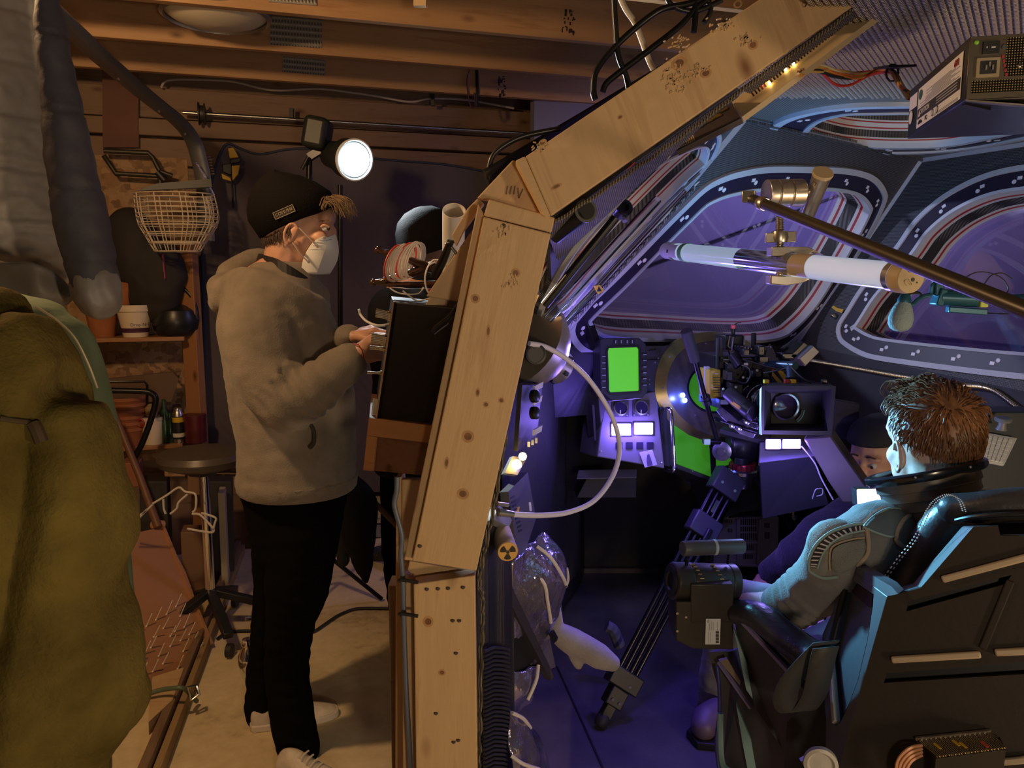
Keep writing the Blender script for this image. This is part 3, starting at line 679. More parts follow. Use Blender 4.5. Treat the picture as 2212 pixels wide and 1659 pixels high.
A = poly(PM, bez, .001); Bq = inset(A, .006, PM.n); MB().strip(upn(A, .0, PM.n), upn(A, .008, PM.n)).strip(upn(A, .008, PM.n), upn(Bq, .008, PM.n)).strip(upn(Bq, .008, PM.n), upn(Bq, 0, PM.n)).build('bezel', BLACK, mo)
TICK = mat('tick', (.45, .45, .52), .4)
for y in (425, 480, 530, 585, 635, 690): panel('side_key', poly(PM, [Q(316, y + 10), Q(350, y + 10), Q(350, y - 6), Q(316, y - 6)], .004), .006, BLACK, mo); panel('tick', poly(PM, [Q(320, y + 12), Q(350, y + 12), Q(350, y + 6), Q(320, y + 6)], .005), .001, TICK, mo)
for y in (410, 460, 515, 565, 615, 670): panel('side_key', poly(PM, [Q(664, y + 10), Q(700, y + 10), Q(700, y - 6), Q(664, y - 6)], .004), .006, BLACK, mo); panel('tick', poly(PM, [Q(668, y + 12), Q(698, y + 12), Q(698, y + 6), Q(668, y + 6)], .005), .001, TICK, mo)
for x in (430, 478, 528, 572): panel('top_key', poly(PM, [Q(x - 14, 330), Q(x + 14, 330), Q(x + 12, 288), Q(x - 12, 290)], .004), .006, BLACK, mo, bevel=.001); panel('tick', poly(PM, [Q(x + 2, 322), Q(x + 8, 322), Q(x + 8, 296), Q(x + 2, 296)], .0045), .001, TICK, mo)
MB().beam(at(1258, 668, 2.5), at(1288, 752, 2.55), .03, .03).build('bracket', BLACK, mo, bevel=.002)
# step under the console, and a hood under the dash
b = MB(); p = [at(1245, 1076, 2.75), at(1375, 1076, 2.75), at(1375, 1031, 2.75), at(1268, 1031, 2.75)]
b.prism(p, V3((0, .12, 0))).build('foot_step', mat('step_black', (.03, .028, .035), .5), org=at(1300, 1076, 2.8), bevel=.003, label='low black step box under the sloped console', cat='step')
panel('lit_edge', [at(1246, 1033, 2.70), at(1375, 1030, 2.70), at(1375, 1014, 2.76), at(1250, 1016, 2.76)], .004, mat('console_grey', (.19, .18, .21), .5), bpy.data.objects['foot_step'])
hood = MB(); hp = cat_rom([at(x, y, 2.82) for x, y in ((1405, 1005), (1440, 1012), (1480, 1040), (1505, 1075), (1520, 1140))], 6)
hood.strip(hp, [q + V3((.32, .25, .04)) for q in hp], closed=False).build('knee_hood', mat('step_black'), dash)
# dark gauge corner and arched white rim left of the monitor (lower corner of window)
# ---- under the side window: dome work lamp and coloured trims
LMP = mat('lamp_bronze', (.50, .44, .34), .36, .7, var=.1)
L0 = at(1150, 752, 1.95); LX = (at(1238, 800, 2.02) - at(1150, 735, 1.9)).normalized()
dl = thing('dome_lamp', 'bronze grey dome work lamp shade clamped behind the leaning timber', 'lamp', L0 - V3((0, 0, .1)))
MB().lathe([(r * 1.17, h * 1.17) for r, h in ((.104, -.045), (.107, -.045), (.102, -.015), (.088, .018), (.066, .046), (.047, .062), (.047, .068), (.040, .070), (.040, .105), (.034, .112), (.0001, .112))], L0, LX, n=36).build('shade', LMP, dl)
for k in range(7):
    a = 2 * pi * k / 7; d, s, t = frame_of(LX); q = L0 + d * .105 + (s * cos(a) + t * sin(a)) * .0474
    MB().box(q, (.010, .010, .014), Matrix((s, t, d)).transposed()).build('vent_slot', BLACK, dl)
MB().lathe([(.024, -.03), (.024, .0), (.019, .001), (.019, -.002), (.0001, -.002)], at(1158, 765, 1.76), V3((.1, -1, .1)), n=22).build('socket', BLACK, dl)
wt = cat_rom([at(x, y, Y) for x, y, Y in ((1143, 742, 1.75), (1180, 750, 1.78), (1230, 780, 1.82), (1280, 830, 1.86), (1322, 900, 1.88), (1338, 965, 1.86), (1325, 1025, 1.82), (1285, 1080, 1.76), (1230, 1106, 1.70), (1170, 1113, 1.64), (1105, 1111, 1.58))], 8)
MB().tube(wt, .0062, 10).build('white_hose', mat('hose_white', (.62, .60, .80), .4), None, label='white flexible hose arcing from the dome lamp down to the side wall', cat='hose')
m = MB().rod(at(1108, 1111, 1.58), at(1075, 1106, 1.56), .007, 10, .009).build('fitting', STEEL, bpy.data.objects['white_hose'])
# black pipe stubs and hose clamp by the side window
sp = thing('pipe_stub', 'black pipe stub poking out under the rafter by the side window', 'pipe', at(1262, 470, 1.62))
MB().lathe([(.021, 0), (.022, .003), (.022, .005), (.017, .005), (.016, -.02)], at(1264, 456, 1.47), V3((.25, -1, .1)), n=24, cap=True).build('pipe_end', STEEL, sp); MB().lathe([(.0001, .0055), (.0172, .0055), (.0172, .002)], at(1264, 456, 1.47), V3((.25, -1, .1)), n=24).build('pipe_bore', BLACK, sp); MB().tube([at(1196, 508, 1.52), at(1262, 457, 1.475)], .0185, 16).build('pipe', BMETAL, sp)
kb = thing('corded_knob', 'black knurled knob with ribbed cable relief on the side window bar', 'knob', at(1350, 452, 1.95))
MB().lathe([(.022, 0), (.022, .03), (.018, .034), (.011, .034), (.010, .02)], at(1340, 458, 1.98), at(1362, 436, 1.93) - at(1338, 462, 2.0), n=20).build('cap', BMETAL, kb)
m = MB(); a, b_ = at(1306, 436, 1.95), at(1335, 456, 1.97)
for k in range(6): m.ball(a.lerp(b_, k / 5), (.011, .009, .011), n=10, m=6)
m.build('strain_relief', RUBBER, kb); MB().rod(at(1350, 478, 1.95), at(1347, 465, 1.96), .007).build('bolt', BRASSY, kb)
# chrome rails along the side window
TR = thing('window_rail', 'long clear and chrome rails running along the slanted side window', 'rail', at(1250, 680, 2.3))
def railp(name, x0, y0, x1, y1, off, r, m_): MB().tube([PS.hit(x0, y0, off), PS.hit(x1, y1, off)], r, 10).build(name, m_, TR)
railp('chrome_rail', 1214, 700, 1480, 412, .03, .006, CHROME); railp('clear_tube', 1182, 690, 1420, 430, .045, .012, glass('clear_tube', (.85, .88, .95), .12, .08))
railp('dark_rail', 1176, 660, 1330, 470, .04, .010, BMETAL); railp('ribbed_rail', 1240, 692, 1500, 405, .022, .007, cells('ribbed_rail', (.05, .05, .06), (.4, .4, .46), 60, .4, .8, .003))
railp('white_rail', 1200, 712, 1520, 380, .015, .004, mat('rail_white', (.6, .6, .64), .4))
wp = Pl(PS.hit(1298, 618, .03), PS.hit(1310, 630, .03), PS.hit(1286, 632, .035))
panel('warning_tag', [PS.hit(x, y, .036) for x, y in ((1282, 618), (1296, 616), (1306, 628), (1292, 636))], .002, YEL, TR)
panel('warning_mark', [PS.hit(x, y, .0375) for x, y in ((1290, 630), (1300, 629), (1294, 619))], .001, BLACK, TR)
MB().tube(cat_rom([at(1270, 440, 1.50), at(1310, 412, 1.50), at(1345, 378, 1.50), at(1372, 352, 1.50)], 5), .0022, 6).build('red_wire', mat('red_wire', (.6, .04, .03), .5), None, label='thin red wire drooping from the lining beside the rafter', cat='wire')
# knob column behind the leaning timber
kc = thing('knob_strip', 'narrow black strip of round knobs and white flaps behind the leaning timber', 'control panel', at(1140, 960, 1.80))
panel('strip', [at(1118, 975, 1.68), at(1160, 940, 1.86), at(1172, 830, 1.86), at(1128, 832, 1.68)], .01, BLACK, kc)
for x, y in ((1150, 856), (1150, 892)): MB().lathe([(.015, 0), (.015, .012), (.012, .014), (.0001, .014)], at(x, y, 1.74), V3((.8, -.5, .1)), n=18).build('knob', BMETAL, kc); MB().box(at(x + 6, y - 1, 1.73), (.003, .002, .012)).build('knob_mark', WHITEP, kc)
for x, y in ((1160, 832), (1158, 862), (1158, 927)):
    panel('white_flap', [at(x - 5, y + 14, 1.75), at(x + 12, y + 5, 1.80), at(x + 14, y - 8, 1.80), at(x - 4, y + 2, 1.75)], .004, GREYP if y == 0 else mat('flap', (.55, .54, .56), .5), kc)
for k in range(3): MB().box(at(1142 + k * 8, 958 - k * 4, 1.73 + k * .02), (.006, .02, .012)).build('slot_switch', WHITEP, kc)
yl = thing('edge_lamp', 'small glowing yellow and white lamp at the edge of the knob strip', 'lamp', at(1118, 1010, 1.66))
panel('holder', [at(1090, 1022, 1.63), at(1118, 1026, 1.66), at(1138, 990, 1.72), at(1108, 985, 1.68)], .01, GREYP, yl)
for x, y, r in ((1129, 986, .009), (1116, 1003, .011)): MB().ball(at(x, y, 1.66), r).build('bulb', LEDY, yl)
MB().ball(at(1122, 1006, 1.665), .005).build('blue_bulb', LEDB, yl)
# blaster barrel with trefoil warning, slotted panel, silver bag
rc = thing('trefoil_canister', 'pale cylinder with a yellow radiation trefoil on its end cap', 'canister', at(1095, 1205, 1.55))
ca, cb = at(1082, 1148, 1.62), at(1097, 1192, 1.52); MB().rod(ca, cb, .0215, 24).build('barrel', mat('canister_tan', (.48, .40, .28), .5), rc, bevel=.002)
nx = (cb - ca).normalized(); MB().lathe([(.0001, .0005), (.0205, .0005), (.021, -.002)], cb, nx, n=24).build('cap', mat('cap_amber', (.62, .36, .10), .5), rc)
_, s_, t_ = frame_of(nx)
for k in range(3):
    a = 2 * pi * k / 3 + .5; pts = [cb + nx * .0012 + (s_ * cos(a + d) + t_ * sin(a + d)) * r for d, r in ((-.5, .005), (.5, .005), (.5, .016), (.2, .0168), (-.2, .0168), (-.5, .016))]
    MB().prism(pts, nx * .0006).build('trefoil_blade', BLACK, rc)
MB().lathe([(.0001, .0018), (.0035, .0018), (.0035, .001)], cb, nx, n=12).build('trefoil_dot', BLACK, rc)
sl = thing('equipment_panel', 'tall grey slotted equipment panel behind the pale canister', 'panel', at(1150, 1195, 1.85))
SP = Pl(at(1105, 1045, 1.70), at(1152, 1045, 1.95), at(1128, 1190, 1.72))
panel('plate', poly(SP, [(1098, 1062), (1140, 1020), (1158, 1120), (1135, 1190), (1118, 1200)]), .02, mat('slot_grey', (.06, .058, .065), .5), sl)
for k in range(9): panel('slot', poly(SP, [(1104 + k * 2, 1078 + k * 9), (1112 + k * 2, 1074 + k * 9), (1112 + k * 2, 1070 + k * 9), (1104 + k * 2, 1074 + k * 9)], .001), .001, BLACK, sl)
panel('yellow_tag', poly(SP, [(1115, 1108), (1121, 1106), (1123, 1094), (1117, 1096)], .001), .001, YEL, sl); panel('white_tag', poly(SP, [(1145, 1104), (1149, 1104), (1147, 1085), (1143, 1085)], .001), .001, WHITEP, sl)
panel('grey_block', [at(1066, 1122, 1.52), at(1100, 1138, 1.62), at(1108, 1118, 1.68), at(1078, 1090, 1.6)], .03, GREYP, sl)
for y in (1088, 1106): MB().rod(at(1074, y, 1.56), at(1098, y + 3, 1.58), .0045).build('stub', BRASSY, sl)

for q in (PK.hit(1343, 928, .045), PK.hit(1391, 926, .045)): lamp('button_glow', 'POINT', q, .9, (.20, .12, 1), .008)
lamp('dot_glow', 'POINT', PD.hit(1475, 858, .05), .3, (.1, .15, 1), .006)
# ---- silver bag with pale piping, glove, leaning black frame
FOIL = mat('clear_film', (.30, .27, .40), .16, .75, var=.5, vs=9, bs=.8, bscale=14, bd=.02); PIPE = mat('piping', (.62, .58, .54), .5)
bag = thing('foil_bag', 'crumpled silver film bag with pale piping hanging behind the black side wall', 'bag', at(1170, 1640, 1.85))
def sheet(name, rows, m, parent, th=.004, jit=.006, n=5, seed=1):
    rr = random.Random(seed); G = [cat_rom(r, n) for r in rows]; cols = list(zip(*G)); C2 = [cat_rom(list(c), n) for c in cols]
    k, q = len(C2), len(C2[0]); b = MB(); vs = [p + V3([noise.noise(p * 22 + V3((a * 9, seed, 0))) for a in range(3)]) * jit * 2 for c in C2 for p in c]
    b.add(vs, [[i * q + j, i * q + j + 1, (i + 1) * q + j + 1, (i + 1) * q + j] for i in range(k - 1) for j in range(q - 1)])
    o = b.build(name, m, parent, sharp=30); s = o.modifiers.new('s', 'SOLIDIFY'); s.thickness = th; return o
sheet('film', [[at(1100, 1215, 1.70), at(1145, 1175, 1.82), at(1172, 1150, 1.86), at(1190, 1170, 1.9)], [at(1104, 1300, 1.72), at(1150, 1260, 1.76), at(1195, 1230, 1.82), at(1222, 1225, 1.9)], [at(1104, 1370, 1.74), at(1150, 1340, 1.8), at(1190, 1320, 1.84), at(1205, 1330, 1.9)], [at(1104, 1440, 1.78), at(1130, 1440, 1.8), at(1160, 1430, 1.84), at(1175, 1400, 1.9)]], FOIL, bag, seed=2)
sheet('film', [[at(1100, 1450, 1.74), at(1125, 1445, 1.76), at(1150, 1438, 1.8), at(1163, 1432, 1.84)], [at(1100, 1500, 1.72), at(1120, 1500, 1.74), at(1148, 1495, 1.78), at(1155, 1490, 1.84)], [at(1100, 1545, 1.74), at(1112, 1545, 1.76), at(1125, 1535, 1.8), at(1140, 1520, 1.84)]], FOIL, bag, seed=4)
sheet('film', [[at(1102, 1535, 1.66), at(1120, 1545, 1.70), at(1135, 1560, 1.76), at(1150, 1575, 1.8)], [at(1102, 1600, 1.62), at(1130, 1590, 1.66), at(1160, 1600, 1.72), at(1180, 1625, 1.78)], [at(1102, 1670, 1.60), at(1140, 1640, 1.64), at(1172, 1660, 1.7), at(1192, 1690, 1.76)], [at(1102, 1740, 1.60), at(1140, 1740, 1.64), at(1172, 1740, 1.7), at(1195, 1750, 1.76)]], FOIL, bag, seed=8)
for pts in ([(1148, 1235, 1.78), (1175, 1260, 1.78), (1183, 1300, 1.80), (1190, 1345, 1.84)], [(1160, 1180, 1.80), (1190, 1205, 1.80), (1215, 1245, 1.84), (1222, 1262, 1.88)], [(1172, 1240, 1.84), (1195, 1262, 1.84), (1200, 1290, 1.86)], [(1224, 1228, 1.9), (1226, 1255, 1.92), (1212, 1284, 1.92)], [(1163, 1436, 1.80), (1158, 1470, 1.78), (1140, 1512, 1.76)], [(1104, 1632, 1.60), (1130, 1650, 1.60), (1165, 1662, 1.64)], [(1106, 1540, 1.65), (1130, 1552, 1.68), (1146, 1572, 1.73)]):
    MB().tube(cat_rom([at(*p) for p in pts], 6), .0045, 8).build('piping', PIPE, bag)
lf = thing('leaning_frame', 'black wedge shaped frame leaning against the ribbed side wall', 'frame', at(1180, 1490, 1.86))
panel('blade', [at(1103, 1305, 1.70), at(1103, 1262, 1.70), at(1188, 1440, 1.86), at(1196, 1462, 1.86), at(1190, 1470, 1.86)], .02, mat('step_black'), lf)
panel('web', [at(1106, 1318, 1.73), at(1165, 1440, 1.84), at(1103, 1462, 1.74)], .015, BLACK, lf)
panel('side_plate', [at(1108, 1235, 1.78), at(1120, 1232, 1.8), at(1185, 1365, 1.9), at(1200, 1440, 1.92), at(1180, 1450, 1.9)], .01, mat('violet_plate', (.10, .09, .16), .5), lf)
for x, y in ((1172, 1320), (1193, 1375)): MB().prism([at(x - 8, y - 4, 1.82), at(x, y - 8, 1.82), at(x + 10, y + 10, 1.84), at(x + 2, y + 16, 1.84)], V3((.005, .02, 0))).build('clip', BMETAL, lf, bevel=.001)
GLV = mat('glove_felt', (.50, .47, .42), .85, var=.15, vs=12, bs=.4, bscale=120, sheen=.3)
gl = thing('padded_mitt', 'pale felt mitt shaped pad with a thumb lying on the dark set floor', 'mitt', at(1265, 1440, 2.0))
b = MB()
for pts, rr in (([(1198, 1350), (1210, 1368), (1235, 1385), (1265, 1400), (1295, 1418), (1322, 1432)], [.018, .032, .038, .036, .036, .024]), ([(1232, 1395), (1240, 1420), (1250, 1438)], [.016, .014, .013]), ([(1206, 1342), (1204, 1315), (1207, 1294)], [.015, .012, .011])):
    ps = cat_rom([at(x, y, 2.02) for x, y in pts], 4); rs = [];
    for i in range(len(ps)):
        t = i / (len(ps) - 1) * (len(rr) - 1); k = min(int(t), len(rr) - 2); rs.append(rr[k] + (rr[k + 1] - rr[k]) * (t - k))
    b.tube(ps, rs, 14); b.ball(ps[0], rs[0]); b.ball(ps[-1], rs[-1])
body('pad', fuse(b, .006, 6), GLV, gl)
b = MB(); b.tube(cat_rom([at(1310, 1352, 2.5), at(1325, 1362, 2.5), at(1338, 1395, 2.5)], 5), .02, 8)
b.build('floor_rag', mat('rag', (.08, .09, .12), .8), None, label='small dark cloth scrap on the set floor beside the tripod leg', cat='cloth')

# ================================================================== TRIPOD AND FILM CAMERA
tp = thing('camera_tripod', 'heavy black twin tube tripod with a red ringed bowl carrying the film camera', 'tripod', gz(1400, 1500, .1))
H0 = at(1592, 1010, 2.62)
def pp(x, y, Y): return at(x, y, Y)
FT = gz(1298, 1562, .115); TOPL = at(1568, 1045, 2.58)
dl_ = (FT - TOPL).normalized(); sx = dl_.cross(V3((0.2, -1, 0.15))).normalized()
ND = mat('leg_tube', (.03, .03, .034), .25, .85)
for k in (-1.5, -.5, .5, 1.5): MB().rod(TOPL + dl_ * .04 + sx * k * .023, FT - dl_ * .13 + sx * k * .021, .0082, 10).build('leg_tube', ND, tp)
def blk(name, c, w_, h_, d_, m=BLACK, bev=.004): 
    Mx = Matrix((sx, sx.cross(dl_), dl_)).transposed(); return MB().box(c, (w_, d_, h_), Mx).build(name, m, tp, bevel=bev)
blk('leg_shoulder', TOPL - dl_ * .0, .105, .085, .05, mat('tripod_cast', (.055, .055, .065), .42, .3)); blk('leg_clamp', TOPL + dl_ * .17, .108, .075, .045, mat('tripod_cast'))
blk('clamp_lever', TOPL + dl_ * .20 - sx * .015 - V3((0, .03, 0)), .02, .08, .014, BMETAL); blk('spacer', TOPL + dl_ * .09, .03, .05, .012, STEEL)
blk('ankle', FT - dl_ * .15, .11, .06, .05); blk('ankle_joint', FT - dl_ * .09, .06, .06, .045); blk('foot_shank', FT - dl_ * .045, .036, .05, .032)
MB().lathe([(.016, -.03), (.022, -.02), (.022, .0), (.018, .01), (.0001, .012)], FT, dl_, n=18).build('rubber_foot', RUBBER, tp)
for k, s_ in ((.15, -.02), (.09, -.015), (.09, .012), (0, -.03), (0, .025)):
    q = (TOPL if k == 0 else FT - dl_ * k); MB().lathe([(.005, 0), (.005, .002), (.0001, .002)], q + sx * s_ - V3((0, .028, 0)), (0, -1, 0), n=10).build('bolt', STEEL, tp)
# right leg and its levers
RT, RB = at(1642, 1018, 2.66), gz(1790, 1268, .1) ; RB = at(1788, 1262, 3.0); RB.z = max(RB.z, .12)
MB().tube([RT, RT.lerp(RB, .3)], .021, 12).tube([RT.lerp(RB, .28), RT.lerp(RB, .62)], .017, 12).tube([RT.lerp(RB, .6), RB], .014, 12).build('leg_tube', ND, tp)
MB().beam(RT - V3((.02, 0, -.01)), RT.lerp(RB, .25), .05, .03).build('leg_shoulder', mat('tripod_cast'), tp, bevel=.004)
for t in (.3, .34): p = RT.lerp(RB, t); MB().box(p + V3((.02, -.015, .01)), (.008, .02, .04)).build('clamp_lever', STEEL, tp)
MB().lathe([(.010, 0), (.010, .01), (.0001, .012)], RT.lerp(RB, .36) + V3((.02, -.02, 0)), (0, -1, .1), n=12).build('lever_knob', STEEL, tp)
BK_, BKB = at(1600, 1022, 2.74), gz(1580, 1330, .1); BKB = V3((BK_.x - .1, 3.2, .11))
MB().tube([BK_, BKB], .018, 10).build('leg_tube', ND, tp)
# bowl, red ring, head
MB().lathe([(.0001, -.06), (.03, -.06), (.034, -.02), (.048, -.012), (.05, .0), (.044, .006), (.0001, .006)], H0 + V3((.02, 0, -.01)), UP, n=24).build('bowl', STEEL, tp)
b = MB().lathe([(.043, 0), (.045, .003), (.045, .022), (.043, .025), (.0001, .025)], H0 + V3((.02, 0, -.006)), UP, n=32); b.build('lock_ring', mat('anodised_red', (.40, .04, .05), .35, .6), tp)
for k in range(16):
    a = 2 * pi * k / 16; MB().box(H0 + V3((.02 + .0455 * cos(a), .0455 * sin(a), .006)), (.004, .006, .018), Matrix.Rotation(a, 3, 'Z')).build('knurl', mat('anodised_dark', (.14, .02, .025), .4, .5), tp)
MB().lathe([(.022, 0), (.022, .02), (.02, .022), (.0001, .022)], H0 + V3((.0, -.045, .025)), UP, n=20).build('level_knob', BLACK, tp, bevel=.001)
hb = MB().lathe([(.04, -.055), (.046, -.05), (.046, .05), (.04, .055), (.0001, .055)], H0 + V3((.02, 0, .085)), (1, 0, .05), n=24).ball(H0 + V3((.02, 0, .07)), (.06, .05, .06))
body('fluid_head', fuse(hb, .006, 2), mat('head_black', (.022, .022, .026), .35, .4), tp)
MB().lathe([(.033, 0), (.033, .008), (.020, .012), (.012, .012), (.012, .028), (.0001, .028)], H0 + V3((-.062, -.03, .065)), V3((-.45, -.9, .1)), n=24).build('drag_dial', mat('dial_grey', (.2, .2, .22), .3, .6), tp)
MB().beam(H0 + V3((-.06, 0, .135)), H0 + V3((.11, -.08, .10)), .06, .018).build('balance_plate', mat('tripod_cast'), tp, bevel=.003)
MB().tube([at(1548, 948, 2.5), at(1525, 868, 2.46), at(1500, 772, 2.40)], .0085, 10).build('pan_bar', BMETAL, tp)
MB().tube([at(1502, 780, 2.40), at(1482, 714, 2.36)], [.0165, .0185], 14).build('grip', mat('foam_grip', (.05, .048, .055), .75), tp, bevel=.003)
for t in (.0, .04): MB().lathe([(.015, -.008), (.015, .008)], at(1527 - t * 60, 868 - t * 200, 2.46), at(1500, 772, 2.40) - at(1525, 868, 2.46), n=14).build('bar_collar', BLACK, tp)
MB().rod(at(1555, 954, 2.52), at(1520, 953, 2.5), .010).build('bar_clamp', BMETAL, tp); MB().box(at(1527, 954, 2.49), (.02, .012, .018)).build('clamp_lever', STEEL, tp)
# film camera
fc = thing('film_camera', 'rigged black cinema camera with square matte box and yellow battery on the tripod', 'camera', at(1600, 945, 2.55))
CK = mat('camera_black', (.018, .018, .021), .38, .3, var=.3, vs=30)
def Bx(name, x0, y0, x1, y1, Y0, Y1, m=CK, bev=.002, sk=0, par=None):
    """solid between two picture rectangles at two depths"""
    k = Y1 / Y0
    p = [at(x0, y1, Y0), at(x1, y1 + sk, Y0), at(x1, y0 + sk, Y0), at(x0, y0, Y0)]; v = V3((-.10 * (Y1 - Y0) * 2, Y1 - Y0, 0))
    return MB().prism(p, v).build(name, m, par or fc, bevel=bev)
Bx('camera_body', 1556, 770, 1642, 884, 2.50, 2.66); Bx('body_top', 1572, 784, 1668, 838, 2.47, 2.62, sk=4)
Bx('battery', 1533, 799, 1557, 861, 2.47, 2.55, mat('battery_yellow', (.55, .42, .04), .5), .003)
pb = Pl(at(1533, 861, 2.469), at(1557, 861, 2.469), at(1540, 800, 2.469))
for k in range(7): panel('battery_rib', bar_px(pb, 1541, 815 + k * 5.4, 1556, 816.4 + k * 5.4, .001), .001, BLACK, fc)
panel('battery_label', bar_px(pb, 1544, 806, 1552, 809, .001), .001, WHITEP, fc)
Bx('side_screen', 1523, 792, 1533, 855, 2.50, 2.51, mat('lcd_violet', (.25, .24, .4), .3, emit=.35, ec=(.3, .28, .6)), .001)
for x in (1549.5, 1557.5): MB().rod(at(x, 796, 2.5), at(x + .4, 730, 2.52), .0055, 8, .0045).build('antenna', mat('antenna', (.05, .055, .07), .5), fc)
# onboard monitor with bracket
Bx('finder_shell', 1568, 724, 1609, 756, 2.52, 2.60, CK, .004); Bx('finder_hood', 1583, 727, 1604, 752, 2.50, 2.53, MATTE)
for q in ([(1577, 725), (1573, 748), (1578, 752)], [(1584, 728), (1581, 757), (1606, 762)], [(1605, 724), (1608, 726), (1607, 750)]):
    MB().tube([at(x, y, 2.495) for x, y in q], .0022, 6).build('wire_bracket', STEEL, fc)
MB().rod(at(1583, 725, 2.55), at(1584, 705, 2.55), .006).build('post', CK, fc); MB().box(at(1583.5, 706, 2.54), (.014, .014, .014)).build('pink_cap', mat('hot_pink', (.75, .08, .16), .5), fc, bevel=.003)
MB().tube(cat_rom([at(1586, 702, 2.55), at(1592, 698, 2.56), at(1600, 697, 2.6)], 4), .0016, 6).build('lead', RUBBER, fc)
MB().beam(at(1590, 750, 2.5), at(1652, 762, 2.42), .028, .02).build('top_handle', CK, fc, bevel=.004)
for k in range(9): MB().box(at(1594 + k * 6.5, 748 + k * 1.2, 2.49 - k * .009), (.004, .03, .006)).build('handle_rib', BMETAL, fc)
MB().rod(at(1628, 748, 2.46), at(1628, 720, 2.47), .0085).build('post', BMETAL, fc)
MB().rod(at(1583, 766, 2.48), at(1600, 790, 2.46), .02, 14).build('motor', CK, fc); panel('logo_patch', [at(x, y, 2.455) for x, y in ((1607, 789), (1616, 789), (1616, 784), (1607, 784))], .001, WHITEP, fc); MB().box(at(1612, 787, 2.475), (.035, .03, .04)).build('wireless_box', CK, fc, bevel=.003)
panel('cyan_flag', [at(x, y, 2.47) for x, y in ((1585, 772), (1598, 768), (1598, 762), (1586, 761))], .002, mat('cyan_tape', (.2, .5, .55), .4), fc)
# lens, follow motor, matte box
LA = (at(1715, 885, 2.22) - at(1600, 865, 2.5)).normalized()
MB().lathe([(.040, -.10), (.044, -.08), (.050, -.05), (.050, -.02), (.056, -.018), (.056, .02), (.062, .022), (.062, .05), (.05, .06)], at(1648, 873, 2.40), LA, n=36).build('lens_barrel', mat('lens_barrel', (.10, .10, .11), .22, .8), fc)
for k in (-.04, .0, .035): MB().lathe([(.0635, -.004), (.0645, -.003), (.0645, .003), (.0635, .004)], at(1648, 873, 2.40) + LA * k, LA, n=36, cap=False).build('lens_ring', CHROME, fc)
MB().rod(at(1574, 848, 2.40), at(1615, 885, 2.33), .024, 20).build('follow_motor', mat('motor_grey', (.07, .07, .08), .4, .4), fc, bevel=.003); MB().rod(at(1612, 882, 2.33), at(1627, 893, 2.30), .026, 20).build('motor_cap', CK, fc, bevel=.003)
MB().beam(at(1580, 868, 2.36), at(1608, 888, 2.31), .004, .012).build('motor_label', YEL, fc)
MF = Pl(at(1645, 938, 2.20), at(1797, 941, 2.16), at(1645, 833, 2.20))
of = [(1645, 833), (1806, 834), (1797, 941), (1643, 938)]; inn = [(1652, 842), (1797, 841), (1788, 931), (1650, 930)]
bk = [at(1666, 850, 2.33), at(1776, 848, 2.31), at(1770, 916, 2.31), at(1666, 915, 2.33)]
O = poly(MF, of); I = poly(MF, inn); Ob = [p + V3((-.03, .02, 0)) for p in O]
mb = MB(); mb.strip(O, I); mb.strip(I, bk); ob2 = [at(1655, 838, 2.35), at(1790, 838, 2.33), at(1784, 930, 2.33), at(1655, 930, 2.35)]; mb.strip(O, ob2); mb.build('matte_box', MATTE, fc, sharp=20)
hole = [at(*p, 2.325) for p in ell_px(1698, 880, 34, 32, 36)]
panel('filter_tray', bk, .006, mat('tray', (.028, .026, .034), .6), fc, holes=[[at(*p, 2.322) for p in ell_px(1700, 881, 33, 32, 36)]] if 0 else ())
MB().lathe([(.036, 0), (.041, .001), (.041, -.01)], at(1698, 879, 2.305), V3((.06, -1, .02)), n=40, cap=False).build('front_ring', CHROME, fc)
MB().lathe([(.0001, .006), (.018, .004), (.036, -.001)], at(1698, 879, 2.305), V3((.06, -1, .02)), n=32, cap=False).build('front_glass', mat('lens_glass', (.02, .015, .04), .05, coat=1), fc)
for k, c in ((36, STEEL), (40, mat('cyan_tape'))):
    MB().tube(cat_rom([at(1698 + k * cos(a), 880 + k * sin(a), 2.30) for a in (.15, .4, .65, .9)], 4), .0022, 6).build('hood_edge', c, fc)
panel('side_flag', [at(1640, 938, 2.22), at(1644, 939, 2.2), at(1646, 834, 2.2), at(1641, 842, 2.22)], .003, mat('flag_grey', (.4, .4, .46), .4), fc)
panel('box_latch', [at(1776, 900, 2.25), at(1790, 895, 2.2), at(1792, 885, 2.2), at(1778, 886, 2.25)], .006, BMETAL, fc)
panel('top_flap', [at(1646, 836, 2.205), at(1804, 836, 2.165), at(1790, 826, 2.35), at(1660, 826, 2.36)], .003, MATTE, fc)
for x, m_ in ((1700, RED), (1713, YEL), (1655, YEL), (1780, CK)): MB().box(at(x, 824, 2.25), (.016, .014, .012)).build('thumb_screw', m_, fc, bevel=.002)
for a, b_ in (((1652, 786, 2.44), (1718, 790, 2.32)), ((1707, 792, 2.33), (1708, 816, 2.32))): MB().rod(at(*a), at(*b_), .013, 12).build('rod_arm', mat('arm_blue', (.05, .10, .15), .35, .5), fc)
MB().rod(at(1640, 782, 2.44), at(1656, 784, 2.43), .009).build('arm_clamp', STEEL, fc)
Bx('sensor_box', 1690, 764, 1722, 775, 2.38, 2.42, BMETAL)
bx = MB().prism([at(1726, 775, 2.36), at(1740, 792, 2.36), at(1772, 760, 2.36), at(1757, 746, 2.36)], V3((-.02, .05, 0))).build('transmitter', mat('tx_grey', (.16, .15, .16), .4, .3), fc, bevel=.003)
bx = MB().prism([at(1706, 770, 2.38), at(1722, 780, 2.38), at(1752, 748, 2.38), at(1736, 738, 2.38)], V3((-.02, .05, 0))).build('transmitter', BMETAL, fc, bevel=.003)
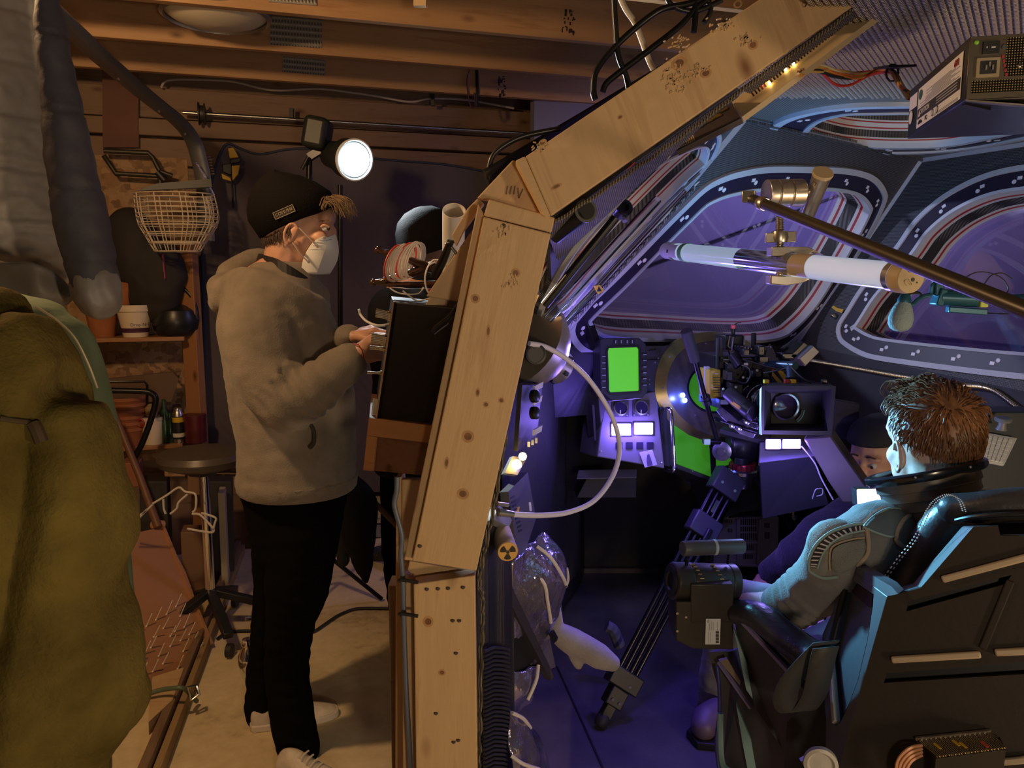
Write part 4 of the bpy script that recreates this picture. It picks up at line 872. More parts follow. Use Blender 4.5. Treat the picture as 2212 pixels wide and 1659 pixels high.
for q in ([(1600, 788, 2.45), (1618, 796, 2.40), (1621, 812, 2.38), (1612, 826, 2.38), (1600, 826, 2.40), (1578, 812, 2.44)], [(1605, 776, 2.4), (1650, 790, 2.36), (1690, 800, 2.33), (1740, 820, 2.3), (1760, 826, 2.28)], [(1573, 745, 2.5), (1576, 765, 2.5), (1592, 775, 2.48)], [(1560, 778, 2.5), (1580, 778, 2.47), (1600, 786, 2.46)], [(1650, 806, 2.4), (1672, 802, 2.36), (1700, 795, 2.33)], [(1700, 783, 2.34), (1728, 812, 2.28), (1752, 828, 2.26)]):
    MB().tube(cat_rom([at(*p) for p in q], 6), .0026, 6).build('cable', RUBBER, fc)
# base plate, rods and shoulder parts under the body
PLATE = mat('rig_silver', (.40, .38, .46), .3, .7)
for k, (a, b_) in enumerate((((1545, 905, 2.5), (1640, 935, 2.28)), ((1556, 892, 2.52), (1642, 915, 2.30)))): MB().rod(at(*a), at(*b_), .0075, 12).build('rig_rod', BMETAL, fc)
MB().prism([at(1556, 900, 2.45), at(1572, 888, 2.45), at(1640, 922, 2.36), at(1628, 948, 2.36), at(1598, 938, 2.38)], V3((0, .06, .01))).build('base_plate', PLATE, fc, bevel=.003)
MB().prism([at(1558, 880, 2.44), at(1580, 875, 2.44), at(1610, 905, 2.38), at(1596, 912, 2.38)], V3((0, .05, .01))).build('bridge_plate', CK, fc, bevel=.003)
for x, y in ((1580, 920), (1596, 926), (1612, 912), (1625, 925)): MB().lathe([(.008, 0), (.008, .006), (.005, .008), (.0001, .008)], at(x, y, 2.35), (0, -1, .1), n=12).build('thumb_screw', STEEL, fc)
for x, y, sx_, sy_ in ((1560, 866, .03, .02), (1572, 810, .02, .03), (1630, 806, .03, .02), (1650, 812, .02, .025), (1590, 838, .03, .03), (1622, 850, .02, .04), (1608, 760, .02, .02), (1640, 756, .02, .03), (1645, 775, .03, .02), (1577, 832, .012, .02)):
    MB().box(at(x, y, 2.43), (sx_, .05, sy_)).build('accessory', CK, fc, bevel=.003)
for x, y in ((1562, 840), (1589, 836), (1615, 818), (1605, 815), (1635, 800), (1570, 852)): MB().lathe([(.004, 0), (.004, .003), (.0001, .003)], at(x, y, 2.40), (0, -1, 0), n=8).build('screw', STEEL, fc)
# ---- right console behind the camera with two lit buttons, column
rcn = thing('right_console', 'violet lit console shelf with two bright buttons behind the film camera', 'console', at(1700, 1090, 2.4))
panel('shelf', [at(1640, 1000, 2.42), at(1760, 985, 2.40), at(1735, 950, 2.44), at(1642, 955, 2.46)], .03, mat('console_grey'), rcn, bevel=.003)
PR = Pl(at(1650, 970, 2.36), at(1735, 970, 2.36), at(1650, 945, 2.40))
for x0, y0, x1, y1 in ((1655, 948, 1687, 968), (1691, 948, 1730, 967)):
    panel('button_frame', bar_px(PR, x0 - 2, y0 - 2, x1 + 2, y1 + 2), .006, BLACK, rcn); panel('lit_button', bar_px(PR, x0, y0, x1, y1, .006), .006, LEDW, rcn, bevel=.003)
panel('front', [at(1648, 1120, 2.46), at(1790, 1090, 2.42), at(1758, 986, 2.41), at(1642, 1000, 2.43)], .02, mat('step_black'), rcn)
for q in (PR.hit(1671, 960, .045), PR.hit(1710, 959, .045)): lamp('button_glow', 'POINT', q, .9, (.20, .12, 1), .008)
cl = MB().prism([at(1735, 948, 2.30), at(1795, 940, 2.26), at(1826, 985, 2.22), at(1872, 1050, 2.16), at(1852, 1088, 2.16), at(1818, 1086, 2.18), at(1790, 1040, 2.24)], V3((.05, .10, 0)))
cl.build('console_column', mat('column_brown', (.075, .058, .048), .5, var=.15, vs=8), rcn, bevel=.006)
MB().tube(cat_rom([at(1732, 964, 2.32), at(1760, 1000, 2.27), at(1775, 1035, 2.24), at(1800, 1080, 2.2)], 6), .0022, 6).build('button_wire', mat('grey_wire', (.5, .48, .52), .5), rcn)
MB().tube(cat_rom([at(1755, 1078, 2.25), at(1762, 1058, 2.25), at(1776, 1056, 2.25), at(1776, 1068, 2.25), at(1764, 1072, 2.25)], 6), .0016, 6).build('button_wire', mat('grey_wire'), rcn)
panel('perforated_box', [at(1795, 938, 2.5), at(1850, 958, 2.5), at(1858, 873, 2.5), at(1806, 864, 2.5)], .05, MATTE, rcn, bevel=.003)
bk2 = thing('lit_block', 'bright white and yellow lit button block in front of the collar', 'lamp', at(1880, 1092, 1.95))
panel('case', [at(1852, 1094, 1.95), at(1908, 1093, 1.95), at(1904, 1056, 1.95), at(1850, 1058, 1.95)], .03, BLACK, bk2); panel('lens', [at(1854, 1091, 1.944), at(1906, 1091, 1.944), at(1901, 1058, 1.944), at(1853, 1060, 1.944)], .006, LEDW, bk2, bevel=.002)
panel('yellow_lens', [at(1854, 1063, 1.940), at(1900, 1061, 1.940), at(1899, 1057, 1.940), at(1853, 1058, 1.940)], .003, LEDY, bk2)
# grille crate, sticker box and foam wall under the column
gc = thing('grille_crate', 'grey plastic crate with slotted sides standing under the dashboard', 'crate', at(1610, 1224, 3.2))
PG = Pl(at(1555, 1225, 3.2), at(1680, 1222, 3.2), at(1560, 1110, 3.2)); GG = mat('crate_grey', (.30, .27, .33), .55)
panel('side', poly(PG, [(1540, 1222), (1640, 1226), (1660, 1210), (1680, 1210), (1682, 1118), (1552, 1112)]), .05, GG, gc)
for x0, y0, x1, y1, nx_ in ((1556, 1122, 1583, 1130, 6), (1600, 1122, 1636, 1134, 8), (1600, 1138, 1636, 1148, 8), (1600, 1152, 1636, 1166, 8), (1606, 1178, 1630, 1188, 6), (1606, 1198, 1628, 1208, 6), (1572, 1142, 1583, 1150, 3), (1652, 1130, 1664, 1140, 3), (1652, 1150, 1664, 1164, 3)):
    for k in range(nx_):
        w_ = (x1 - x0) / nx_; panel('slot', bar_px(PG, x0 + k * w_, y0, x0 + k * w_ + w_ * .55, y1, .002), .002, BLACK, gc)
for q in (((1594, 1118), (1594, 1224)), ((1642, 1120), (1636, 1224)), ((1594, 1172), (1636, 1172)), ((1596, 1192), (1634, 1192)), ((1556, 1116), (1640, 1118)), ((1590, 1218), (1638, 1222))): MB().beam(PG.hit(*q[0], .006), PG.hit(*q[1], .006), .012, .012, PG.n).build('rail', GG, gc, bevel=.003)
kb_ = thing('black_case', 'black textured case with a red and white sticker on top of the grille crate', 'case', at(1620, 1112, 3.2))
panel('lid', [at(1575, 1108, 3.15), at(1672, 1100, 3.15), at(1676, 1052, 3.3), at(1590, 1052, 3.3)], .03, MATTE, kb_, bevel=.003); panel('sticker', [at(1645, 1096, 3.12), at(1668, 1096, 3.12), at(1668, 1060, 3.16), at(1647, 1058, 3.16)], .002, mat('sticker_white', (.75, .7, .68), .5), kb_)
panel('sticker_edge', [at(1664, 1096, 3.118), at(1668, 1096, 3.118), at(1668, 1060, 3.156), at(1664, 1060, 3.156)], .001, RED, kb_)
for k in range(7): panel('print', [at(1649, 1066 + k * 4, 3.115), at(1661, 1066 + k * 4, 3.115), at(1661, 1064.8 + k * 4, 3.115), at(1649, 1064.8 + k * 4, 3.115)], .0006, INK, kb_)
fw = thing('foam_wall', 'dark ridged acoustic foam panel behind the right tripod leg', 'foam panel', at(1700, 1230, 3.3))
FM = mat('foam', (.030, .027, .036), .9)
panel('backing', [at(1640, 1235, 3.34), at(1850, 1235, 3.34), at(1850, 1040, 3.34), at(1640, 1040, 3.34)], .02, FM, fw)
b = MB()
for k in range(22):
    y = 1046 + k * 9; b.prism([at(1650, y, 3.335), at(1650, y + 8, 3.335), at(1650, y + 4, 3.30)], at(1850, y + 12, 3.335) - at(1650, y, 3.335))
tag(b.build('foam_ridges', FM, fw, sharp=20), kind='stuff')
MB().rod(at(1674, 990, 2.9), at(1668, 1052, 2.95), .006).build('hinge_bar', STEEL, gc) if 0 else None

# ================================================================== LAMP STRIP, POWER SUPPLY, TUBE, CLAMP, BOOM, MICROPHONE
TAN = mat('tan_plastic', (.46, .36, .22), .55)
ls = thing('slotted_light_strip', 'tan slotted plastic light strip fixed along the underside of the timber rafter', 'light strip', at(1740, 160, 1.5))
PLS = Pl(at(1602, 253, 1.50), at(1910, 22, 1.50), at(1581, 220, 1.56))
panel('strip_body', poly(PLS, [(1581, 220), (1602, 253), (1650, 218), (1910, 22), (1833, 13)]), .012, TAN, ls, bevel=.001)
a, b_ = (1622, 200), (1836, 34)
for k in range(34):
    t = k / 33; x, y = a[0] + (b_[0] - a[0]) * t, a[1] + (b_[1] - a[1]) * t
    panel('slot', poly(PLS, [(x - 7, y - 9), (x - 4, y - 11), (x + 8, y + 6), (x + 5, y + 8)], .0008), .0008, BLACK, ls)
for x, y, m_ in ((1655, 172, LEDY), (1662, 180, LEDY), (1697, 150, LEDY), (1617, 183, mat('led_red', (.8, .1, .1), .4, emit=6, ec=(1, .05, .05))), (1645, 178, mat('led_red')), (1714, 138, LEDY)): MB().ball(PLS.hit(x, y, .004), .0032, n=8, m=5).build('bulb', m_, ls)
dk = thing('dark_light_strip', 'dark brown vented light strip below the tan one along the rafter', 'light strip', at(1520, 290, 1.6))
PL2 = Pl(at(1462, 325, 1.6), at(1602, 254, 1.56), at(1453, 305, 1.64))
panel('strip_body', poly(PL2, [(1452, 302), (1462, 326), (1602, 255), (1583, 222)]), .012, mat('strip_brown', (.05, .04, .045), .4), dk, bevel=.001)
for k in range(9): panel('vent', poly(PL2, [(1462 + k * 4, 302 - k * 1.6), (1464 + k * 4, 301 - k * 1.6), (1469 + k * 4, 318 - k * 2), (1467 + k * 4, 319 - k * 2)], .0006), .0006, TAN, dk)
for x, y in ((1485, 288), (1508, 275), (1530, 262), (1548, 252), (1562, 238)): panel('yellow_reflection', poly(PL2, [(x - 12, y + 6), (x + 10, y - 4), (x + 8, y - 8), (x - 10, y)], .004), .002, mat('reflection_yellow', (.6, .5, .15), .2, .9), dk)  # yellow reflections on the strip, laid on as thin shiny plates
# power supply box hung from the ceiling panel
ps = thing('power_supply', 'computer power supply with white rating label hanging under the ceiling matting', 'power supply', at(2085, 215, 1.12))
A0, A1_ = at(2085, 216, 1.10), at(1963, 247, 1.40); ax = (A1_ - A0); ax.z = 0; L_ = ax.length; ax.normalize(); az = UP; ay = az.cross(ax).normalized()
if ay.x < 0: ay = -ay
Hh = .083; FB = A0; TOPZ = UP * Hh
def psp(u, v, side=0, off=0):   # u along the side, v up
    return (FB + ax * u + UP * v - ay * off) if side == 0 else (FB + ay * u + UP * v - ax * off)
PB_ = mat('psu_black', (.018, .018, .020), .35, .3); PSG = mat('psu_grey', (.16, .135, .10), .35, .7)
MB().hexa([FB, FB + ax * L_, FB + ax * L_ + ay * .22, FB + ay * .22, FB + TOPZ, FB + ax * L_ + TOPZ, FB + ax * L_ + ay * .22 + TOPZ, FB + ay * .22 + TOPZ]).build('case', PB_, ps, bevel=.002)
lab = mat('label_white', (.74, .78, .80), .5); INKB = mat('label_ink', (.03, .03, .035), .6); INKG = mat('label_grey', (.35, .37, .40), .6)
def lp(name, u0, v0, u1, v1, m_, off=.001): return panel(name, [psp(u0, v0, 0, off), psp(u1, v0, 0, off), psp(u1, v1, 0, off), psp(u0, v1, 0, off)], .0005, m_, ps)
l0, l1 = .02, L_ * .80
lp('label', l0, .006, l1, .070, lab); lp('label', l1 + .008, .045, L_ - .006, .068, lab); lp('caution_band', l0 + .004, .020, l1 - .004, .036, INKB, .0016)
nx = -ay
text('caution_text', 'CAUTION', .012, psp(l1 * .80, .028, 0, .0024), -ax, nx, lab, ps)
text('wattage', '600', .014, psp(.045, .060, 0, .002), -ax, nx, RED, ps); text('marks', 'FC', .010, psp(l1 * .76, .013, 0, .002), -ax, nx, INKB, ps); text('marks', 'cRUus', .009, psp(l1 * .90, .013, 0, .002), -ax, nx, INKB, ps)
for k in range(3): lp('warning_line', l0 + .015, .023 + k * .004, l1 * .55, .0245 + k * .004, INKG, .002)
for k in range(9): lp('print_line', .03 + (k % 3) * .02, .0385 + k * .0022, l1 * (.80 if k > 3 else .93) - (k % 2) * .03, .0394 + k * .0022, INKG, .0016)
for k in range(2): lp('print_line', .03, .0075 + k * .002, l1 * .6, .0083 + k * .002, INKG, .0016)
wt_ = psp(l1 * .85, .028, 0, .0024) - ax * 0
panel('warning_triangle', [psp(l1 * .955, .023, 0, .002), psp(l1 * .915, .023, 0, .002), psp(l1 * .935, .033, 0, .002)], .0004, lab, ps)
MB().lathe([(.0001, .001), (.011, .001), (.011, 0)], psp(L_ - .022, .032, 0, .001), nx, n=28).build('round_sticker', lab, ps)
for u in (l1 * .62, l1 * .52): MB().lathe([(.0055, 0), (.0055, .0005), (.0042, .0005)], psp(u, .014, 0, .0016), nx, n=18, cap=False).build('mark_ring', INKB, ps)
panel('emblem', [psp(l1 * .935 + .011 * cos(a), .058 + .0085 * sin(a), 0, .002) for a in [pi / 6 + k * pi / 3 for k in range(6)]], .0004, mat('emblem_green', (.04, .12, .11), .5), ps)
# rear face: vents, switch, socket
rp = lambda u, v, off=.001: psp(u, v, 1, off)
def rq(name, u0, v0, u1, v1, m_, off=.001, th=.001): return panel(name, [rp(u0, v0, off), rp(u1, v0, off), rp(u1, v1, off), rp(u0, v1, off)], th, m_, ps)
HONEY = cells('psu_honeycomb', (.012, .010, .006), (.26, .21, .13), 95, .35, .6, .002, 95, .8)
rq('rear_plate', .001, .001, .218, Hh - .001, PSG); rq('vent_grid', .045, .028, .215, .078, HONEY, .0016); rq('vent_grid', .006, .008, .215, .024, HONEY, .0016)
rq('switch', .016, .058, .036, .074, BLACK, .004, .004); rq('socket', .010, .028, .038, .053, mat('socket_tan', (.30, .24, .15), .5), .004, .004); rq('socket_well', .014, .032, .034, .049, BLACK, .0045)
for u, v in ((.020, .040), (.028, .040), (.024, .044)): rq('pin', u, v - .003, u + .002, v + .003, BRASSY, .007, .003)
rq('switch_mark', .020, .0655, .021, .0675, WHITEP, .0045); rq('switch_mark', .026, .0655, .031, .0668, WHITEP, .0045); MB().lathe([(.003, 0), (.003, .001), (.0001, .001)], rp(.042, .066, .002), -ax, n=12).build('screw', STEEL, ps)
for k in range(5): rq('red_wire', .040 + k * .0015, .052 - k * .006, .043 + k * .0015, .056 - k * .006, RED, .002)
for u, v, m_ in ((.075, .066, YEL), (.08, .058, YEL), (.062, .04, STEEL), (.07, .045, BRASSY), (.10, .05, BRASSY), (.008, .074, mat('lime', (.2, .5, .05), .5))): MB().ball(rp(u, v, .002), .003, n=8, m=5).build('glint_part', m_, ps)
MB().prism([at(1975, 262, 1.36), at(2085, 226, 1.12), at(2140, 238, 1.15), at(2085, 272, 1.36)], UP * .004).build('mount_bracket', BMETAL, ps)
MB().prism([at(2085, 218, 1.10), at(2212, 228, 1.10), at(2212, 232, 1.14), at(2090, 224, 1.14)], UP * .002).build('lip', BRASSY, ps)
cols = {'y': mat('wire_yellow', (.62, .42, .12), .5), 'o': mat('wire_orange', (.65, .22, .05), .5), 'r': mat('wire_red', (.55, .05, .03), .5), 'k': RUBBER, 'c': mat('wire_cream', (.65, .58, .40), .5)}
wb_ = thing('wire_bundle', 'loose yellow, red and black wire bundle between power supply and light strip', 'wires', at(1850, 170, 1.55))
rr = random.Random(4)
for i, c in enumerate('yyocrkyorkyc'):
    j = lambda s=6: rr.uniform(-s, s)
    pts = [(1728 + j(4), 158 + j(), 1.50), (1765 + j(), 148 + j(8), 1.54), (1800 + j(), 158 + j(8), 1.57), (1850 + j(), 164 + j(7), 1.60), (1900 + j(), 152 + j(5), 1.60), (1928 + j(4), 156 + j(4), 1.57), (1944 + j(6), 182 + j(3), 1.5), (1962 + j(3), 206 + j(8), 1.42)]
    if i == 4: pts[2] = (1800, 180, 1.57); pts[3] = (1835, 184, 1.6); pts[4] = (1880, 162, 1.6)
    MB().tube(cat_rom([at(*p) for p in pts], 6), .0028, 6).build('wire', cols[c], wb_)
MB().beam(at(1915, 147, 1.58), at(1950, 142, 1.5), .05, .004).build('tie_plate', BLACK, wb_); MB().tube([at(1928, 148, 1.56) + V3((.012 * cos(a), 0, .016 * sin(a) - .008)) for a in [k * pi / 5 for k in range(10)]], .002, 6, closed=True).build('cable_tie', BLACK, wb_)
# tube light
TA, TB = at(1440, 541, 1.95), at(1968, 601, 1.08); td = (TB - TA).normalized()
TUBM = mat('tube_glass', (.66, .68, .76), .2, emit=.42, ec=(.55, .72, 1), coat=.5)
tl = thing('tube_light', 'pale LED tube light held crosswise by the cast clamp in front of the window', 'tube light', TA.lerp(TB, .5))
MB().tube([TA.lerp(TB, .08), TA.lerp(TB, .98)], .0205, 28).build('tube_body', TUBM, tl)
MB().lathe([(.0001, -.012), (.012, -.010), (.019, -.002), (.021, .008), (.021, .05)], TA, td, n=28, cap=False).build('end_cap', mat('cap_clear', (.75, .77, .80), .25), tl)
MB().lathe([(.0218, 0), (.0218, .022)], TA + td * .115, td, n=28, cap=False).build('green_ring', mat('tape_green', (.16, .5, .14), .5), tl)
lb = MB(); fr = frame_of(td); nn = (CAM - TA).normalized()
_, s_, t_ = fr
def sleeve(u0, u1, a0, a1, r, m_, name):
    ring = [[TA + td * u + (s_ * cos(a) + t_ * sin(a)) * r for a in [a0 + (a1 - a0) * k / 10 for k in range(11)]] for u in (u0, u1)]
    return MB().strip(ring[0], ring[1], closed=False).build(name, m_, tl)
av = math.atan2(nn.dot(t_), nn.dot(s_))
sleeve(.025, .105, av - .8, av + .8, .0216, mat('label_paper', (.85, .85, .85), .5), 'paper_label'); sleeve(.052, .062, av - .1, av + .25, .0219, INKB, 'label_print')
sleeve(.40, .60, av - 1.2, av + 1.2, .0213, mat('silver_wrap', (.75, .78, .85), .12, .9), 'silver_wrap')
sleeve(.60, .655, av - 1.6, av + 1.0, .0214, mat('tan_wrap', (.42, .34, .22), .35), 'tan_wrap')
L2 = (TB - TA).length
MB().lathe([(.0225, L2 - .024), (.0225, L2 - .010), (.021, L2 - .006), (.021, L2), (.0001, L2)], TA, td, n=32).build('metal_cap', TAN, tl, bevel=.0008)
MB().lathe([(.0224, L2 - .036), (.0224, L2 - .024)], TA, td, n=32, cap=False).build('cap_band', STEEL, tl)
e_ = TA + td * (L2 + .0003)
for a, b_, r in ((.003, -.002, .0028), (-.004, .011, .003), (.010, -.006, .0012)): MB().lathe([(.0001, .0003), (r, .0003), (r, 0)], e_ + s_ * a + t_ * b_, td, n=14).build('pin_hole', BLACK, tl)
MB().tube(cat_rom([e_ + s_ * (-.004 + .0) - t_ * .006 + s_ * .006 * sin(k * 1.2) + t_ * .004 * cos(k * 1.9) for k in range(6)], 4), .0008, 5).build('embossed_mark', TAN, tl)
# cast clamp
cc = thing('cast_clamp', 'cast metal screw clamp with grip head gripping the tube light and the boom rod', 'clamp', at(1690, 600, 1.42))
cdir = V3((1, .12, .03)).normalized()
h0 = at(1655, 418, 1.40)
MB().lathe([(.024, 0), (.0245, .002), (.0245, .016), (.022, .018), (.0245, .020), (.0245, .040), (.022, .042), (.0245, .044), (.0245, .066), (.022, .068), (.0001, .068)], h0, cdir, n=28).build('grip_head', BRASSY, cc, bevel=.0006)
MB().rod(at(1730, 418, 1.41), at(1758, 416, 1.42), .009).build('pin', BRASSY, cc)
ta, tb = at(1776, 378, 1.38), at(1744, 466, 1.44); MB().tube([ta, tb], [.0165, .0125], 22).build('handle', BRASSY, cc, bevel=.001); MB().lathe([(.0175, 0), (.0185, .003), (.0175, .006), (.0001, .006)], ta, ta - tb, n=24).build('handle_cap', TAN, cc)
text('marking', 'SC', .012, ta.lerp(tb, .18) + V3((-.013, -.012, 0)), tb - ta, V3((-.7, -.7, 0)), INKB, cc)
scr = MB(); z0, z1 = at(1684, 462, 1.40), at(1684, 598, 1.40); scr.tube([z0, z1], .0062, 14)
for k in range(26): scr.lathe([(.0062, -.0012), (.0082, 0), (.0062, .0012)], z0.lerp(z1, (k + .5) / 26), z1 - z0, n=14, cap=False)
scr.build('screw', BRASSY, cc)
wn_ = at(1684, 514, 1.40); MB().lathe([(.014, -.008), (.016, 0), (.014, .012)], wn_, UP, n=18).box(wn_ + V3((-.018, -.004, 0)), (.018, .008, .017)).box(wn_ + V3((.018, -.004, .002)), (.018, .008, .019)).build('wing_nut', BRASSY, cc, bevel=.001)
MB().prism([at(1667, 553, 1.385), at(1712, 553, 1.385), at(1735, 558, 1.385), at(1758, 542, 1.385), at(1780, 551, 1.385), at(1760, 540, 1.385), at(1745, 533, 1.385), at(1668, 533, 1.385)], V3((0, .03, 0))).build('upper_jaw', BRASSY, cc, bevel=.002)
MB().prism([at(1665, 614, 1.38), at(1700, 617, 1.38), at(1735, 611, 1.38), at(1765, 596, 1.38), at(1745, 592, 1.38), at(1700, 596, 1.38), at(1665, 594, 1.38)], V3((0, .03, 0))).build('lower_jaw', BRASSY, cc, bevel=.002)
MB().prism([at(1725, 556, 1.41), at(1760, 548, 1.41), at(1765, 598, 1.41), at(1740, 600, 1.41)], V3((0, .012, 0))).build('clamp_spine', BRASSY, cc, bevel=.002)
bo = thing('boom_rod', 'long dark metal boom rod crossing from the clamp to the right edge', 'rod', at(1900, 540, 1.1))
BA, BB = at(1618, 428, 1.40), at(2330, 716, .74); MB().tube([BA, BB], .0095, 18).build('rod', mat('boom_steel', (.045, .036, .024), .36, .2), bo)
MB().beam(at(1604, 426, 1.40), at(1632, 424, 1.39), .02, .02).build('end_clip', BRASSY, bo, bevel=.002); MB().lathe([(.0105, 0), (.0125, .004), (.0125, .014), (.0105, .018)], BA.lerp(BB, .06), BB - BA, n=18).build('collar', BRASSY, bo)
# microphone rig
TEAL_LIT = mat('mic_teal_lit', (.02, .10, .16), .35, .3); mi = thing('foam_microphone', 'small microphone with grey foam windscreen hanging nose down under the boom rod', 'microphone', at(1945, 718, 1.55))  # cyan light on the rig is put into its teal base colour
b = MB(); mt_, mb_ = at(1953, 652, 1.55), at(1941, 714, 1.55); prof = [(.0001, 0), (.012, .001), (.017, .010), (.021, .022), (.0235, .034), (.0225, .046), (.017, .055), (.008, .0595), (.0001, .060)]
b.lathe(prof, mt_, mb_ - mt_, n=28); b.build('windscreen', mat('foam_grey', (.24, .32, .36), .95, bs=.6, bscale=260), mi)
MB().lathe([(.012, -.004), (.013, .004), (.009, .014), (.006, .016), (.006, .022), (.0001, .022)], mt_, mt_ - mb_, n=18).build('capsule', TEAL_LIT, mi); MB().tube(cat_rom([at(1957, 640, 1.55), at(1965, 634, 1.55), at(1982, 632, 1.55), at(1990, 638, 1.55)], 4), .003, 8).build('wire_guard', BMETAL, mi)
MB().tube(cat_rom([at(1955, 655, 1.55), at(1970, 658, 1.55), at(1982, 648, 1.55), at(1996, 640, 1.55), at(2010, 636, 1.55), at(2014, 618, 1.55), at(2020, 612, 1.55)], 5), .0045, 8).build('shock_mount', TEAL_LIT, mi)
MB().rod(at(2030, 642, 1.55), at(2112, 646, 1.53), .0165, 20).build('transmitter_body', TEAL_LIT, mi, bevel=.002); MB().box(at(2026, 620, 1.55), (.018, .02, .035)).build('joint', TEAL_LIT, mi, bevel=.003); MB().beam(at(2020, 640, 1.55), at(2036, 644, 1.55), .03, .034).build('joint', TEAL_LIT, mi, bevel=.003)
MB().beam(at(2046, 668, 1.55), at(2130, 674, 1.53), .03, .012).build('base_plate', TEAL_LIT, mi, bevel=.002); MB().box(at(2122, 656, 1.53), (.016, .016, .014)).build('yellow_tip', mat('lime_tip', (.5, .6, .12), .5), mi, bevel=.002)
MB().tube([at(2120, 647, 1.53), at(2260, 640, 1.45)], .007, 10).build('arm', TEAL_LIT, mi)
MB().tube(cat_rom([at(2084, 600, 1.5), at(2110, 588, 1.5), at(2140, 590, 1.5), at(2165, 602, 1.5), at(2178, 622, 1.5), at(2172, 636, 1.5)], 6), .0012, 6).build('cable', RUBBER, mi); MB().tube(cat_rom([at(2124, 618, 1.5), at(2140, 596, 1.5), at(2164, 590, 1.5), at(2186, 602, 1.5)], 6), .0012, 6).build('cable', RUBBER, mi); MB().tube(cat_rom([at(2130, 676, 1.53), at(2170, 678, 1.5), at(2200, 676, 1.5)], 4), .0015, 6).build('cable', RUBBER, mi)
# conical stud and yellow tag between the windows
cs = thing('cone_stud', 'shiny conical stud under a yellow tag on the wall between the front windows', 'stud', P2.hit(1803, 695))
MB().lathe([(.013, 0), (.013, .006), (.004, .022), (.0001, .026)], P2.hit(1803, 683, .004), P2.n, n=20).build('cone', CHROME, cs); panel('tag', [P2.hit(x, y, .012) for x, y in ((1796, 664), (1800, 660), (1811, 666), (1822, 668), (1818, 676), (1806, 672))], .003, YEL, cs)
# ribbed metal conduit
PR2 = Pl(W1B, R0, W1B + V3((.25, .15, -1.1)))
cdp = cat_rom([PR2.hit(x, y, .02) for x, y in ((1752, 779), (1800, 787), (1870, 799), (1950, 813), (2060, 830), (2140, 841))] + [R0.lerp(R9, .1) + V3((0, -.02, -.08)), R0.lerp(R9, .9) + V3((0, -.02, -.1))], 14)
b = MB(); b.tube(cdp, .008, 10)
L3 = cdp
for i in range(0, len(L3) - 1):
    for t in (0, .5): b.lathe([(.008, -.002), (.0105, 0), (.008, .002)], L3[i].lerp(L3[i + 1], t), L3[i + 1] - L3[i], n=10, cap=False)
b.build('conduit', STEEL, None, label='ribbed metal conduit running along the wall under the right window', cat='conduit')
b = MB(); a, b2 = at(1232, 770, 2.7), at(1292, 781, 2.8); b.rod(a, b2, .011)
for k in range(18): b.lathe([(.011, -.002), (.0135, 0), (.011, .002)], a.lerp(b2, k / 17), b2 - a, n=10, cap=False)
b.build('conduit', STEEL, None, label='short ribbed metal conduit between the dome lamp and the monitor', cat='conduit')
# keyboard and push knob on the right wall
kbq = Pl(at(2119, 994, 2.0), at(2168, 1003, 2.0), at(2131, 934, 2.08)); kbo = thing('keyboard', 'small white compact keyboard leaning at the right behind the seated person', 'keyboard', at(2145, 1003, 2.0))
kc4 = [(2118, 994), (2170, 1004), (2198, 946), (2131, 934)]; panel('base', poly(kbq, kc4), .008, mat('kb_white', (.58, .62, .66), .4), kbo, bevel=.002)
def kuv(u, v): return (kc4[0][0] * (1 - u) * (1 - v) + kc4[1][0] * u * (1 - v) + kc4[2][0] * u * v + kc4[3][0] * (1 - u) * v, kc4[0][1] * (1 - u) * (1 - v) + kc4[1][1] * u * (1 - v) + kc4[2][1] * u * v + kc4[3][1] * (1 - u) * v)
for r in range(6):
    for c in range(5):
        u, v = .08 + c * .17, .08 + r * .145; panel('key', poly(kbq, [kuv(u, v), kuv(u + .14, v), kuv(u + .14, v + .115), kuv(u, v + .115)], .003), .003, mat('kb_key', (.68, .72, .76), .4), kbo)
MB().lathe([(.014, 0), (.010, .012), (.010, .022), (.020, .024), (.022, .030), (.018, .034), (.0001, .034)], at(2163, 928, 2.05), V3((.0, -.15, 1)), n=22).build('push_knob', mat('knob_grey', (.16, .17, .18), .4), None, label='grey mushroom push knob above the white keyboard', cat='knob')
MB().prism([at(2110, 1060, 2.1), at(2260, 1060, 2.1), at(2260, 890, 2.1), at(2135, 890, 2.1)], V3((0, .1, 0))).build('dark_cabinet', mat('cab_teal', (.02, .03, .04), .5), None, label='dark teal cabinet behind the keyboard at the right', cat='cabinet', bevel=.004)

# ================================================================== CHAIR
CHM = mat('chair_shell', (.020, .016, .014), .6, var=.12, vs=8, bs=.12, bscale=90, spec=.2); LEA = mat('black_leather', (.045, .044, .05), .36, var=.2, vs=12, bs=.35, bscale=120, bd=.002)
ch = thing('pilot_chair', 'big angular dark pilot chair with leather headrest, seen from behind at the right', 'chair', gz(2000, 2300, .1))
PBk = Pl(at(1917, 1287, 1.33), at(2212, 1157, 1.25), at(1812, 1659, 1.30))
bkpx = [(1917, 1287), (1940, 1283), (1989, 1270), (2103, 1138), (2156, 1136), (2161, 1157), (2212, 1157), (2480, 1157), (2480, 1850), (1790, 1850), (1812, 1659), (1885, 1400)]
sv = at(1969, 1257, 1.42) - at(1989, 1270, PBk.hit(1989, 1270).y)
z4 = Z(1650, 1239, 3.936)
sl1 = [z4(1212, 322), z4(2050, 92), z4(2108, 12), z4(1228, 236)]; sl2 = [z4(1020, 930), z4(2300, 850), z4(2300, 745), z4(1045, 848)]
panel('back_shell', poly(PBk, bkpx), .02, CHM, ch, holes=[poly(PBk, sl1), poly(PBk, sl2)])
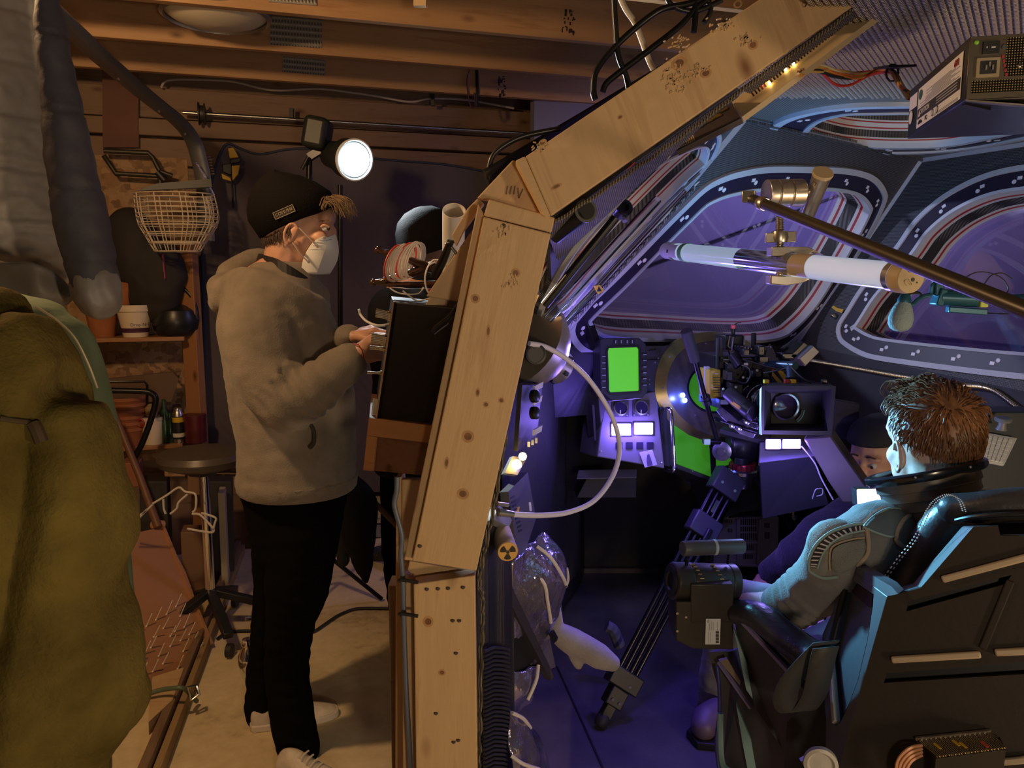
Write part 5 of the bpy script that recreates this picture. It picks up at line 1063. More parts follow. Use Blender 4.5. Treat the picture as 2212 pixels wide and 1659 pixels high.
MB().prism(poly(PBk, bkpx, -.019), sv * .8).build('back_core', mat('chair_cyan_lit', (.095, .10, .12), .5, var=.15, vs=6, bs=.1), ch, bevel=.003, sharp=30)  # same shell as the back; cyan light is mixed into this colour
panel('slot_back', poly(PBk, sl1, -.0185), .001, BLACK, ch); panel('slot_back', poly(PBk, sl2, -.0185), .001, BLACK, ch)
RIB_LIT = mat('chair_rib_lit', (.30, .24, .17), .5)  # tan tone paints the light that the raised ribs catch
for a, b_ in ((z4(1515, 52), z4(2330, -165)), (z4(1085, 733), z4(1845, 688)), (z4(1965, 672), z4(2400, 650)), (z4(2015, 1600), z4(2400, 1565))):
    MB().beam(PBk.hit(*a, .003), PBk.hit(*b_, .003), .012, .010, PBk.n).build('rib', RIB_LIT, ch, bevel=.003)
MB().beam(PBk.hit(*z4(1860, 640), .002), PBk.hit(*z4(2100, 60), .002), .012, .006, PBk.n).build('rib', CHM, ch, bevel=.002)
PSd = Pl(at(1917, 1287, 1.335), at(1812, 1659, 1.305), at(1823, 1218, 1.56))
wing = [(1823, 1218), (1917, 1288), (1885, 1400), (1812, 1659), (1790, 1850), (1780, 1850), (1784, 1560), (1774, 1440), (1776, 1370), (1798, 1320)]
rec = [z4(715, 32), z4(930, 180), z4(922, 290), z4(880, 560), z4(800, 900), z4(735, 1080), z4(650, 1260), z4(612, 1290), z4(592, 1240), z4(545, 610), z4(590, 580)]
panel('left_wing', poly(PSd, wing), .018, mat('chair_cyan_lit', (.095, .10, .12), .5, var=.15, vs=6, bs=.1), ch, holes=[poly(PSd, rec)], bevel=.002)
panel('wing_recess', poly(PSd, rec, -.015), .01, mat('chair_cyan_lit'), ch)
MB().prism(poly(PSd, [(1823, 1218), (1838, 1216), (1926, 1267), (1940, 1283), (1917, 1288)], .001), V3((.02, .02, 0))).build('top_chamfer', mat('chair_cyan_lit'), ch)
MB().beam(PSd.hit(*z4(560, 610), .0), PSd.hit(*z4(615, 1270), 0), .014, .012, PSd.n).build('recess_strip', mat('strip_pale', (.4, .42, .42), .5), ch, bevel=.002); MB().beam(PSd.hit(*z4(710, 50), .0), PSd.hit(*z4(570, 590), 0), .012, .01, PSd.n).build('recess_strip', CHM, ch, bevel=.002)
panel('dark_window', poly(PSd, [z4(735, 50), z4(925, 185), z4(915, 280), z4(870, 270), z4(740, 150)], -.012), .002, mat('maroon_dark', (.035, .012, .025), .5), ch)
# leather bolster with stitches and headrest roll
bol = cat_rom([at(1962, 1285, 1.50), at(1994, 1222, 1.50), at(2026, 1164, 1.48), at(2054, 1124, 1.46), at(2084, 1106, 1.44)], 6)
b = MB(); b.tube(bol, [.060 - .022 * k / (len(bol) - 1) for k in range(len(bol))], 20, flat=.9); b.ball(bol[-1], .035); b.ball(bol[0], .05)
body('side_bolster', fuse(b, .006, 4), LEA, ch)
hd = cat_rom([at(2062, 1100, 1.43), at(2110, 1098, 1.40), at(2180, 1090, 1.37), at(2300, 1088, 1.33), at(2440, 1098, 1.30)], 6); b = MB(); b.tube(hd, .031, 22); b.ball(hd[0], (.030, .031, .031)); body('headrest_roll', fuse(b, .005, 4), LEA, ch)
MB().tube(cat_rom([at(2066, 1124, 1.40), at(2110, 1116, 1.36), at(2212, 1110, 1.32), at(2400, 1112, 1.27)], 6), .0045, 8).build('piping', BLACK, ch)
panel('cushion_back', [at(2070, 1130, 1.42), at(2400, 1125, 1.31), at(2400, 1200, 1.31), at(1990, 1290, 1.46)], .05, LEA, ch, bevel=.01)
stw = mat('stitch_white', (.78, .78, .80), .5); sm = MB()
edge = cat_rom([at(x, y, Y) for x, y, Y in ((1902, 1258, 1.45), (1936, 1210, 1.44), (1970, 1168, 1.43), (1990, 1130, 1.42), (2003, 1100, 1.40), (2022, 1078, 1.39), (2048, 1068, 1.38), (2070, 1080, 1.37), (2080, 1105, 1.365))], 12)
for off in (0, .006):
    for k in range(0, len(edge) - 1, 2): sm.tube([edge[k] + V3((off, 0, -off * .3)), edge[k].lerp(edge[k + 1], .9) + V3((off, 0, -off * .3))], .0014, 5)
tag(sm.build('stitching', stw, ch), kind='stuff')
# armrest, seat, lower frame, strap, cable
ARM = mat('arm_leather', (.04, .038, .048), .3, bs=.3, bscale=100, var=.2)
b = MB(); b.tube(cat_rom([at(1592, 1322, 1.72), at(1640, 1330, 1.66), at(1700, 1378, 1.58), at(1768, 1425, 1.50)], 5), [.030] + [.042] * 14 + [.05], 16, flat=.7); b.ball(at(1595, 1322, 1.72), .030)
body('arm_pad', fuse(b, .006, 4), ARM, ch)
EDGE_TEAL_LIT = mat('edge_lit_teal', (.16, .28, .30), .45); CFR = mat('chair_frame', (.055, .052, .058), .5, var=.1)  # teal light on the raised edges is painted into their colour
panel('arm_side', [at(1583, 1322, 1.70), at(1640, 1385, 1.62), at(1712, 1460, 1.52), at(1790, 1560, 1.45), at(1790, 1700, 1.45), at(1690, 1620, 1.56), at(1630, 1530, 1.62), at(1596, 1400, 1.70)], .02, CFR, ch, bevel=.003)
MB().beam(at(1584, 1322, 1.695), at(1705, 1452, 1.53), .008, .008).build('edge_trim', mat('edge_lit_violet', (.25, .22, .42), .4), ch)  # violet light along this edge is painted into its colour
MB().prism([at(1584, 1356, 1.685), at(1590, 1372, 1.685), at(1612, 1430, 1.66), at(1626, 1510, 1.625), at(1612, 1490, 1.635), at(1598, 1420, 1.67)], V3((.004, .012, 0))).build('edge_fin', EDGE_TEAL_LIT, ch)
panel('front_leg', [at(1528, 1408, 1.80), at(1586, 1404, 1.78), at(1606, 1470, 1.72), at(1700, 1590, 1.60), at(1760, 1700, 1.54), at(1760, 1850, 1.54), at(1570, 1850, 1.70), at(1560, 1640, 1.74), at(1548, 1480, 1.78)], .03, CFR, ch, bevel=.003)
MB().prism([at(1590, 1522, 1.70), at(1600, 1545, 1.69), at(1622, 1600, 1.675), at(1640, 1700, 1.65), at(1622, 1700, 1.655), at(1605, 1610, 1.68)], V3((.004, .012, 0))).build('edge_fin', EDGE_TEAL_LIT, ch)
MB().beam(at(1552, 1430, 1.765), at(1622, 1530, 1.68), .008, .006).build('edge_trim', mat('edge_lit_violet'), ch); MB().prism([at(1554, 1428, 1.76), at(1572, 1424, 1.75), at(1600, 1472, 1.71), at(1598, 1480, 1.71)], V3((0, .01, 0))).build('pale_fillet', RIB_LIT, ch)
MB().tube(cat_rom([at(1549, 1440, 1.76), at(1553, 1480, 1.75), at(1554, 1540, 1.74), at(1548, 1590, 1.73), at(1550, 1640, 1.72), at(1560, 1700, 1.7)], 6), .0045, 8).build('blue_cable', mat('cable_blue', (.02, .03, .20), .4), ch)
MB().tube(cat_rom([at(1556, 1540, 1.735), at(1558, 1640, 1.72), at(1580, 1670, 1.7), at(1640, 1720, 1.66)], 6), .008, 8).build('edge_trim', EDGE_TEAL_LIT, ch)
b = MB(); sp_ = cat_rom([at(1785, 1385, 1.40), at(1745, 1425, 1.42), at(1708, 1470, 1.44), at(1696, 1510, 1.45), at(1708, 1535, 1.45), at(1735, 1535, 1.44), at(1758, 1505, 1.42), at(1768, 1470, 1.40), at(1776, 1430, 1.39), at(1784, 1400, 1.385)], 6)
wv_ = [(V3((.80, -.25, .22)).normalized() * .024)] * len(sp_)
b.strip([p + v for p, v in zip(sp_, wv_)], [p - v for p, v in zip(sp_, wv_)], closed=False); so = b.build('strap', mat('webbing', (.06, .065, .068), .75, bs=.3, bscale=200), ch); k = so.modifiers.new('s', 'SOLIDIFY'); k.thickness = .003
MB().lathe([(.028, -.008), (.030, -.006), (.030, .006), (.024, .008), (.020, .004), (.010, .004), (.0001, .006)], at(1773, 1650, 1.30), V3((-.3, -.95, .1)), n=30).build('castor_wheel', mat('wheel_grey', (.35, .34, .32), .4), ch); MB().beam(at(1738, 1636, 1.36), at(1752, 1660, 1.36), .01, .02).build('castor_clip', CHROME, ch)
panel('seat_underside', [at(1700, 1560, 1.5), at(1790, 1480, 1.45), at(1790, 1850, 1.45), at(1680, 1850, 1.6)], .02, MATTE, ch)
b = MB(); b.loft([[at(x, y, Y) for x, y, Y in r] for r in ([(1640, 1400, 1.75), (1790, 1400, 1.6), (1900, 1330, 1.55), (1800, 1330, 1.9)], [(1660, 1470, 1.75), (1790, 1480, 1.6), (1900, 1420, 1.55), (1810, 1400, 1.9)])]).build('seat_cushion', LEA, ch, bevel=.01)
# second power supply at the foot of the chair back
s2 = thing('mesh_power_supply', 'open frame mesh topped power supply at the bottom of the chair back', 'power supply', PBk.hit(2080, 1659, .05))
mq = [PBk.hit(1978, 1596, .006), PBk.hit(2022, 1634, .045), PBk.hit(2173, 1614, .045), PBk.hit(2141, 1579, .006)]
panel('mesh_cover', mq, .003, cells('psu_mesh', (.03, .025, .018), (.5, .40, .26), 120, .35, .6, .001, 120, .8), s2)
MB().beam(mq[0], mq[3], .006, .005).build('lip', BRASSY, s2); MB().prism([mq[1], mq[2], mq[2] - UP * .09, mq[1] - UP * .09], V3((.01, .06, 0))).build('case', cells('psu_mesh'), s2) if 0 else MB().prism([mq[1] - UP * .004, mq[2] - UP * .004, mq[2] - UP * .09, mq[1] - UP * .09], V3((.012, .035, 0))).build('case', mat('psu_dark', (.035, .032, .028), .4, .5), s2)
for k in range(14): p = mq[0].lerp(mq[3], .05 + k * .065).lerp(mq[1].lerp(mq[2], .05 + k * .065), .12); MB().ball(p + UP * .001, .0016, n=6, m=4).build('rivet', RIVET, s2)
for u, v in ((.15, .4), (.42, .35), (.48, .5), (.75, .6)): p = mq[0].lerp(mq[3], u).lerp(mq[1].lerp(mq[2], u), v); MB().beam(p + UP * .002, p + (mq[1] - mq[0]) * .3 + UP * .002, .004, .002).build('component', YEL if u < .5 else mat('wire_red'), s2)
for k in range(4): MB().tube(cat_rom([PBk.hit(1992, 1610 + k * 7, .018), PBk.hit(1962 + k * 2, 1618 + k * 9, .03), PBk.hit(1938 + k * 6, 1648 + k * 8, .03), PBk.hit(1938 + k * 8, 1700, .03)], 6), .0028, 6).build('wire', mat('wire_copper', (.55, .28, .15), .4), s2)
# throttle quadrant on the left arm of the chair
th = thing('throttle_quadrant', 'dark throttle unit with a horizontal grip bar on the chair arm, white serial sticker below', 'throttle', at(1520, 1405, 1.76))
YT = 1.74; TH = mat('throttle_shell', (.030, .026, .023), .42, var=.12, vs=20, bs=.1, bscale=150)
t1, t2 = at(1470, 1255, YT), at(1588, 1258, YT + .03); tdx = (t2 - t1).normalized()
MB().lathe([(.040, -.012), (.044, -.008), (.044, .028), (.042, .030), (.042, .034), (.0435, .036), (.0435, .128), (.042, .13), (.044, .132), (.044, .150), (.040, .153), (.0001, .153)], t1 - tdx * .012, tdx, n=44).build('drum', TH, th, bevel=.0008)
MB().lathe([(.034, .0), (.034, -.003), (.022, -.004), (.018, .002), (.0001, .002)], t1 - tdx * .024, tdx, n=32).build('end_disc', BLACK, th)
MB().prism([at(1492, 1300, YT - .045), at(1585, 1300, YT - .04), at(1585, 1404, YT - .04), at(1496, 1402, YT - .045), at(1460, 1384, YT - .045), at(1460, 1300, YT - .045)], V3((0, .09, 0))).build('base_box', TH, th, bevel=.003)
MB().prism([at(1492, 1262, YT - .046), at(1585, 1262, YT - .042), at(1585, 1345, YT - .042), at(1492, 1345, YT - .046)], V3((0, .05, 0))).build('front_cover', TH, th, bevel=.003)
g1, g2 = at(1474, 1185, YT - .02), at(1604, 1180, YT + .02)
MB().tube([g1, g2], .0178, 28).build('grip_bar', mat('grip_grey', (.085, .085, .09), .38), th, bevel=.002); gm = g1.lerp(g2, .52); MB().lathe([(.0183, -.0035), (.0183, .0035)], gm, g2 - g1, n=28).build('grip_band', mat('band_grey', (.5, .48, .45), .5), th)
for t in (.09, .78): p = g1.lerp(g2, t); MB().rod(p - UP * .01, p - UP * .045 + V3((0, .01, 0)), .0038).build('grip_post', BMETAL, th)
GLB = mat('gold_mark', (.55, .42, .16), .35, .3)
for x0 in (1497, 1545):
    for k in range(5):
        a = .5 + k * .22; c = t1 + tdx * ((x0 - 1470) / 118 * .125 + k * .004); p = c + V3((0, -cos(pi / 2 - a + .35), sin(pi / 2 - a + .35))) * .0441
        MB().box(p, (.009, .0016, .006), Matrix.Rotation(-(a - .35), 3, 'X') if 0 else Matrix.Rotation(a - .1, 3, 'X')).build('scale_mark', GLB, th)
MB().box(t1 + tdx * .07 + V3((0, -.0425, .008)), (.088, .002, .004)).build('scale_line', GLB, th)
PT = Pl(at(1523, 1392, YT - .0465), at(1556, 1392, YT - .0462), at(1525, 1336, YT - .0465))
panel('serial_sticker', poly(PT, [(1523, 1392), (1555, 1392), (1557, 1337), (1525, 1337)], .001), .001, lab, th, bevel=0)
for k in range(12): panel('barcode_bar', poly(PT, [(1546, 1364 + k * 2.3), (1553, 1364 + k * 2.3), (1553, 1363 + k * 2.3 - .6 * (k % 3)), (1546, 1363 + k * 2.3 - .6 * (k % 3))], .0016), .0005, INKB, th)
text('sticker_mark', 'CE', .006, PT.hit(1530, 1342, .0016), PT.hit(1530, 1345) - PT.hit(1530, 1340), PT.n, INKB, th); text('sticker_mark', 'T6000', .0055, PT.hit(1551, 1350, .0016), PT.hit(1530, 1345) - PT.hit(1530, 1340), PT.n, INKB, th) if 0 else None
for x in (1532, 1536, 1540, 1549): panel('print_line', poly(PT, [(x, 1340 + (x % 3) * 3), (x + 1.2, 1340 + (x % 3) * 3), (x + 1.2, 1362), (x, 1362)], .0016), .0004, INKG, th)
for x in (1530, 1534): panel('print_line', poly(PT, [(x, 1366), (x + 1, 1366), (x + 1, 1388), (x, 1388)], .0016), .0004, INKG, th)
for x, y in ((1482, 1333), (1463, 1325), (1463, 1363)): MB().lathe([(.003, 0), (.003, .0015), (.0001, .002)], at(x, y, YT - .046), (0, -1, 0), n=10).build('screw', BRASSY, th)

# ================================================================== PEOPLE
def limb(b, pts, rad, n=14, k=5, flat=1.):
    ps = cat_rom([V3(p) for p in pts], k); M_ = len(ps) - 1; rs = []
    for i in range(len(ps)):
        t = i / M_ * (len(rad) - 1); q = min(int(t), len(rad) - 2); s = t - q; s = s * s * (3 - 2 * s); rs.append(rad[q] + (rad[q + 1] - rad[q]) * s)
    b.tube(ps, rs, n, flat=flat); b.ball(ps[0], rs[0], n=n); b.ball(ps[-1], rs[-1], n=n); return b
def ringz(c, f, df, dl, n=24, sq=2.3):
    f = V3((f[0], f[1], 0)).normalized(); l = V3((-f.y, f.x, 0)); out = []
    for k in range(n):
        a = 2 * pi * k / n; ca, sa = cos(a), sin(a); ca = math.copysign(abs(ca) ** (2 / sq), ca); sa = math.copysign(abs(sa) ** (2 / sq), sa)
        out.append(V3(c) + f * df * ca + l * dl * sa)
    return out
def folds(amp, scale, stretch=(1, 1, 1), seed=0):
    st = V3(stretch)
    def fn(co, no):
        p = V3((co.x * st.x, co.y * st.y, co.z * st.z)) * scale + V3((seed, seed * 2, 0))
        return amp * (1 - 2 * abs(noise.noise(p))) + amp * .4 * noise.noise(p * 2.3)
    return fn
def hand(b, W, K, Up, side, r=.0085, curl=.6, spread=.012, seed=0):
    """palm from wrist W to knuckle centre K, Up = back of the hand, side = towards the index finger"""
    W, K, Up, side = V3(W), V3(K), V3(Up).normalized(), V3(side).normalized(); d = (K - W).normalized()
    for s in (-1, 0, 1): limb(b, [W + side * s * .014, W.lerp(K, .5) + side * s * .021, K + side * s * .026], [.019, .0175, .0125], 10, 3, .8)
    L = [.040, .045, .042, .033]
    for i in range(4):
        s = 1.5 - i; p0 = K + side * s * .0185; a = curl * (.8 + .12 * i); d1 = (d * cos(a * .7) - Up * sin(a * .7)); d2 = (d * cos(a * 1.6) - Up * sin(a * 1.6)); d3 = (d * cos(a * 2.3) - Up * sin(a * 2.3))
        p1 = p0 + d1 * L[i]; p2 = p1 + d2 * L[i] * .68; p3 = p2 + d3 * L[i] * .52
        b.tube([p0 - d * .012, p0, p1, p2, p3], [r * 1.15, r * 1.12, r, r * .92, r * .74], 9); b.ball(p3, r * .74, n=9, m=6); b.ball(p1, r * 1.06, n=9, m=6); b.ball(p0, r * 1.2, n=9, m=6)
    t0 = W.lerp(K, .25) + side * .024; t1 = W.lerp(K, .62) + side * .046 - Up * .012; t2 = K + side * .044 - Up * .026 + d * .006; t3 = K + side * .034 - Up * .034 + d * .024
    limb(b, [t0, t1, t2, t3], [.0155, .0125, .0105, .0085], 10, 3)
def shoe(heel, toe, h, m, sole_m, parent, wid=.047):
    heel, toe = V3(heel), V3(toe); d = (toe - heel); L = d.length; d.normalize(); l = V3((-d.y, d.x, 0)).normalized(); rings = []
    for t, hw, tp in ((-.02, .5, .055), (.0, .72, .085), (.12, .80, .098), (.28, .80, .100), (.42, .86, .082), (.58, .98, .062), (.75, 1.0, .050), (.9, .82, .040), (.98, .50, .030), (1.0, .25, .022)):
        c = heel + d * L * t; hw *= wid; tp *= h / .1
        rings.append([c + l * hw * cos(a) + UP * (.018 + (tp - .018) * max(0, sin(a)) if sin(a) >= 0 else .018 + .006 * sin(a)) for a in [2 * pi * k / 16 for k in range(16)]])
    o = MB().loft(rings).build('shoe', m, parent, sharp=70); o.modifiers.new('s', 'SUBSURF').levels = 1
    out = []
    for t, hw in ((-.03, .45), (.0, .78), (.15, .86), (.4, .9), (.6, 1.03), (.78, 1.05), (.92, .85), (1.0, .5), (1.02, .2)): out.append((t, hw * wid))
    loop = [heel + d * L * t + l * w_ for t, w_ in out] + [heel + d * L * t - l * w_ for t, w_ in out[::-1]]
    MB().prism(loop, UP * .024).build('sole', sole_m, parent, bevel=.004)
    for k in range(4): c = heel + d * L * (.40 + .075 * k) + UP * ((.086 - .009 * k) * h / .1); MB().tube([c + l * .022, c + UP * .004, c - l * .022], .0028, 6).build('lace', sole_m, parent)
    return o
HOOD = mat('hoodie_taupe', (.235, .198, .155), .95, var=.14, vs=16, bs=.35, bscale=240, sheen=.15, spec=.1); TRS = mat('trouser_black', (.005, .0045, .0045), .95, bs=.2, bscale=200, spec=.05)
KNIT = mat('knit_black', (.006, .005, .005), .95, bs=.5, bscale=300, spec=.15); HAIR = mat('hair_brown', (.21, .125, .06), .5, var=.4, vs=60); MASKM = mat('mask_white', (.78, .77, .74), .8, bs=.15, bscale=220)
SHOE = mat('shoe_cream', (.55, .46, .36), .75, var=.15, vs=30); SOLE = mat('sole_cream', (.62, .53, .42), .6)
def strands(name, roots, m, parent, r=.0011, n=5):
    b = MB()
    for pts in roots: q = cat_rom(pts, 4); b.tube(q, [r * (1 - .75 * i / (len(q) - 1)) for i in range(len(q))], n)
    return tag(b.build(name, m, parent), kind='stuff')
# ------------------------------------------------------------------ standing man in the taupe hoodie
Y1 = 2.28
m1 = thing('person', 'man in taupe hoodie, black beanie and white face mask standing at the black box', 'person', gz(640, 1640, 0))
fd = V3((.96, .26, 0)).normalized(); ld = V3((-fd.y, fd.x, 0))        # facing right, a little away
RH = Matrix((fd, ld, UP)).transposed() @ Matrix.Rotation(R_(14), 3, 'Y')
def a1(x, y, dY=0): return at(x, y, Y1 + dY)
b = MB(); b.ball(a1(636, 468), (.108, .082, .112), RH); b.ball(a1(668, 520), (.082, .062, .085), RH); b.ball(a1(682, 556), (.055, .045, .042), RH)
b.ball(a1(702, 472), (.03, .058, .035), RH); b.ball(a1(712, 505), (.022, .016, .026), RH)   # brow, nose bridge
b.ball(a1(690, 512, -.045), (.024, .018, .020), RH)
limb(b, [a1(625, 530), a1(612, 580), a1(603, 640)], [.064, .062, .075])
limb(b, [a1(603, 640), a1(610, 800), a1(630, 1000)], [.12, .13, .13])
limb(b, [a1(585, 680, -.12), a1(622, 872, -.26), a1(785, 758, -.25)], [.05, .045, .027]); limb(b, [a1(600, 680, .14), a1(660, 860, .16), a1(752, 728, -.10)], [.05, .045, .027])
limb(b, [a1(640, 1060, -.04), a1(625, 1340, -.04), a1(640, 1600, -.0)], [.08, .05, .038]); limb(b, [a1(615, 1060, .1), a1(598, 1310, .14), a1(574, 1500, .16)], [.08, .05, .038])
hand(b, a1(772, 768, -.25), a1(814, 752, -.24), V3((-.15, -.75, .6)), V3((.25, .15, .95)), curl=.55, r=.0095)
hand(b, a1(762, 726, -.10), a1(806, 712, -.10), V3((-.2, .1, 1)), V3((.3, -1, -.1)), curl=.75)
skin = fuse(b, .0048, 3)
def facefn(co, no): return .0012 * noise.noise(co * 40)
displace(skin, facefn); body('body', skin, SKIN, m1)
# ear, eye, brow
b = MB(); e0 = a1(632, 507, -.092); b.ball(e0, (.014, .009, .030), RH @ Matrix.Rotation(.25, 3, 'Y')); b.tube([e0 + RH @ V3((.018 * cos(t) - .004, -.006, .030 * sin(t))) for t in [k * .5 + .6 for k in range(9)]], .0045, 8)
body('ear', fuse(b, .0028, 2), SKIN, m1)
eb = a1(703, 493, -.052); MB().ball(eb, (.0105, .0105, .0095), n=14).build('eye', mat('eye_white', (.6, .58, .55), .2), m1); MB().ball(eb + V3((.0085, -.003, -.001)), .0055, n=10).build('iris', mat('iris', (.05, .04, .03), .1), m1)
MB().tube(cat_rom([eb + V3((-.010, -.010, .003)), eb + V3((.0, -.012, .008)), eb + V3((.012, -.007, .002))], 4), .0036, 8).build('eyelid', SKIN, m1)
rr = random.Random(11)
strands('eyebrow', [[eb + V3((-.016 + .003 * k, -.006, .016 + rr.uniform(0, .004))), eb + V3((-.006 + .003 * k, -.008, .020 + rr.uniform(0, .003)))] for k in range(10)], HAIR, m1, .001)
# beanie with turned brim and patch
bc = a1(650, 482); bu = (a1(598, 366) - bc).normalized(); bf = (a1(742, 441) - a1(562, 520)); bf = (bf - bu * bf.dot(bu)).normalized(); bl = bu.cross(bf)
def bring(h, fx, bx, lx, n=30): return [bc + bu * h + bf * ((fx if cos(2 * pi * k / n) > 0 else bx) * cos(2 * pi * k / n)) + bl * lx * sin(2 * pi * k / n) for k in range(n)]
prof = [(-.002, .118, .122, .094), (.0, .121, .126, .098), (.05, .117, .135, .100), (.062, .110, .137, .098), (.09, .090, .128, .09), (.12, .060, .110, .075), (.142, .028, .085, .058), (.157, .004, .062, .038), (.163, -.01, .045, .015), (.164, -.02, .03, .003)]
o = MB().loft([bring(*p) for p in prof], cap=True).build('beanie', KNIT, m1, sharp=70)
pn = (-bl if bl.dot(CAM - bc) < 0 else bl); pc = bc + bu * .028 - bf * .008 + pn * .0995
def pq(u, v, off=0): return pc + bf * u + bu * v + pn * off
PB1 = mat('patch_border', (.30, .24, .16), .7); panel('patch', [pq(-.030, -.009, .001), pq(.030, -.009, .001), pq(.030, .010, .001), pq(-.030, .010, .001)], .003, mat('patch_dark', (.03, .025, .022), .8), m1)
for q in ((-.030, -.009, .030, -.009), (.030, -.009, .030, .010), (.030, .010, -.030, .010), (-.030, .010, -.030, -.009)): MB().beam(pq(q[0], q[1], .0015), pq(q[2], q[3], .0015), .0022, .0015).build('patch_border', PB1, m1)
text('patch_lettering', 'COMUNE', .0125, pq(0, .0005, .0018), bf, pn, PB1, m1)
# fringe and nape hair
R0_ = []
for k in range(150):
    s = rr.uniform(-.07, .07); p = bc + bu * rr.uniform(-.004, .012) + bf * (.112 - 6 * s * s) + bl * s; u = rr.uniform(.9, 1.6)
    R0_.append([p, p + (bf * .014 + bu * .012) * u, p + (bf * .028 + V3((rr.uniform(-.006, .006), 0, 0)) - bu * .004) * u, p + (bf * .024 - bu * .026 + V3((rr.uniform(-.008, .01), rr.uniform(-.006, .006), rr.uniform(-.006, .006)))) * u])
strands('fringe_hair', R0_, HAIR, m1, .0017)
R0_ = []
for k in range(110):
    x = rr.uniform(562, 625); p = a1(x, 512 - (x - 562) * .28 + rr.uniform(-4, 4), -.03 - (x - 562) * .0011 + rr.uniform(-.006, .0)); R0_.append([p, p + V3((rr.uniform(-.003, .006), -.004, -.014)), p + V3((rr.uniform(-.002, .012), -.003, -.028))])
strands('nape_hair', R0_, mat('hair_dark', (.07, .04, .025), .6), m1, .0016)
# mask with folded ridge and straps
def mk(x, y, d): return a1(x, y, d)
edge = [mk(650, 590, -.062), mk(656, 556, -.075), mk(676, 523, -.078), mk(700, 510, -.055)]; mid = [mk(682, 592, -.052), mk(694, 560, -.058), mk(704, 530, -.052), mk(708, 512, -.038)]; rid = [mk(710, 592, .01), mk(727, 561, .0), mk(729, 530, .0), mk(722, 505, -.005)]; far = [mk(690, 585, .06), mk(700, 555, .07), mk(705, 525, .06), mk(708, 506, .03)]
rows = [cat_rom(r, 4) for r in (edge, mid, rid, far)]; b = MB(); q = len(rows[0]); b.add([p for r in rows for p in r], [[i * q + j, i * q + j + 1, (i + 1) * q + j + 1, (i + 1) * q + j] for i in range(3) for j in range(q - 1)])
o = b.build('face_mask', MASKM, m1, sharp=25); s = o.modifiers.new('s', 'SOLIDIFY'); s.thickness = .003; s.offset = 1
mk_ = o; STR = mat('strap_cream', (.70, .58, .46), .7)
MB().tube([a1(646, 492, -.098), a1(666, 512, -.096), a1(686, 534, -.082)], .0036, 6, flat=.5).build('strap', STR, mk_); MB().tube([a1(632, 524, -.105), a1(648, 548, -.095), a1(668, 568, -.078)], .0036, 6, flat=.5).build('strap', STR, mk_)
MB().beam(a1(702, 520, -.058), a1(715, 517, -.03), .004, .002).build('nose_wire', mat('nose_wire', (.25, .32, .48), .4), mk_)
for x, y in ((686, 533), (667, 566)): MB().lathe([(.004, 0), (.004, .001), (.0001, .001)], a1(x, y, -.084), (0, -1, 0), n=10).build('weld_dot', GREYP, mk_)
# hoodie
sp = [(1046, 512, 772, .205), (1020, 508, 774, .21), (1000, 512, 772, .205), (950, 511, 772, .20), (890, 502, 770, .205), (830, 492, 764, .21), (760, 484, 748, .215), (700, 480, 728, .22), (655, 486, 704, .215), (620, 505, 690, .175), (590, 528, 680, .12), (568, 548, 668, .085)]
b = MB(); b.loft([ringz(a1((x0 + x1) / 2, y), fd, (x1 - x0) / 2 * Y1 / F * .97, dl, 26, 2.2) for y, x0, x1, dl in sp])
limb(b, [a1(562, 660, -.11), a1(560, 720, -.17), a1(585, 810, -.21), a1(624, 868, -.24)], [.105, .108, .098, .082], 18)
limb(b, [a1(622, 868, -.24), a1(674, 842, -.25), a1(722, 806, -.25), a1(757, 779, -.25)], [.080, .068, .057, .045], 18)
limb(b, [a1(640, 680, .15), a1(690, 830, .17), a1(700, 800, .10), a1(752, 732, -.09)], [.09, .08, .06, .04], 16)
b.ball(a1(505, 628, .0), (.075, .14, .05), RH); b.ball(a1(484, 640, -.02), (.04, .11, .055), RH)
limb(b, [a1(492, 632, .05), a1(530, 618, -.13), a1(610, 638, -.155), a1(672, 662, -.10), a1(694, 668, .0)], [.048, .05, .045, .036, .03], 14)
limb(b, [a1(505, 600, .05), a1(560, 570, .13), a1(640, 600, .12), a1(690, 640, .0)], [.05, .045, .04, .03], 14)
hm = fuse(b, .0075, 4)
E0, SH, WR = a1(624, 868, -.24), a1(562, 680, -.15), a1(781, 762, -.25)
f1 = folds(.0045, 7, (1, 1, 1.6), 3); f2 = folds(.003, 16, (1, 1, 2), 5)
fax = (WR - E0).normalized()
def hf(co, no):
    d = f1(co, no) * .8 + f2(co, no) * .5
    v = co - E0; t = v.dot(fax)
    if -.06 < t < .17 and (v - fax * t).length < .095: d += .0065 * sin(t * 150 + 3 * noise.noise(co * 9) + v.z * 40) * max(0, 1 - abs(t - .05) / .13)
    if co.z < a1(640, 985).z: d += .004 * sin((co.z) * 120) * .3
    return d
displace(hm, hf); hm_o = body('hoodie', hm, HOOD, m1)
MB().tube(cat_rom([a1(690, 668, -.045), a1(706, 720, -.06), a1(718, 775, -.08), a1(738, 830, -.08)], 6), .0032, 6).build('zip', BMETAL, hm_o)
MB().loft([ringz(a1(643, y), fd, r_ * .975, r2, 28, 2.2) for y, r_, r2 in ((1050, .176, .201), (1046, .182, .207), (1022, .186, .212), (1016, .180, .206))], cap=False).build('waistband', HOOD, hm_o)
MB().tube(cat_rom([a1(655, 905, -.20), a1(676, 925, -.20), a1(678, 955, -.20), a1(668, 968, -.20)], 5), .006, 8).build('pocket_edge', mat('pocket_dark', (.05, .04, .03), .9), hm_o)
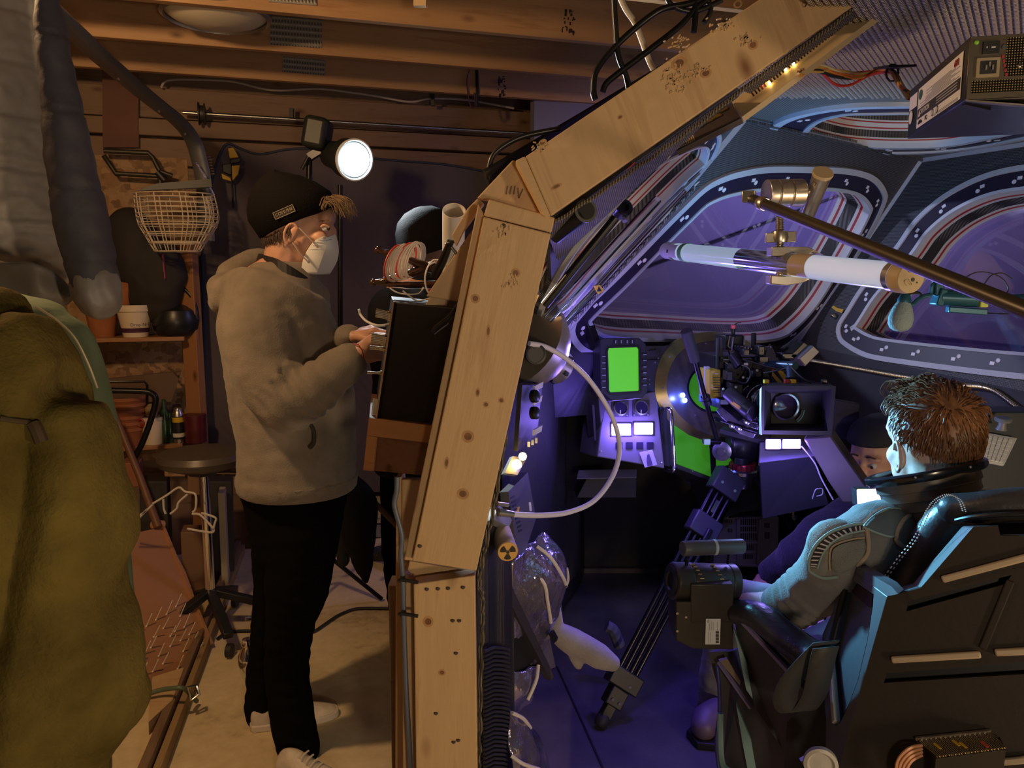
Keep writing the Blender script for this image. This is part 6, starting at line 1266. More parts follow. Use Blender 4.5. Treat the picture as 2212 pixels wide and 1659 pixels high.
# dark inner collar
rA = [(558, 548, .02), (600, 560, -.10), (655, 592, -.09), (688, 620, -.01), (660, 590, .09), (600, 556, .10)]; rB = [(548, 580, .02), (600, 604, -.118), (666, 658, -.11), (708, 690, -.02), (670, 630, .10), (600, 590, .12)]
A_, B_ = cat_rom([a1(*p) for p in rA], 6, True), cat_rom([a1(*p) for p in rB], 6, True); b = MB(); b.strip(A_, B_); o = b.build('collar', mat('collar_black', (.015, .014, .016), .6), m1, sharp=None); s = o.modifiers.new('s', 'SOLIDIFY'); s.thickness = .008
# trousers
b = MB(); b.loft([ringz(a1((x0 + x1) / 2, y, .02), fd, (x1 - x0) / 2 * Y1 / F, dl, 24) for y, x0, x1, dl in ((1020, 520, 760, .18), (1060, 524, 752, .185), (1120, 535, 742, .185), (1180, 548, 728, .175))])
limb(b, [a1(650, 1130, -.06), a1(645, 1250, -.07), a1(626, 1350, -.06), a1(620, 1450, -.03), a1(632, 1550, -.02), a1(646, 1618, -.02)], [.118, .098, .072, .066, .066, .064], 18)
limb(b, [a1(620, 1130, .10), a1(605, 1300, .15), a1(582, 1420, .17), a1(573, 1500, .17), a1(570, 1534, .17)], [.115, .085, .068, .064, .064], 18)
tm = fuse(b, .009, 3); displace(tm, folds(.004, 8, (1, 1, 2.2), 9)); body('trousers', tm, TRS, m1)
shoe(gz(607, 1675, 0), gz(742, 1708, 0), .1, SHOE, SOLE, m1); shoe(gz(546, 1572, 0), gz(728, 1542, 0), .1, SHOE, SOLE, m1)
MB().tube([p for p in [a1(762, 742, -.265), a1(774, 744, -.285), a1(783, 758, -.288), a1(786, 775, -.27)]], .0016, 6).build('wrist_band', RED, m1)
# ------------------------------------------------------------------ second person behind the box
Y2 = 3.08
m2 = thing('person', 'person in a black beanie and black jacket standing half hidden behind the black box', 'person', V3((at(900, 1000, 3.08).x, 3.08, 0)))
def a2(x, y, d=0): return at(x, y, Y2 + d)
f2d = V3((.8, -.2, 0)).normalized(); R2m = Matrix((f2d, V3((-f2d.y, f2d.x, 0)), UP)).transposed() @ Matrix.Rotation(R_(25), 3, 'Y')
b = MB(); b.ball(a2(930, 520), (.11, .085, .115), R2m); b.ball(a2(960, 570), (.075, .06, .08), R2m); b.ball(a2(978, 562), (.02, .015, .03), R2m)
limb(b, [a2(920, 560), a2(905, 640)], [.065, .07]); limb(b, [a2(905, 650), a2(905, 980)], [.14, .14]); limb(b, [a2(885, 980), a2(880, 1180), a2(885, 1375)], [.08, .06, .045]); limb(b, [a2(925, 980), a2(930, 1180), a2(925, 1375)], [.08, .06, .045])
limb(b, [a2(860, 660, -.1), a2(850, 790, -.14), a2(905, 800, -.3)], [.06, .045, .03]); limb(b, [a2(960, 660, .1), a2(980, 790, -.1), a2(930, 795, -.3)], [.06, .045, .03]); hand(b, a2(903, 800, -.3), a2(925, 800, -.33), (0, -.3, 1), (.1, -1, 0)); hand(b, a2(930, 795, -.3), a2(945, 790, -.34), (0, -.3, 1), (-.5, -1, 0))
body('body', fuse(b, .008, 3), SKIN, m2)
bc2 = a2(922, 516); bu2 = V3((-.3, .05, 1)).normalized(); bf2 = (f2d - bu2 * f2d.dot(bu2)).normalized(); bl2 = bu2.cross(bf2)
MB().loft([[bc2 + bu2 * h + bf2 * fx * cos(2 * pi * k / 28) + bl2 * lx * sin(2 * pi * k / 28) for k in range(28)] for h, fx, lx in ((-.06, .118, .096), (-.058, .124, .10), (-.01, .130, .106), (.0, .127, .104), (.05, .118, .098), (.09, .095, .08), (.115, .06, .05), (.125, .02, .02))]).build('beanie', KNIT, m2, sharp=70)
MB().loft([[bc2 + bu2 * h + bf2 * fx * cos(2 * pi * k / 28) + bl2 * lx * sin(2 * pi * k / 28) for k in range(28)] for h, fx, lx in ((-.064, .12, .098), (-.066, .130, .106), (-.015, .136, .112), (-.012, .126, .104))]).build('beanie_brim', KNIT, m2, sharp=70)
JKT = mat('jacket_black', (.011, .011, .014), .85, bs=.25, bscale=160, spec=.2); b = MB()
b.loft([ringz(a2(x, y), f2d, df, dl) for x, y, df, dl in ((900, 1010, .15, .20), (902, 900, .16, .21), (905, 760, .17, .22), (905, 680, .16, .215), (908, 640, .12, .16), (910, 612, .09, .105), (914, 588, .088, .1), (916, 574, .08, .09))]); limb(b, [a2(848, 672, -.1), a2(842, 740, -.13), a2(852, 800, -.14), a2(895, 800, -.27)], [.09, .085, .075, .05]); limb(b, [a2(962, 672, .1), a2(978, 790, -.08), a2(935, 797, -.27)], [.09, .075, .05])
jm = fuse(b, .010, 4); displace(jm, folds(.006, 7, (1, 1, 1.5), 2)); body('jacket', jm, JKT, m2)
b = MB(); limb(b, [a2(888, 990, -.05), a2(872, 1140, -.06), a2(882, 1350, 0)], [.125, .09, .075]); limb(b, [a2(925, 990, .08), a2(930, 1160, .08), a2(925, 1360, .08)], [.12, .085, .075]); tm = fuse(b, .011, 3); displace(tm, folds(.005, 8, (1, 1, 2), 4)); body('trousers', tm, TRS, m2)
for x in (885, 925): p = V3((at(x, 1000, Y2).x, Y2, 0)); shoe(p, p + f2d * .27, .1, BLACK, BLACK, m2)
# ------------------------------------------------------------------ seated pilot
m3 = thing('person', 'seated person with short auburn hair, grey padded flight suit and wide collar ring', 'person', at(1960, 1480, 1.65))
f3 = V3((-.17, .985, 0)).normalized(); l3 = V3((-f3.y, f3.x, 0)); R3 = Matrix((f3, l3, UP)).transposed() @ Matrix.Rotation(R_(4), 3, 'Y')
Y3 = 1.60
def a3(x, y, d=0): return at(x, y, Y3 + d)
hc = a3(2020, 938, .03)
def h3(f, l, u): return hc + R3 @ V3((f, l, u))
b = MB(); b.ball(hc, (.096, .077, .102), R3); b.ball(h3(.040, 0, -.070), (.068, .060, .078), R3); b.ball(h3(.072, 0, -.105), (.030, .032, .028), R3); b.ball(h3(.066, .0, .012), (.042, .064, .058), R3)
for s in (-1, 1): b.ball(h3(.068, s * .036, -.055), (.030, .024, .026), R3); b.ball(h3(.086, s * .030, .006), (.018, .026, .011), R3)
limb(b, [h3(.098, 0, -.012), h3(.114, 0, -.040), h3(.120, 0, -.052)], [.009, .012, .014]); b.ball(h3(.094, 0, -.078), (.014, .024, .009), R3)
NB = a3(2000, 1190, .03)
limb(b, [h3(-.01, 0, -.06), h3(-.03, 0, -.15), NB], [.060, .060, .075]); limb(b, [NB, a3(2010, 1420, .10)], [.13, .13])
SHL, ELB, WRI = a3(1838, 1205, -.02), a3(1695, 1318, .11), a3(1606, 1280, .26)
limb(b, [SHL, ELB, WRI], [.055, .047, .030]); limb(b, [a3(2080, 1180, .30), a3(1990, 1360, .45), a3(1850, 1330, .60)], [.055, .045, .030])
hand(b, WRI, WRI + V3((-.05, .04, .025)), (-.1, -.2, 1), (.3, .9, 0), curl=.7); hand(b, a3(1850, 1330, .60), a3(1820, 1320, .65), (-.1, -.2, 1), (.3, -.9, 0))
KN, FO = at(1600, 1345, 2.30), at(1545, 1540, 2.36)
limb(b, [at(1960, 1480, 1.80), KN, FO], [.085, .060, .040]); limb(b, [at(2040, 1470, 1.95), at(1760, 1335, 2.55), at(1700, 1420, 2.62)], [.085, .060, .040])
sk = fuse(b, .0055, 3); body('body', sk, mat('skin_pale', (.68, .47, .38), .5, var=.08, vs=18, bs=.08, bscale=140), m3)
b = MB(); sgn = 1 if (l3.dot(CAM - hc) > 0) else -1
ec_ = h3(-.004, sgn * .080, -.045); Re = R3 @ Matrix.Rotation(.15, 3, 'Y')
b.tube([ec_ + Re @ V3((.015 * cos(t), sgn * (.012 - .004 * cos(t)), .031 * sin(t) + .002)) for t in [k * .42 + .4 for k in range(12)]], .0044, 8); b.ball(ec_ + Re @ V3((.0, sgn * .003, 0)), (.014, .006, .027), Re); b.ball(ec_ + Re @ V3((.006, sgn * .009, -.026)), (.007, .006, .010), Re)
body('ear', fuse(b, .0026, 2), MATS['skin_pale'], m3)
for s in (-1, 1): MB().ball(h3(.090, s * .031, -.010), .011, n=12).build('eye', mat('eye_white'), m3)
# hair: cap plus combed locks
HR = mat('hair_auburn', (.19, .085, .035), .42, var=.35, vs=70)
cap = []; nth, nph = 18, 30
def scalp(th, ph, k=1.0):   # th from crown 0 .. ; ph 0 = front
    return h3((.098 * k) * sin(th) * cos(ph) - .003, (.079 * k) * sin(th) * sin(ph), (.105 * k) * cos(th) + .003)
def thmax(ph):
    a = abs(((ph + pi) % (2 * pi)) - pi)
    return 1.10 if a < .6 else (1.10 + (a - .6) * .62 if a < 1.5 else 1.66 + (a - 1.5) * .36)
b = MB(); b.loft([[scalp(thmax(2 * pi * k / nph) * (i + .02) / nth, 2 * pi * k / nph, 1.03 + .03 * max(0, cos(1.3 * i / nth))) for k in range(nph)] for i in range(nth + 1)])
cm = b.mesh('hair'); cm.materials.append(HR)
displace(cm, lambda co, no: .0035 * noise.noise(co * 60)); body('hair', cm, HR, m3)
R0_ = []; rr = random.Random(21)
whorl = h3(-.078, sgn * .03, .072)
for k in range(1500):
    ph = rr.uniform(-pi, pi); th = thmax(ph) * math.sqrt(rr.uniform(.0, 1)); p = scalp(th, ph, 1.04); nrm = (p - hc).normalized()
    fl = R3 @ V3((.85, 0, .1)) if th < .95 else R3 @ V3((-.35, 0, -.8))
    away = (p - whorl); away = away / (away.length + .02)
    a = abs(ph); crown = th < 1.05
    fl = (fl * (.5 if not crown else .35) + away * .8); fl = (fl - nrm * fl.dot(nrm)).normalized()
    side = nrm.cross(fl); L_ = (rr.uniform(.022, .038) if crown else rr.uniform(.012, .022)) * (1.25 if (a < .8 and th > .4) else 1); w_ = rr.uniform(-.010, .010) * (1.2 if crown else .4); lift = (.30 if crown else .10)
    if crown and a < .9: lift = .55; 
    pts = [p, p + fl * L_ * .35 + nrm * L_ * lift + side * w_ * .4, p + fl * L_ * .75 + nrm * L_ * lift * .9 + side * w_, p + fl * L_ * 1.05 + nrm * L_ * lift * .25 + side * w_ * .4]
    R0_.append(pts)
strands('hair_locks', R0_, HR, m3, .0019, 4)
R0_ = []
for k in range(70):
    s = rr.uniform(-.05, .05); p = h3(.058 + rr.uniform(-.01, .012), s, .080 + rr.uniform(-.012, .008)); u = rr.uniform(.7, 1.25)
    R0_.append([p, p + R3 @ V3((.012, 0, .022)) * u, p + R3 @ V3((.032, rr.uniform(-.006, .006), .024)) * u, p + R3 @ V3((.044, rr.uniform(-.008, .008), .004)) * u, p + R3 @ V3((.036, 0, -.010)) * u])
strands('front_curls', R0_, HR, m3, .0021, 4)
# collar ring
cx = V3((-.20, .26, .94)).normalized(); co_ = a3(1998, 1020, .02)
CB = mat('collar_black_gloss', (.012, .012, .016), .22, coat=.4)
MB().lathe([(.108, -.010), (.116, -.010), (.121, -.004), (.121, .006), (.116, .010), (.106, .010), (.104, .002), (.108, -.010)], co_, cx, n=60, cap=False).build('collar_ring', CB, m3)
b = MB(); pr = [(.106, -.006)]
for k in range(4): z = -.014 - k * .021; r = .104 - k * .005; pr += [(r, z), (r, z - .015), (r - .004, z - .017), (r - .004, z - .0195)]
b.lathe(pr, co_, cx, n=48, cap=False).build('collar_bellows', mat('bellows', (.13, .11, .095), .35), m3)
for a in (.3, 1.2, 2.1, 3., 3.9, 4.8): d, s, t = frame_of(cx); MB().ball(co_ + (s * cos(a) + t * sin(a)) * .121 + cx * .002, .0028, n=8, m=5).build('collar_stud', RIVET, m3)
# flight suit
SUIT = mat('suit_grey', (.20, .20, .20), .85, var=.1, vs=30, bs=.4, bscale=260, sheen=.2); PADM = mat('pad_grey', (.26, .27, .25), .85, bs=.5, bscale=320, var=.06)
b = MB(); b.loft([ringz(c, f3, df, dl) for c, df, dl in ((a3(2040, 1480, .15), .15, .19), (a3(2020, 1340, .10), .15, .20), (a3(1995, 1230, .06), .14, .215), (a3(1985, 1165, .04), .125, .20), (a3(1985, 1142, .03), .10, .14), (a3(1990, 1124, .02), .075, .085))])
limb(b, [a3(1905, 1165, .0), a3(1832, 1200, -.03), a3(1770, 1262, .02), a3(1705, 1308, .09)], [.085, .076, .062, .052], 18); limb(b, [a3(1700, 1312, .10), a3(1680, 1312, .16), a3(1650, 1300, .20)], [.055, .050, .042], 16)
limb(b, [a3(2060, 1150, .24), a3(2010, 1330, .42), a3(1870, 1335, .58)], [.085, .06, .045], 16)
limb(b, [at(1960, 1470, 1.80), at(1800, 1420, 2.05), KN, at(1560, 1440, 2.34), FO], [.105, .09, .075, .065, .055], 16); limb(b, [at(2040, 1470, 1.95), at(1760, 1335, 2.55), at(1700, 1420, 2.62)], [.105, .085, .07], 16)
sm_ = fuse(b, .007, 3); f1 = folds(.004, 11, (1, 1, 1.8), 6)
sa = (ELB - SHL).normalized()
def sf(co, no):
    d = f1(co, no); v = co - ELB; t = v.dot(sa)
    if -.15 < t < .06 and (v - sa * t).length < .09: d += .005 * sin(t * 210 + 2.5 * noise.noise(co * 12)) * (1 - abs(t + .04) / .11)
    return d
displace(sm_, sf); suit = body('flight_suit', sm_, SUIT, m3)
b = MB(); limb(b, [a3(1655, 1296, .19), a3(1606, 1282, .26)], [.040, .036]); body('pale_cuff', fuse(b, .006, 2), mat('cuff_lilac', (.30, .29, .36), .8), m3)
# shoulder armour: two pads with piping and striped bands
def pad(name, px, Y, th, m_, par, bev=.006):
    c = [a3(x, y, d) for x, y, d in px]; b = MB(); n_ = (CAM - c[0]).normalized(); b.prism(c, -n_ * th); o = b.build(name, m_, par, bevel=bev, seg=3, sharp=60); return o
pd = suit
b = MB(); b.ball(a3(1824, 1192, -.035), (.086, .062, .066), Matrix.Rotation(.55, 3, 'Y')); b.ball(a3(1800, 1206, -.03), (.064, .058, .058)); shp = body('shoulder_cap', fuse(b, .006, 4), PADM, m3)
def bvh(objs):
    vs, fs = [], []
    for o in objs:
        k = len(vs); w_ = WL[o.name]; vs += [v.co + w_ for v in o.data.vertices]; fs += [[i + k for i in p.vertices] for p in o.data.polygons]
    return BVHTree.FromPolygons(vs, fs)
SUITB = bvh([suit, shp])
def onpad(x, y, off=.003):
    d = ray(x, y).normalized(); h = SUITB.ray_cast(CAM, d)[0]
    return (h if h is not None else a3(x, y, -.07)) - d * off
TP = mat('piping_teal', (.28, .42, .42), .6); TPT = mat('piping_tan', (.42, .34, .24), .7)
pth = cat_rom([onpad(x, y) for x, y in ((1748, 1232), (1749, 1206), (1762, 1178), (1785, 1156), (1812, 1142), (1850, 1132), (1868, 1134))], 6); MB().tube(pth, .0032, 8).build('piping', TP, m3)
pth = cat_rom([onpad(x, y) for x, y in ((1748, 1232), (1758, 1240), (1780, 1249), (1810, 1246))], 6); MB().tube(pth, .0034, 8).build('piping', TP, m3)
pth = cat_rom([onpad(x, y) for x, y in ((1873, 1142), (1876, 1170), (1874, 1195), (1862, 1212), (1852, 1224))], 6); MB().tube(pth, .0045, 8).build('piping', TPT, m3)
pth = cat_rom([onpad(x, y) for x, y in ((1766, 1228), (1778, 1196), (1800, 1170), (1830, 1154), (1868, 1146))], 6); MB().tube(pth, .002, 6).build('piping', TP, m3)
pth = cat_rom([onpad(x, y) for x, y in ((1793, 1232), (1792, 1208), (1796, 1184), (1815, 1172), (1846, 1164), (1868, 1162))], 6); MB().tube(pth, .002, 6).build('seam', TPT, m3)
SW = mat('stripe_lilac', (.66, .66, .72), .6); SKK = mat('stripe_black', (.03, .03, .04), .6)
o_ = [(1752, 1226), (1754, 1206), (1766, 1182), (1788, 1160), (1815, 1147), (1850, 1137), (1868, 1138)]; i_ = [(1763, 1228), (1770, 1206), (1783, 1186), (1802, 1169), (1826, 1156), (1852, 1149), (1868, 1147)]
OO, II = cat_rom([V3((x, y, 0)) for x, y in o_], 8), cat_rom([V3((x, y, 0)) for x, y in i_], 8)
MB().strip([onpad(p.x, p.y, .003) for p in OO], [onpad(p.x, p.y, .003) for p in II], closed=False).build('stripe_band', SKK, m3)
for k in range(16):
    j = 1 + int(k * (len(OO) - 3) / 15.5); p = [OO[j], OO[j + 1], II[j + 1], II[j]]
    MB().add([onpad(q.x, q.y, .0042) for q in p] + [onpad(q.x, q.y, .0030) for q in p], [[0, 1, 2, 3], [4, 5, 6, 7], [0, 1, 5, 4], [1, 2, 6, 5], [2, 3, 7, 6], [3, 0, 4, 7]]).build('stripe', SW, m3)
# second pad near the collar
PB3 = mat('pad_blue', (.12, .17, .19), .7, bs=.2, bscale=200)
def patch(name, px, off, m_, n=10):
    L = [V3((x, y, 0)) for x, y in px]; c = sum(L, V3((0, 0, 0))) / len(L); L = cat_rom(L, 4, True); b = MB(); k = len(L); rings = []
    for t in (1., .97, .8, .6, .4, .2, .02): rings.append([onpad(c.x + (p.x - c.x) * t, c.y + (p.y - c.y) * t, off if t < .98 else 0) for p in L])
    b.loft(rings, cap=True); return b.build(name, m_, m3, sharp=70)
c2 = [(1868, 1136), (1890, 1114), (1922, 1099), (1962, 1104), (1972, 1112), (1956, 1136), (1932, 1158), (1900, 1152), (1876, 1142)]
patch('chest_pad', c2, .010, PB3)
MB().tube(cat_rom([onpad(x, y, .006) for x, y in c2], 4, True), .0032, 8, closed=True).build('piping', TP, m3)
for k in range(9):
    t = k / 8; x, y = 1862 + 46 * t, 1132 - 30 * t - 8 * sin(pi * t); MB().beam(onpad(x, y, .004), onpad(x + 9, y - 9, .004), .004, .002, CAM - a3(x, y)).build('stripe', SW, m3)
c3 = [(1936, 1160), (1948, 1130), (1965, 1114), (1985, 1112), (1993, 1124), (1975, 1160), (1962, 1182), (1945, 1176)]
patch('neck_pad', c3, .012, mat('pad_ribbed', (.16, .16, .15), .8, bs=.6, bscale=300)); MB().tube(cat_rom([onpad(x, y, .008) for x, y in c3], 4, True), .005, 8, closed=True).build('piping', TPT, m3)
patch('shoulder_patch', [(1797, 1230), (1796, 1206), (1800, 1186), (1818, 1175), (1848, 1167), (1868, 1166), (1870, 1190), (1858, 1212), (1840, 1228), (1815, 1238)], .006, mat('pad_mesh', (.24, .26, .24), .85, bs=.8, bscale=420))
shoe(at(1545, 1572, 2.38) * 1.0, at(1512, 1520, 2.48), .1, mat('boot_violet', (.10, .08, .12), .5), BLACK, m3) if 0 else None
b = MB(); fp = gz(1540, 1600, .1); limb(b, [fp + V3((.03, .06, .05)), fp + V3((-.01, .03, .05)), fp + V3((-.03, .0, .045))], [.05, .048, .04], 16); body('boot', fuse(b, .006, 3), mat('boot_violet', (.13, .09, .15), .5), m3)
MB().prism([fp + V3((.09, .10, 0)), fp + V3((-.02, .09, 0)), fp + V3((-.078, .02, 0)), fp + V3((-.06, -.045, 0)), fp + V3((.02, -.06, 0)), fp + V3((.10, .02, 0))], UP * .022).build('boot_sole', BLACK, m3, bevel=.004)
# ------------------------------------------------------------------ crouching person behind the pilot
Y4 = 2.42
m4 = thing('person', 'crouching person in black clothes and cap, face lit violet, behind the console column', 'person', at(1890, 1420, 2.5))
def a4(x, y, d=0): return at(x, y, Y4 + d)
f4 = V3((-.75, -.55, -.15)).normalized(); l4 = V3((-f4.y, f4.x, 0)).normalized(); u4 = f4.cross(l4); u4 = -u4 if u4.z < 0 else u4; R4 = Matrix((f4, l4, u4)).transposed()
hc4 = a4(1898, 978, .03)
def h4(f, l, u): return hc4 + R4 @ V3((f, l, u))
b = MB(); b.ball(hc4, (.10, .08, .11), R4); b.ball(h4(.042, 0, -.07), (.062, .056, .07), R4); b.ball(h4(.076, 0, -.10), (.026, .028, .024), R4)
for s in (-1, 1): b.ball(h4(.066, s * .036, -.05), (.026, .022, .024), R4); b.ball(h4(.086, s * .030, .010), (.015, .026, .010), R4)
limb(b, [h4(.096, 0, -.005), h4(.112, 0, -.035), h4(.120, 0, -.046)], [.009, .011, .013]); b.ball(h4(.094, 0, -.074), (.012, .024, .008), R4)
limb(b, [h4(-.01, 0, -.08), a4(1915, 1120, .08)], [.058, .065]); limb(b, [a4(1915, 1150, .1), a4(1935, 1330, .15)], [.14, .13])
limb(b, [a4(1850, 1130, .0), a4(1752, 1180, -.06), a4(1668, 1240, .08)], [.055, .045, .03]); limb(b, [a4(1990, 1140, .2), a4(1960, 1260, .0), a4(1860, 1280, -.05)], [.055, .045, .03])
hand(b, a4(1668, 1240, .08), a4(1638, 1256, .10), (-.3, -.3, 1), (-.3, -.8, -.2)); hand(b, a4(1860, 1280, -.05), a4(1830, 1290, -.06), (-.1, -.2, 1), (.3, -.9, 0))
limb(b, [a4(1935, 1330, .1), a4(1780, 1290, -.05), a4(1800, 1440, .15)], [.085, .06, .045]); limb(b, [a4(1960, 1330, .25), a4(1830, 1280, .30), a4(1850, 1400, .45)], [.085, .06, .045])
body('body', fuse(b, .006, 3), SKIN, m4)
for s in (-1, 1): MB().ball(h4(.088, s * .031, -.012), .011, n=12).build('eye', mat('eye_white'), m4); MB().ball(h4(.0975, s * .031, -.014), .0052, n=10).build('iris', mat('iris'), m4); MB().tube([h4(.092, s * .042, .014), h4(.099, s * .028, .020), h4(.097, s * .014, .016)], .003, 6).build('eyebrow', mat('hair_dark'), m4)
b = MB(); b.loft([[h4(.106 * k * cos(2 * pi * j / 26) - .006, .087 * k * sin(2 * pi * j / 26), z) for j in range(26)] for k, z in ((1.03, .050), (1.06, .053), (1.03, .07), (.95, .09), (.72, .112), (.35, .124), (.05, .126))]); b.build('cap', mat('cap_black', (.02, .02, .024), .8), m4, sharp=70)
b = MB(); b.loft([[h4(-.106 * cos(a) * 1.02 - .004, .086 * sin(a) * 1.04, z) for a in [(-1.35 + 2.7 * j / 16) for j in range(17)]] for z in (.04, -.02, -.07, -.10)], cap=False); o = b.build('hair', mat('hair_dark'), m4); s = o.modifiers.new('s', 'SOLIDIFY'); s.thickness = .012
FZ = mat('fleece_violet_black', (.016, .014, .020), .95, bs=.7, bscale=120, sheen=.2); b = MB()
b.loft([ringz(c, (-.8, -.5), df, dl) for c, df, dl in ((a4(1940, 1340, .15), .16, .2), (a4(1925, 1220, .1), .16, .21), (a4(1915, 1150, .08), .14, .2), (a4(1915, 1105, .06), .10, .13), (a4(1912, 1078, .05), .075, .08))])
limb(b, [a4(1848, 1128, .0), a4(1790, 1150, -.04), a4(1745, 1185, -.05), a4(1672, 1236, .07)], [.088, .078, .065, .048], 16); limb(b, [a4(1990, 1140, .2), a4(1960, 1260, .0), a4(1870, 1280, -.04)], [.08, .065, .05], 16)
fm_ = fuse(b, .009, 3); displace(fm_, folds(.007, 9, (1, 1, 1.4), 8)); body('fleece', fm_, FZ, m4)
b = MB(); limb(b, [a4(1935, 1330, .1), a4(1780, 1290, -.05), a4(1800, 1440, .15)], [.11, .08, .065]); limb(b, [a4(1960, 1330, .25), a4(1830, 1280, .30), a4(1850, 1400, .45)], [.11, .08, .065]); body('trousers', fuse(b, .010, 3), TRS, m4)

# ================================================================== GARAGE THINGS
# ---- blanket on the far wall
bl_ = thing('moving_blanket', 'dark plum grey quilted moving blanket hung across the far wall', 'blanket', wallp(700, .3, .06))
top = [(436, 560), (452, 420), (474, 340), (492, 312), (520, 322), (560, 334), (620, 324), (680, 322), (760, 338), (860, 348), (960, 356), (1060, 374), (1140, 392)]
def wz(x, y, off):  # wall point under a picture position
    pl = Pl(WB - VV * off, WB + U - VV * off, WB + UP - VV * off); return pl.hit(x, y)
tops = cat_rom([V3((x, y, 0)) for x, y in top], 5); b = MB(); rows = []
for i, p in enumerate(tops):
    yb = 955 if p.x < 470 else (1010 if p.x < 600 else 1062); col = []
    for k in range(15):
        t = k / 14; x = p.x + (6 * sin(t * 3) if i == 0 else 0) + (min(0, 0)); y = p.y + (yb - p.y) * t; o = .06 + .012 * sin(p.x * .021 + t * 2) * (.3 + t) + .01 * noise.noise(V3((p.x * .01, t * 3, 0))); col.append(wz(x, y, o))
    rows.append(col)
q = 15; b.add([p for r in rows for p in r], [[i * q + j, i * q + j + 1, (i + 1) * q + j + 1, (i + 1) * q + j] for i in range(len(rows) - 1) for j in range(q - 1)])
o = b.build('cloth', quilt('blanket_plum', (.10, .082, .088)), bl_, sharp=None); k = o.modifiers.new('s', 'SOLIDIFY'); k.thickness = .01
MB().tube([r[0] - VV * .008 for r in rows], .011, 8, flat=.6).build('binding', mat('binding_blue', (.035, .045, .075), .8), bl_); MB().tube([c - VV * .008 for c in rows[0]], .009, 8).build('binding', mat('binding_blue'), bl_)
cp = thing('door_panel', 'cream panel with dark rails low on the far wall below the blanket', 'panel', wallp(825, .1, .03))
for y0, y1, m_ in ((1066, 1072, BLACK), (1072, 1120, mat('cream_paint', (.42, .36, .24), .6, var=.1, vs=4)), (1122, 1130, MATS['cream_paint']), (1134, 1160, GREYP)): panel('rail', [wz(560, y1 - (820 - 560) * .02, .03), wz(1000, y1 + 4, .03), wz(1000, y0 + 4, .03), wz(560, y0 - 5, .03)], .02, m_, cp)
# ---- track, shaft, cable, strap, lamp overhead
tk = thing('door_track', 'grey steel garage door track curving down in front of the far wall', 'track', at(410, 300, 3.7))
tp_ = [at(60, -20, 2.0), at(140, 52, 2.35), at(240, 142, 2.85), at(320, 210, 3.25), at(385, 262, 3.6), at(415, 300, 3.74), at(430, 345, 3.78), at(440, 400, 3.8), at(447, 520, 3.82)]
MB().tube(cat_rom(tp_, 8), [.034] * 40 + [.026] * 25, 10, flat=.55).build('rail', mat('track_steel', (.17, .17, .18), .45, .5), tk) if 0 else MB().tube(cat_rom(tp_, 8), .040, 10, flat=.5).build('rail', mat('track_steel', (.17, .17, .18), .45, .5), tk)
for k in (6, 9, 12): p = cat_rom(tp_, 8)[k * 3]; MB().lathe([(.008, 0), (.006, .004), (.0001, .005)], p - V3((0, .02, .02)), (0, -1, -.6), n=8).build('bolt', STEEL, tk)
sh_ = thing('torsion_shaft', 'thin steel shaft with a dark cable drum across the top of the far wall', 'shaft', wz(760, 265, .12))
s0, s1 = wz(393, 243, .12), wz(1180, 291, .12); MB().rod(s0, s1, .0085, 12).build('rod', STEEL, sh_); u_ = (s1 - s0).normalized(); MB().lathe([(.02, -.012), (.055, -.010), (.055, -.004), (.04, .0), (.04, .014), (.052, .018), (.052, .022), (.02, .024)], wz(433, 246, .12), u_, n=24).build('drum', mat('drum_dark', (.05, .045, .04), .5, .4), sh_)
for x, y in ((630, 248), (935, 217)): MB().beam(wz(x, y - 14, .11), wz(x, y + 12, .11), .02, .02).build('hanger', BLACK, sh_)
MB().tube(cat_rom([wz(x, y, .07) for x, y in ((348, 190), (362, 174), (420, 172), (500, 176), (560, 190), (605, 195), (690, 192), (760, 200), (815, 208), (885, 220), (930, 213), (1010, 216), (1110, 234))], 6), .006, 8).build('white_cable', mat('cable_white', (.42, .36, .30), .6), None, label='white cable sagging along the boards above the door shaft', cat='cable')
jp = c0 + V3((0, .527 * 2, 0)) - VV * .03; JP = Pl(jp, jp + U, jp + UP)
st_ = thing('hanging_strap', 'purple strap loop with a black zip strip hanging from a ceiling joist', 'strap', JP.hit(1020, 230))
MB().tube(cat_rom([JP.hit(x, y) for x, y in ((1014, 152), (1009, 170), (1010, 200), (1018, 232), (1026, 228), (1024, 200))], 5), .007, 8, flat=.3).build('loop', mat('strap_purple', (.10, .03, .11), .6), st_); MB().tube([JP.hit(1030, 152), JP.hit(1031, 190), JP.hit(1030, 230)], .008, 8).build('strip', BLACK, st_)
lmp = thing('ceiling_lamp', 'round cream ceiling lamp dome with a thin rim, switched off between the joists', 'lamp', at(465, 10, 2.95))
MB().lathe([(.19, .045), (.198, .03), (.198, .01), (.185, .0), (.183, .006), (.18, .01)], at(466, 8, 3.02) - UP * .055, UP, n=48, cap=False).build('rim', mat('lamp_rim', (.38, .34, .28), .35, .6), lmp); MB().lathe([(.0001, -.030), (.06, -.027), (.12, -.016), (.16, -.002), (.181, .012)], at(466, 8, 3.02) - UP * .05, UP, n=48, cap=False).build('dome', mat('lamp_dome', (.72, .64, .48), .4), lmp)
panel('wood_tag', [at(893, 12, 2.62), at(920, 12, 2.62), at(920, -10, 2.62), at(893, -10, 2.62)], .02, PINE, ce)
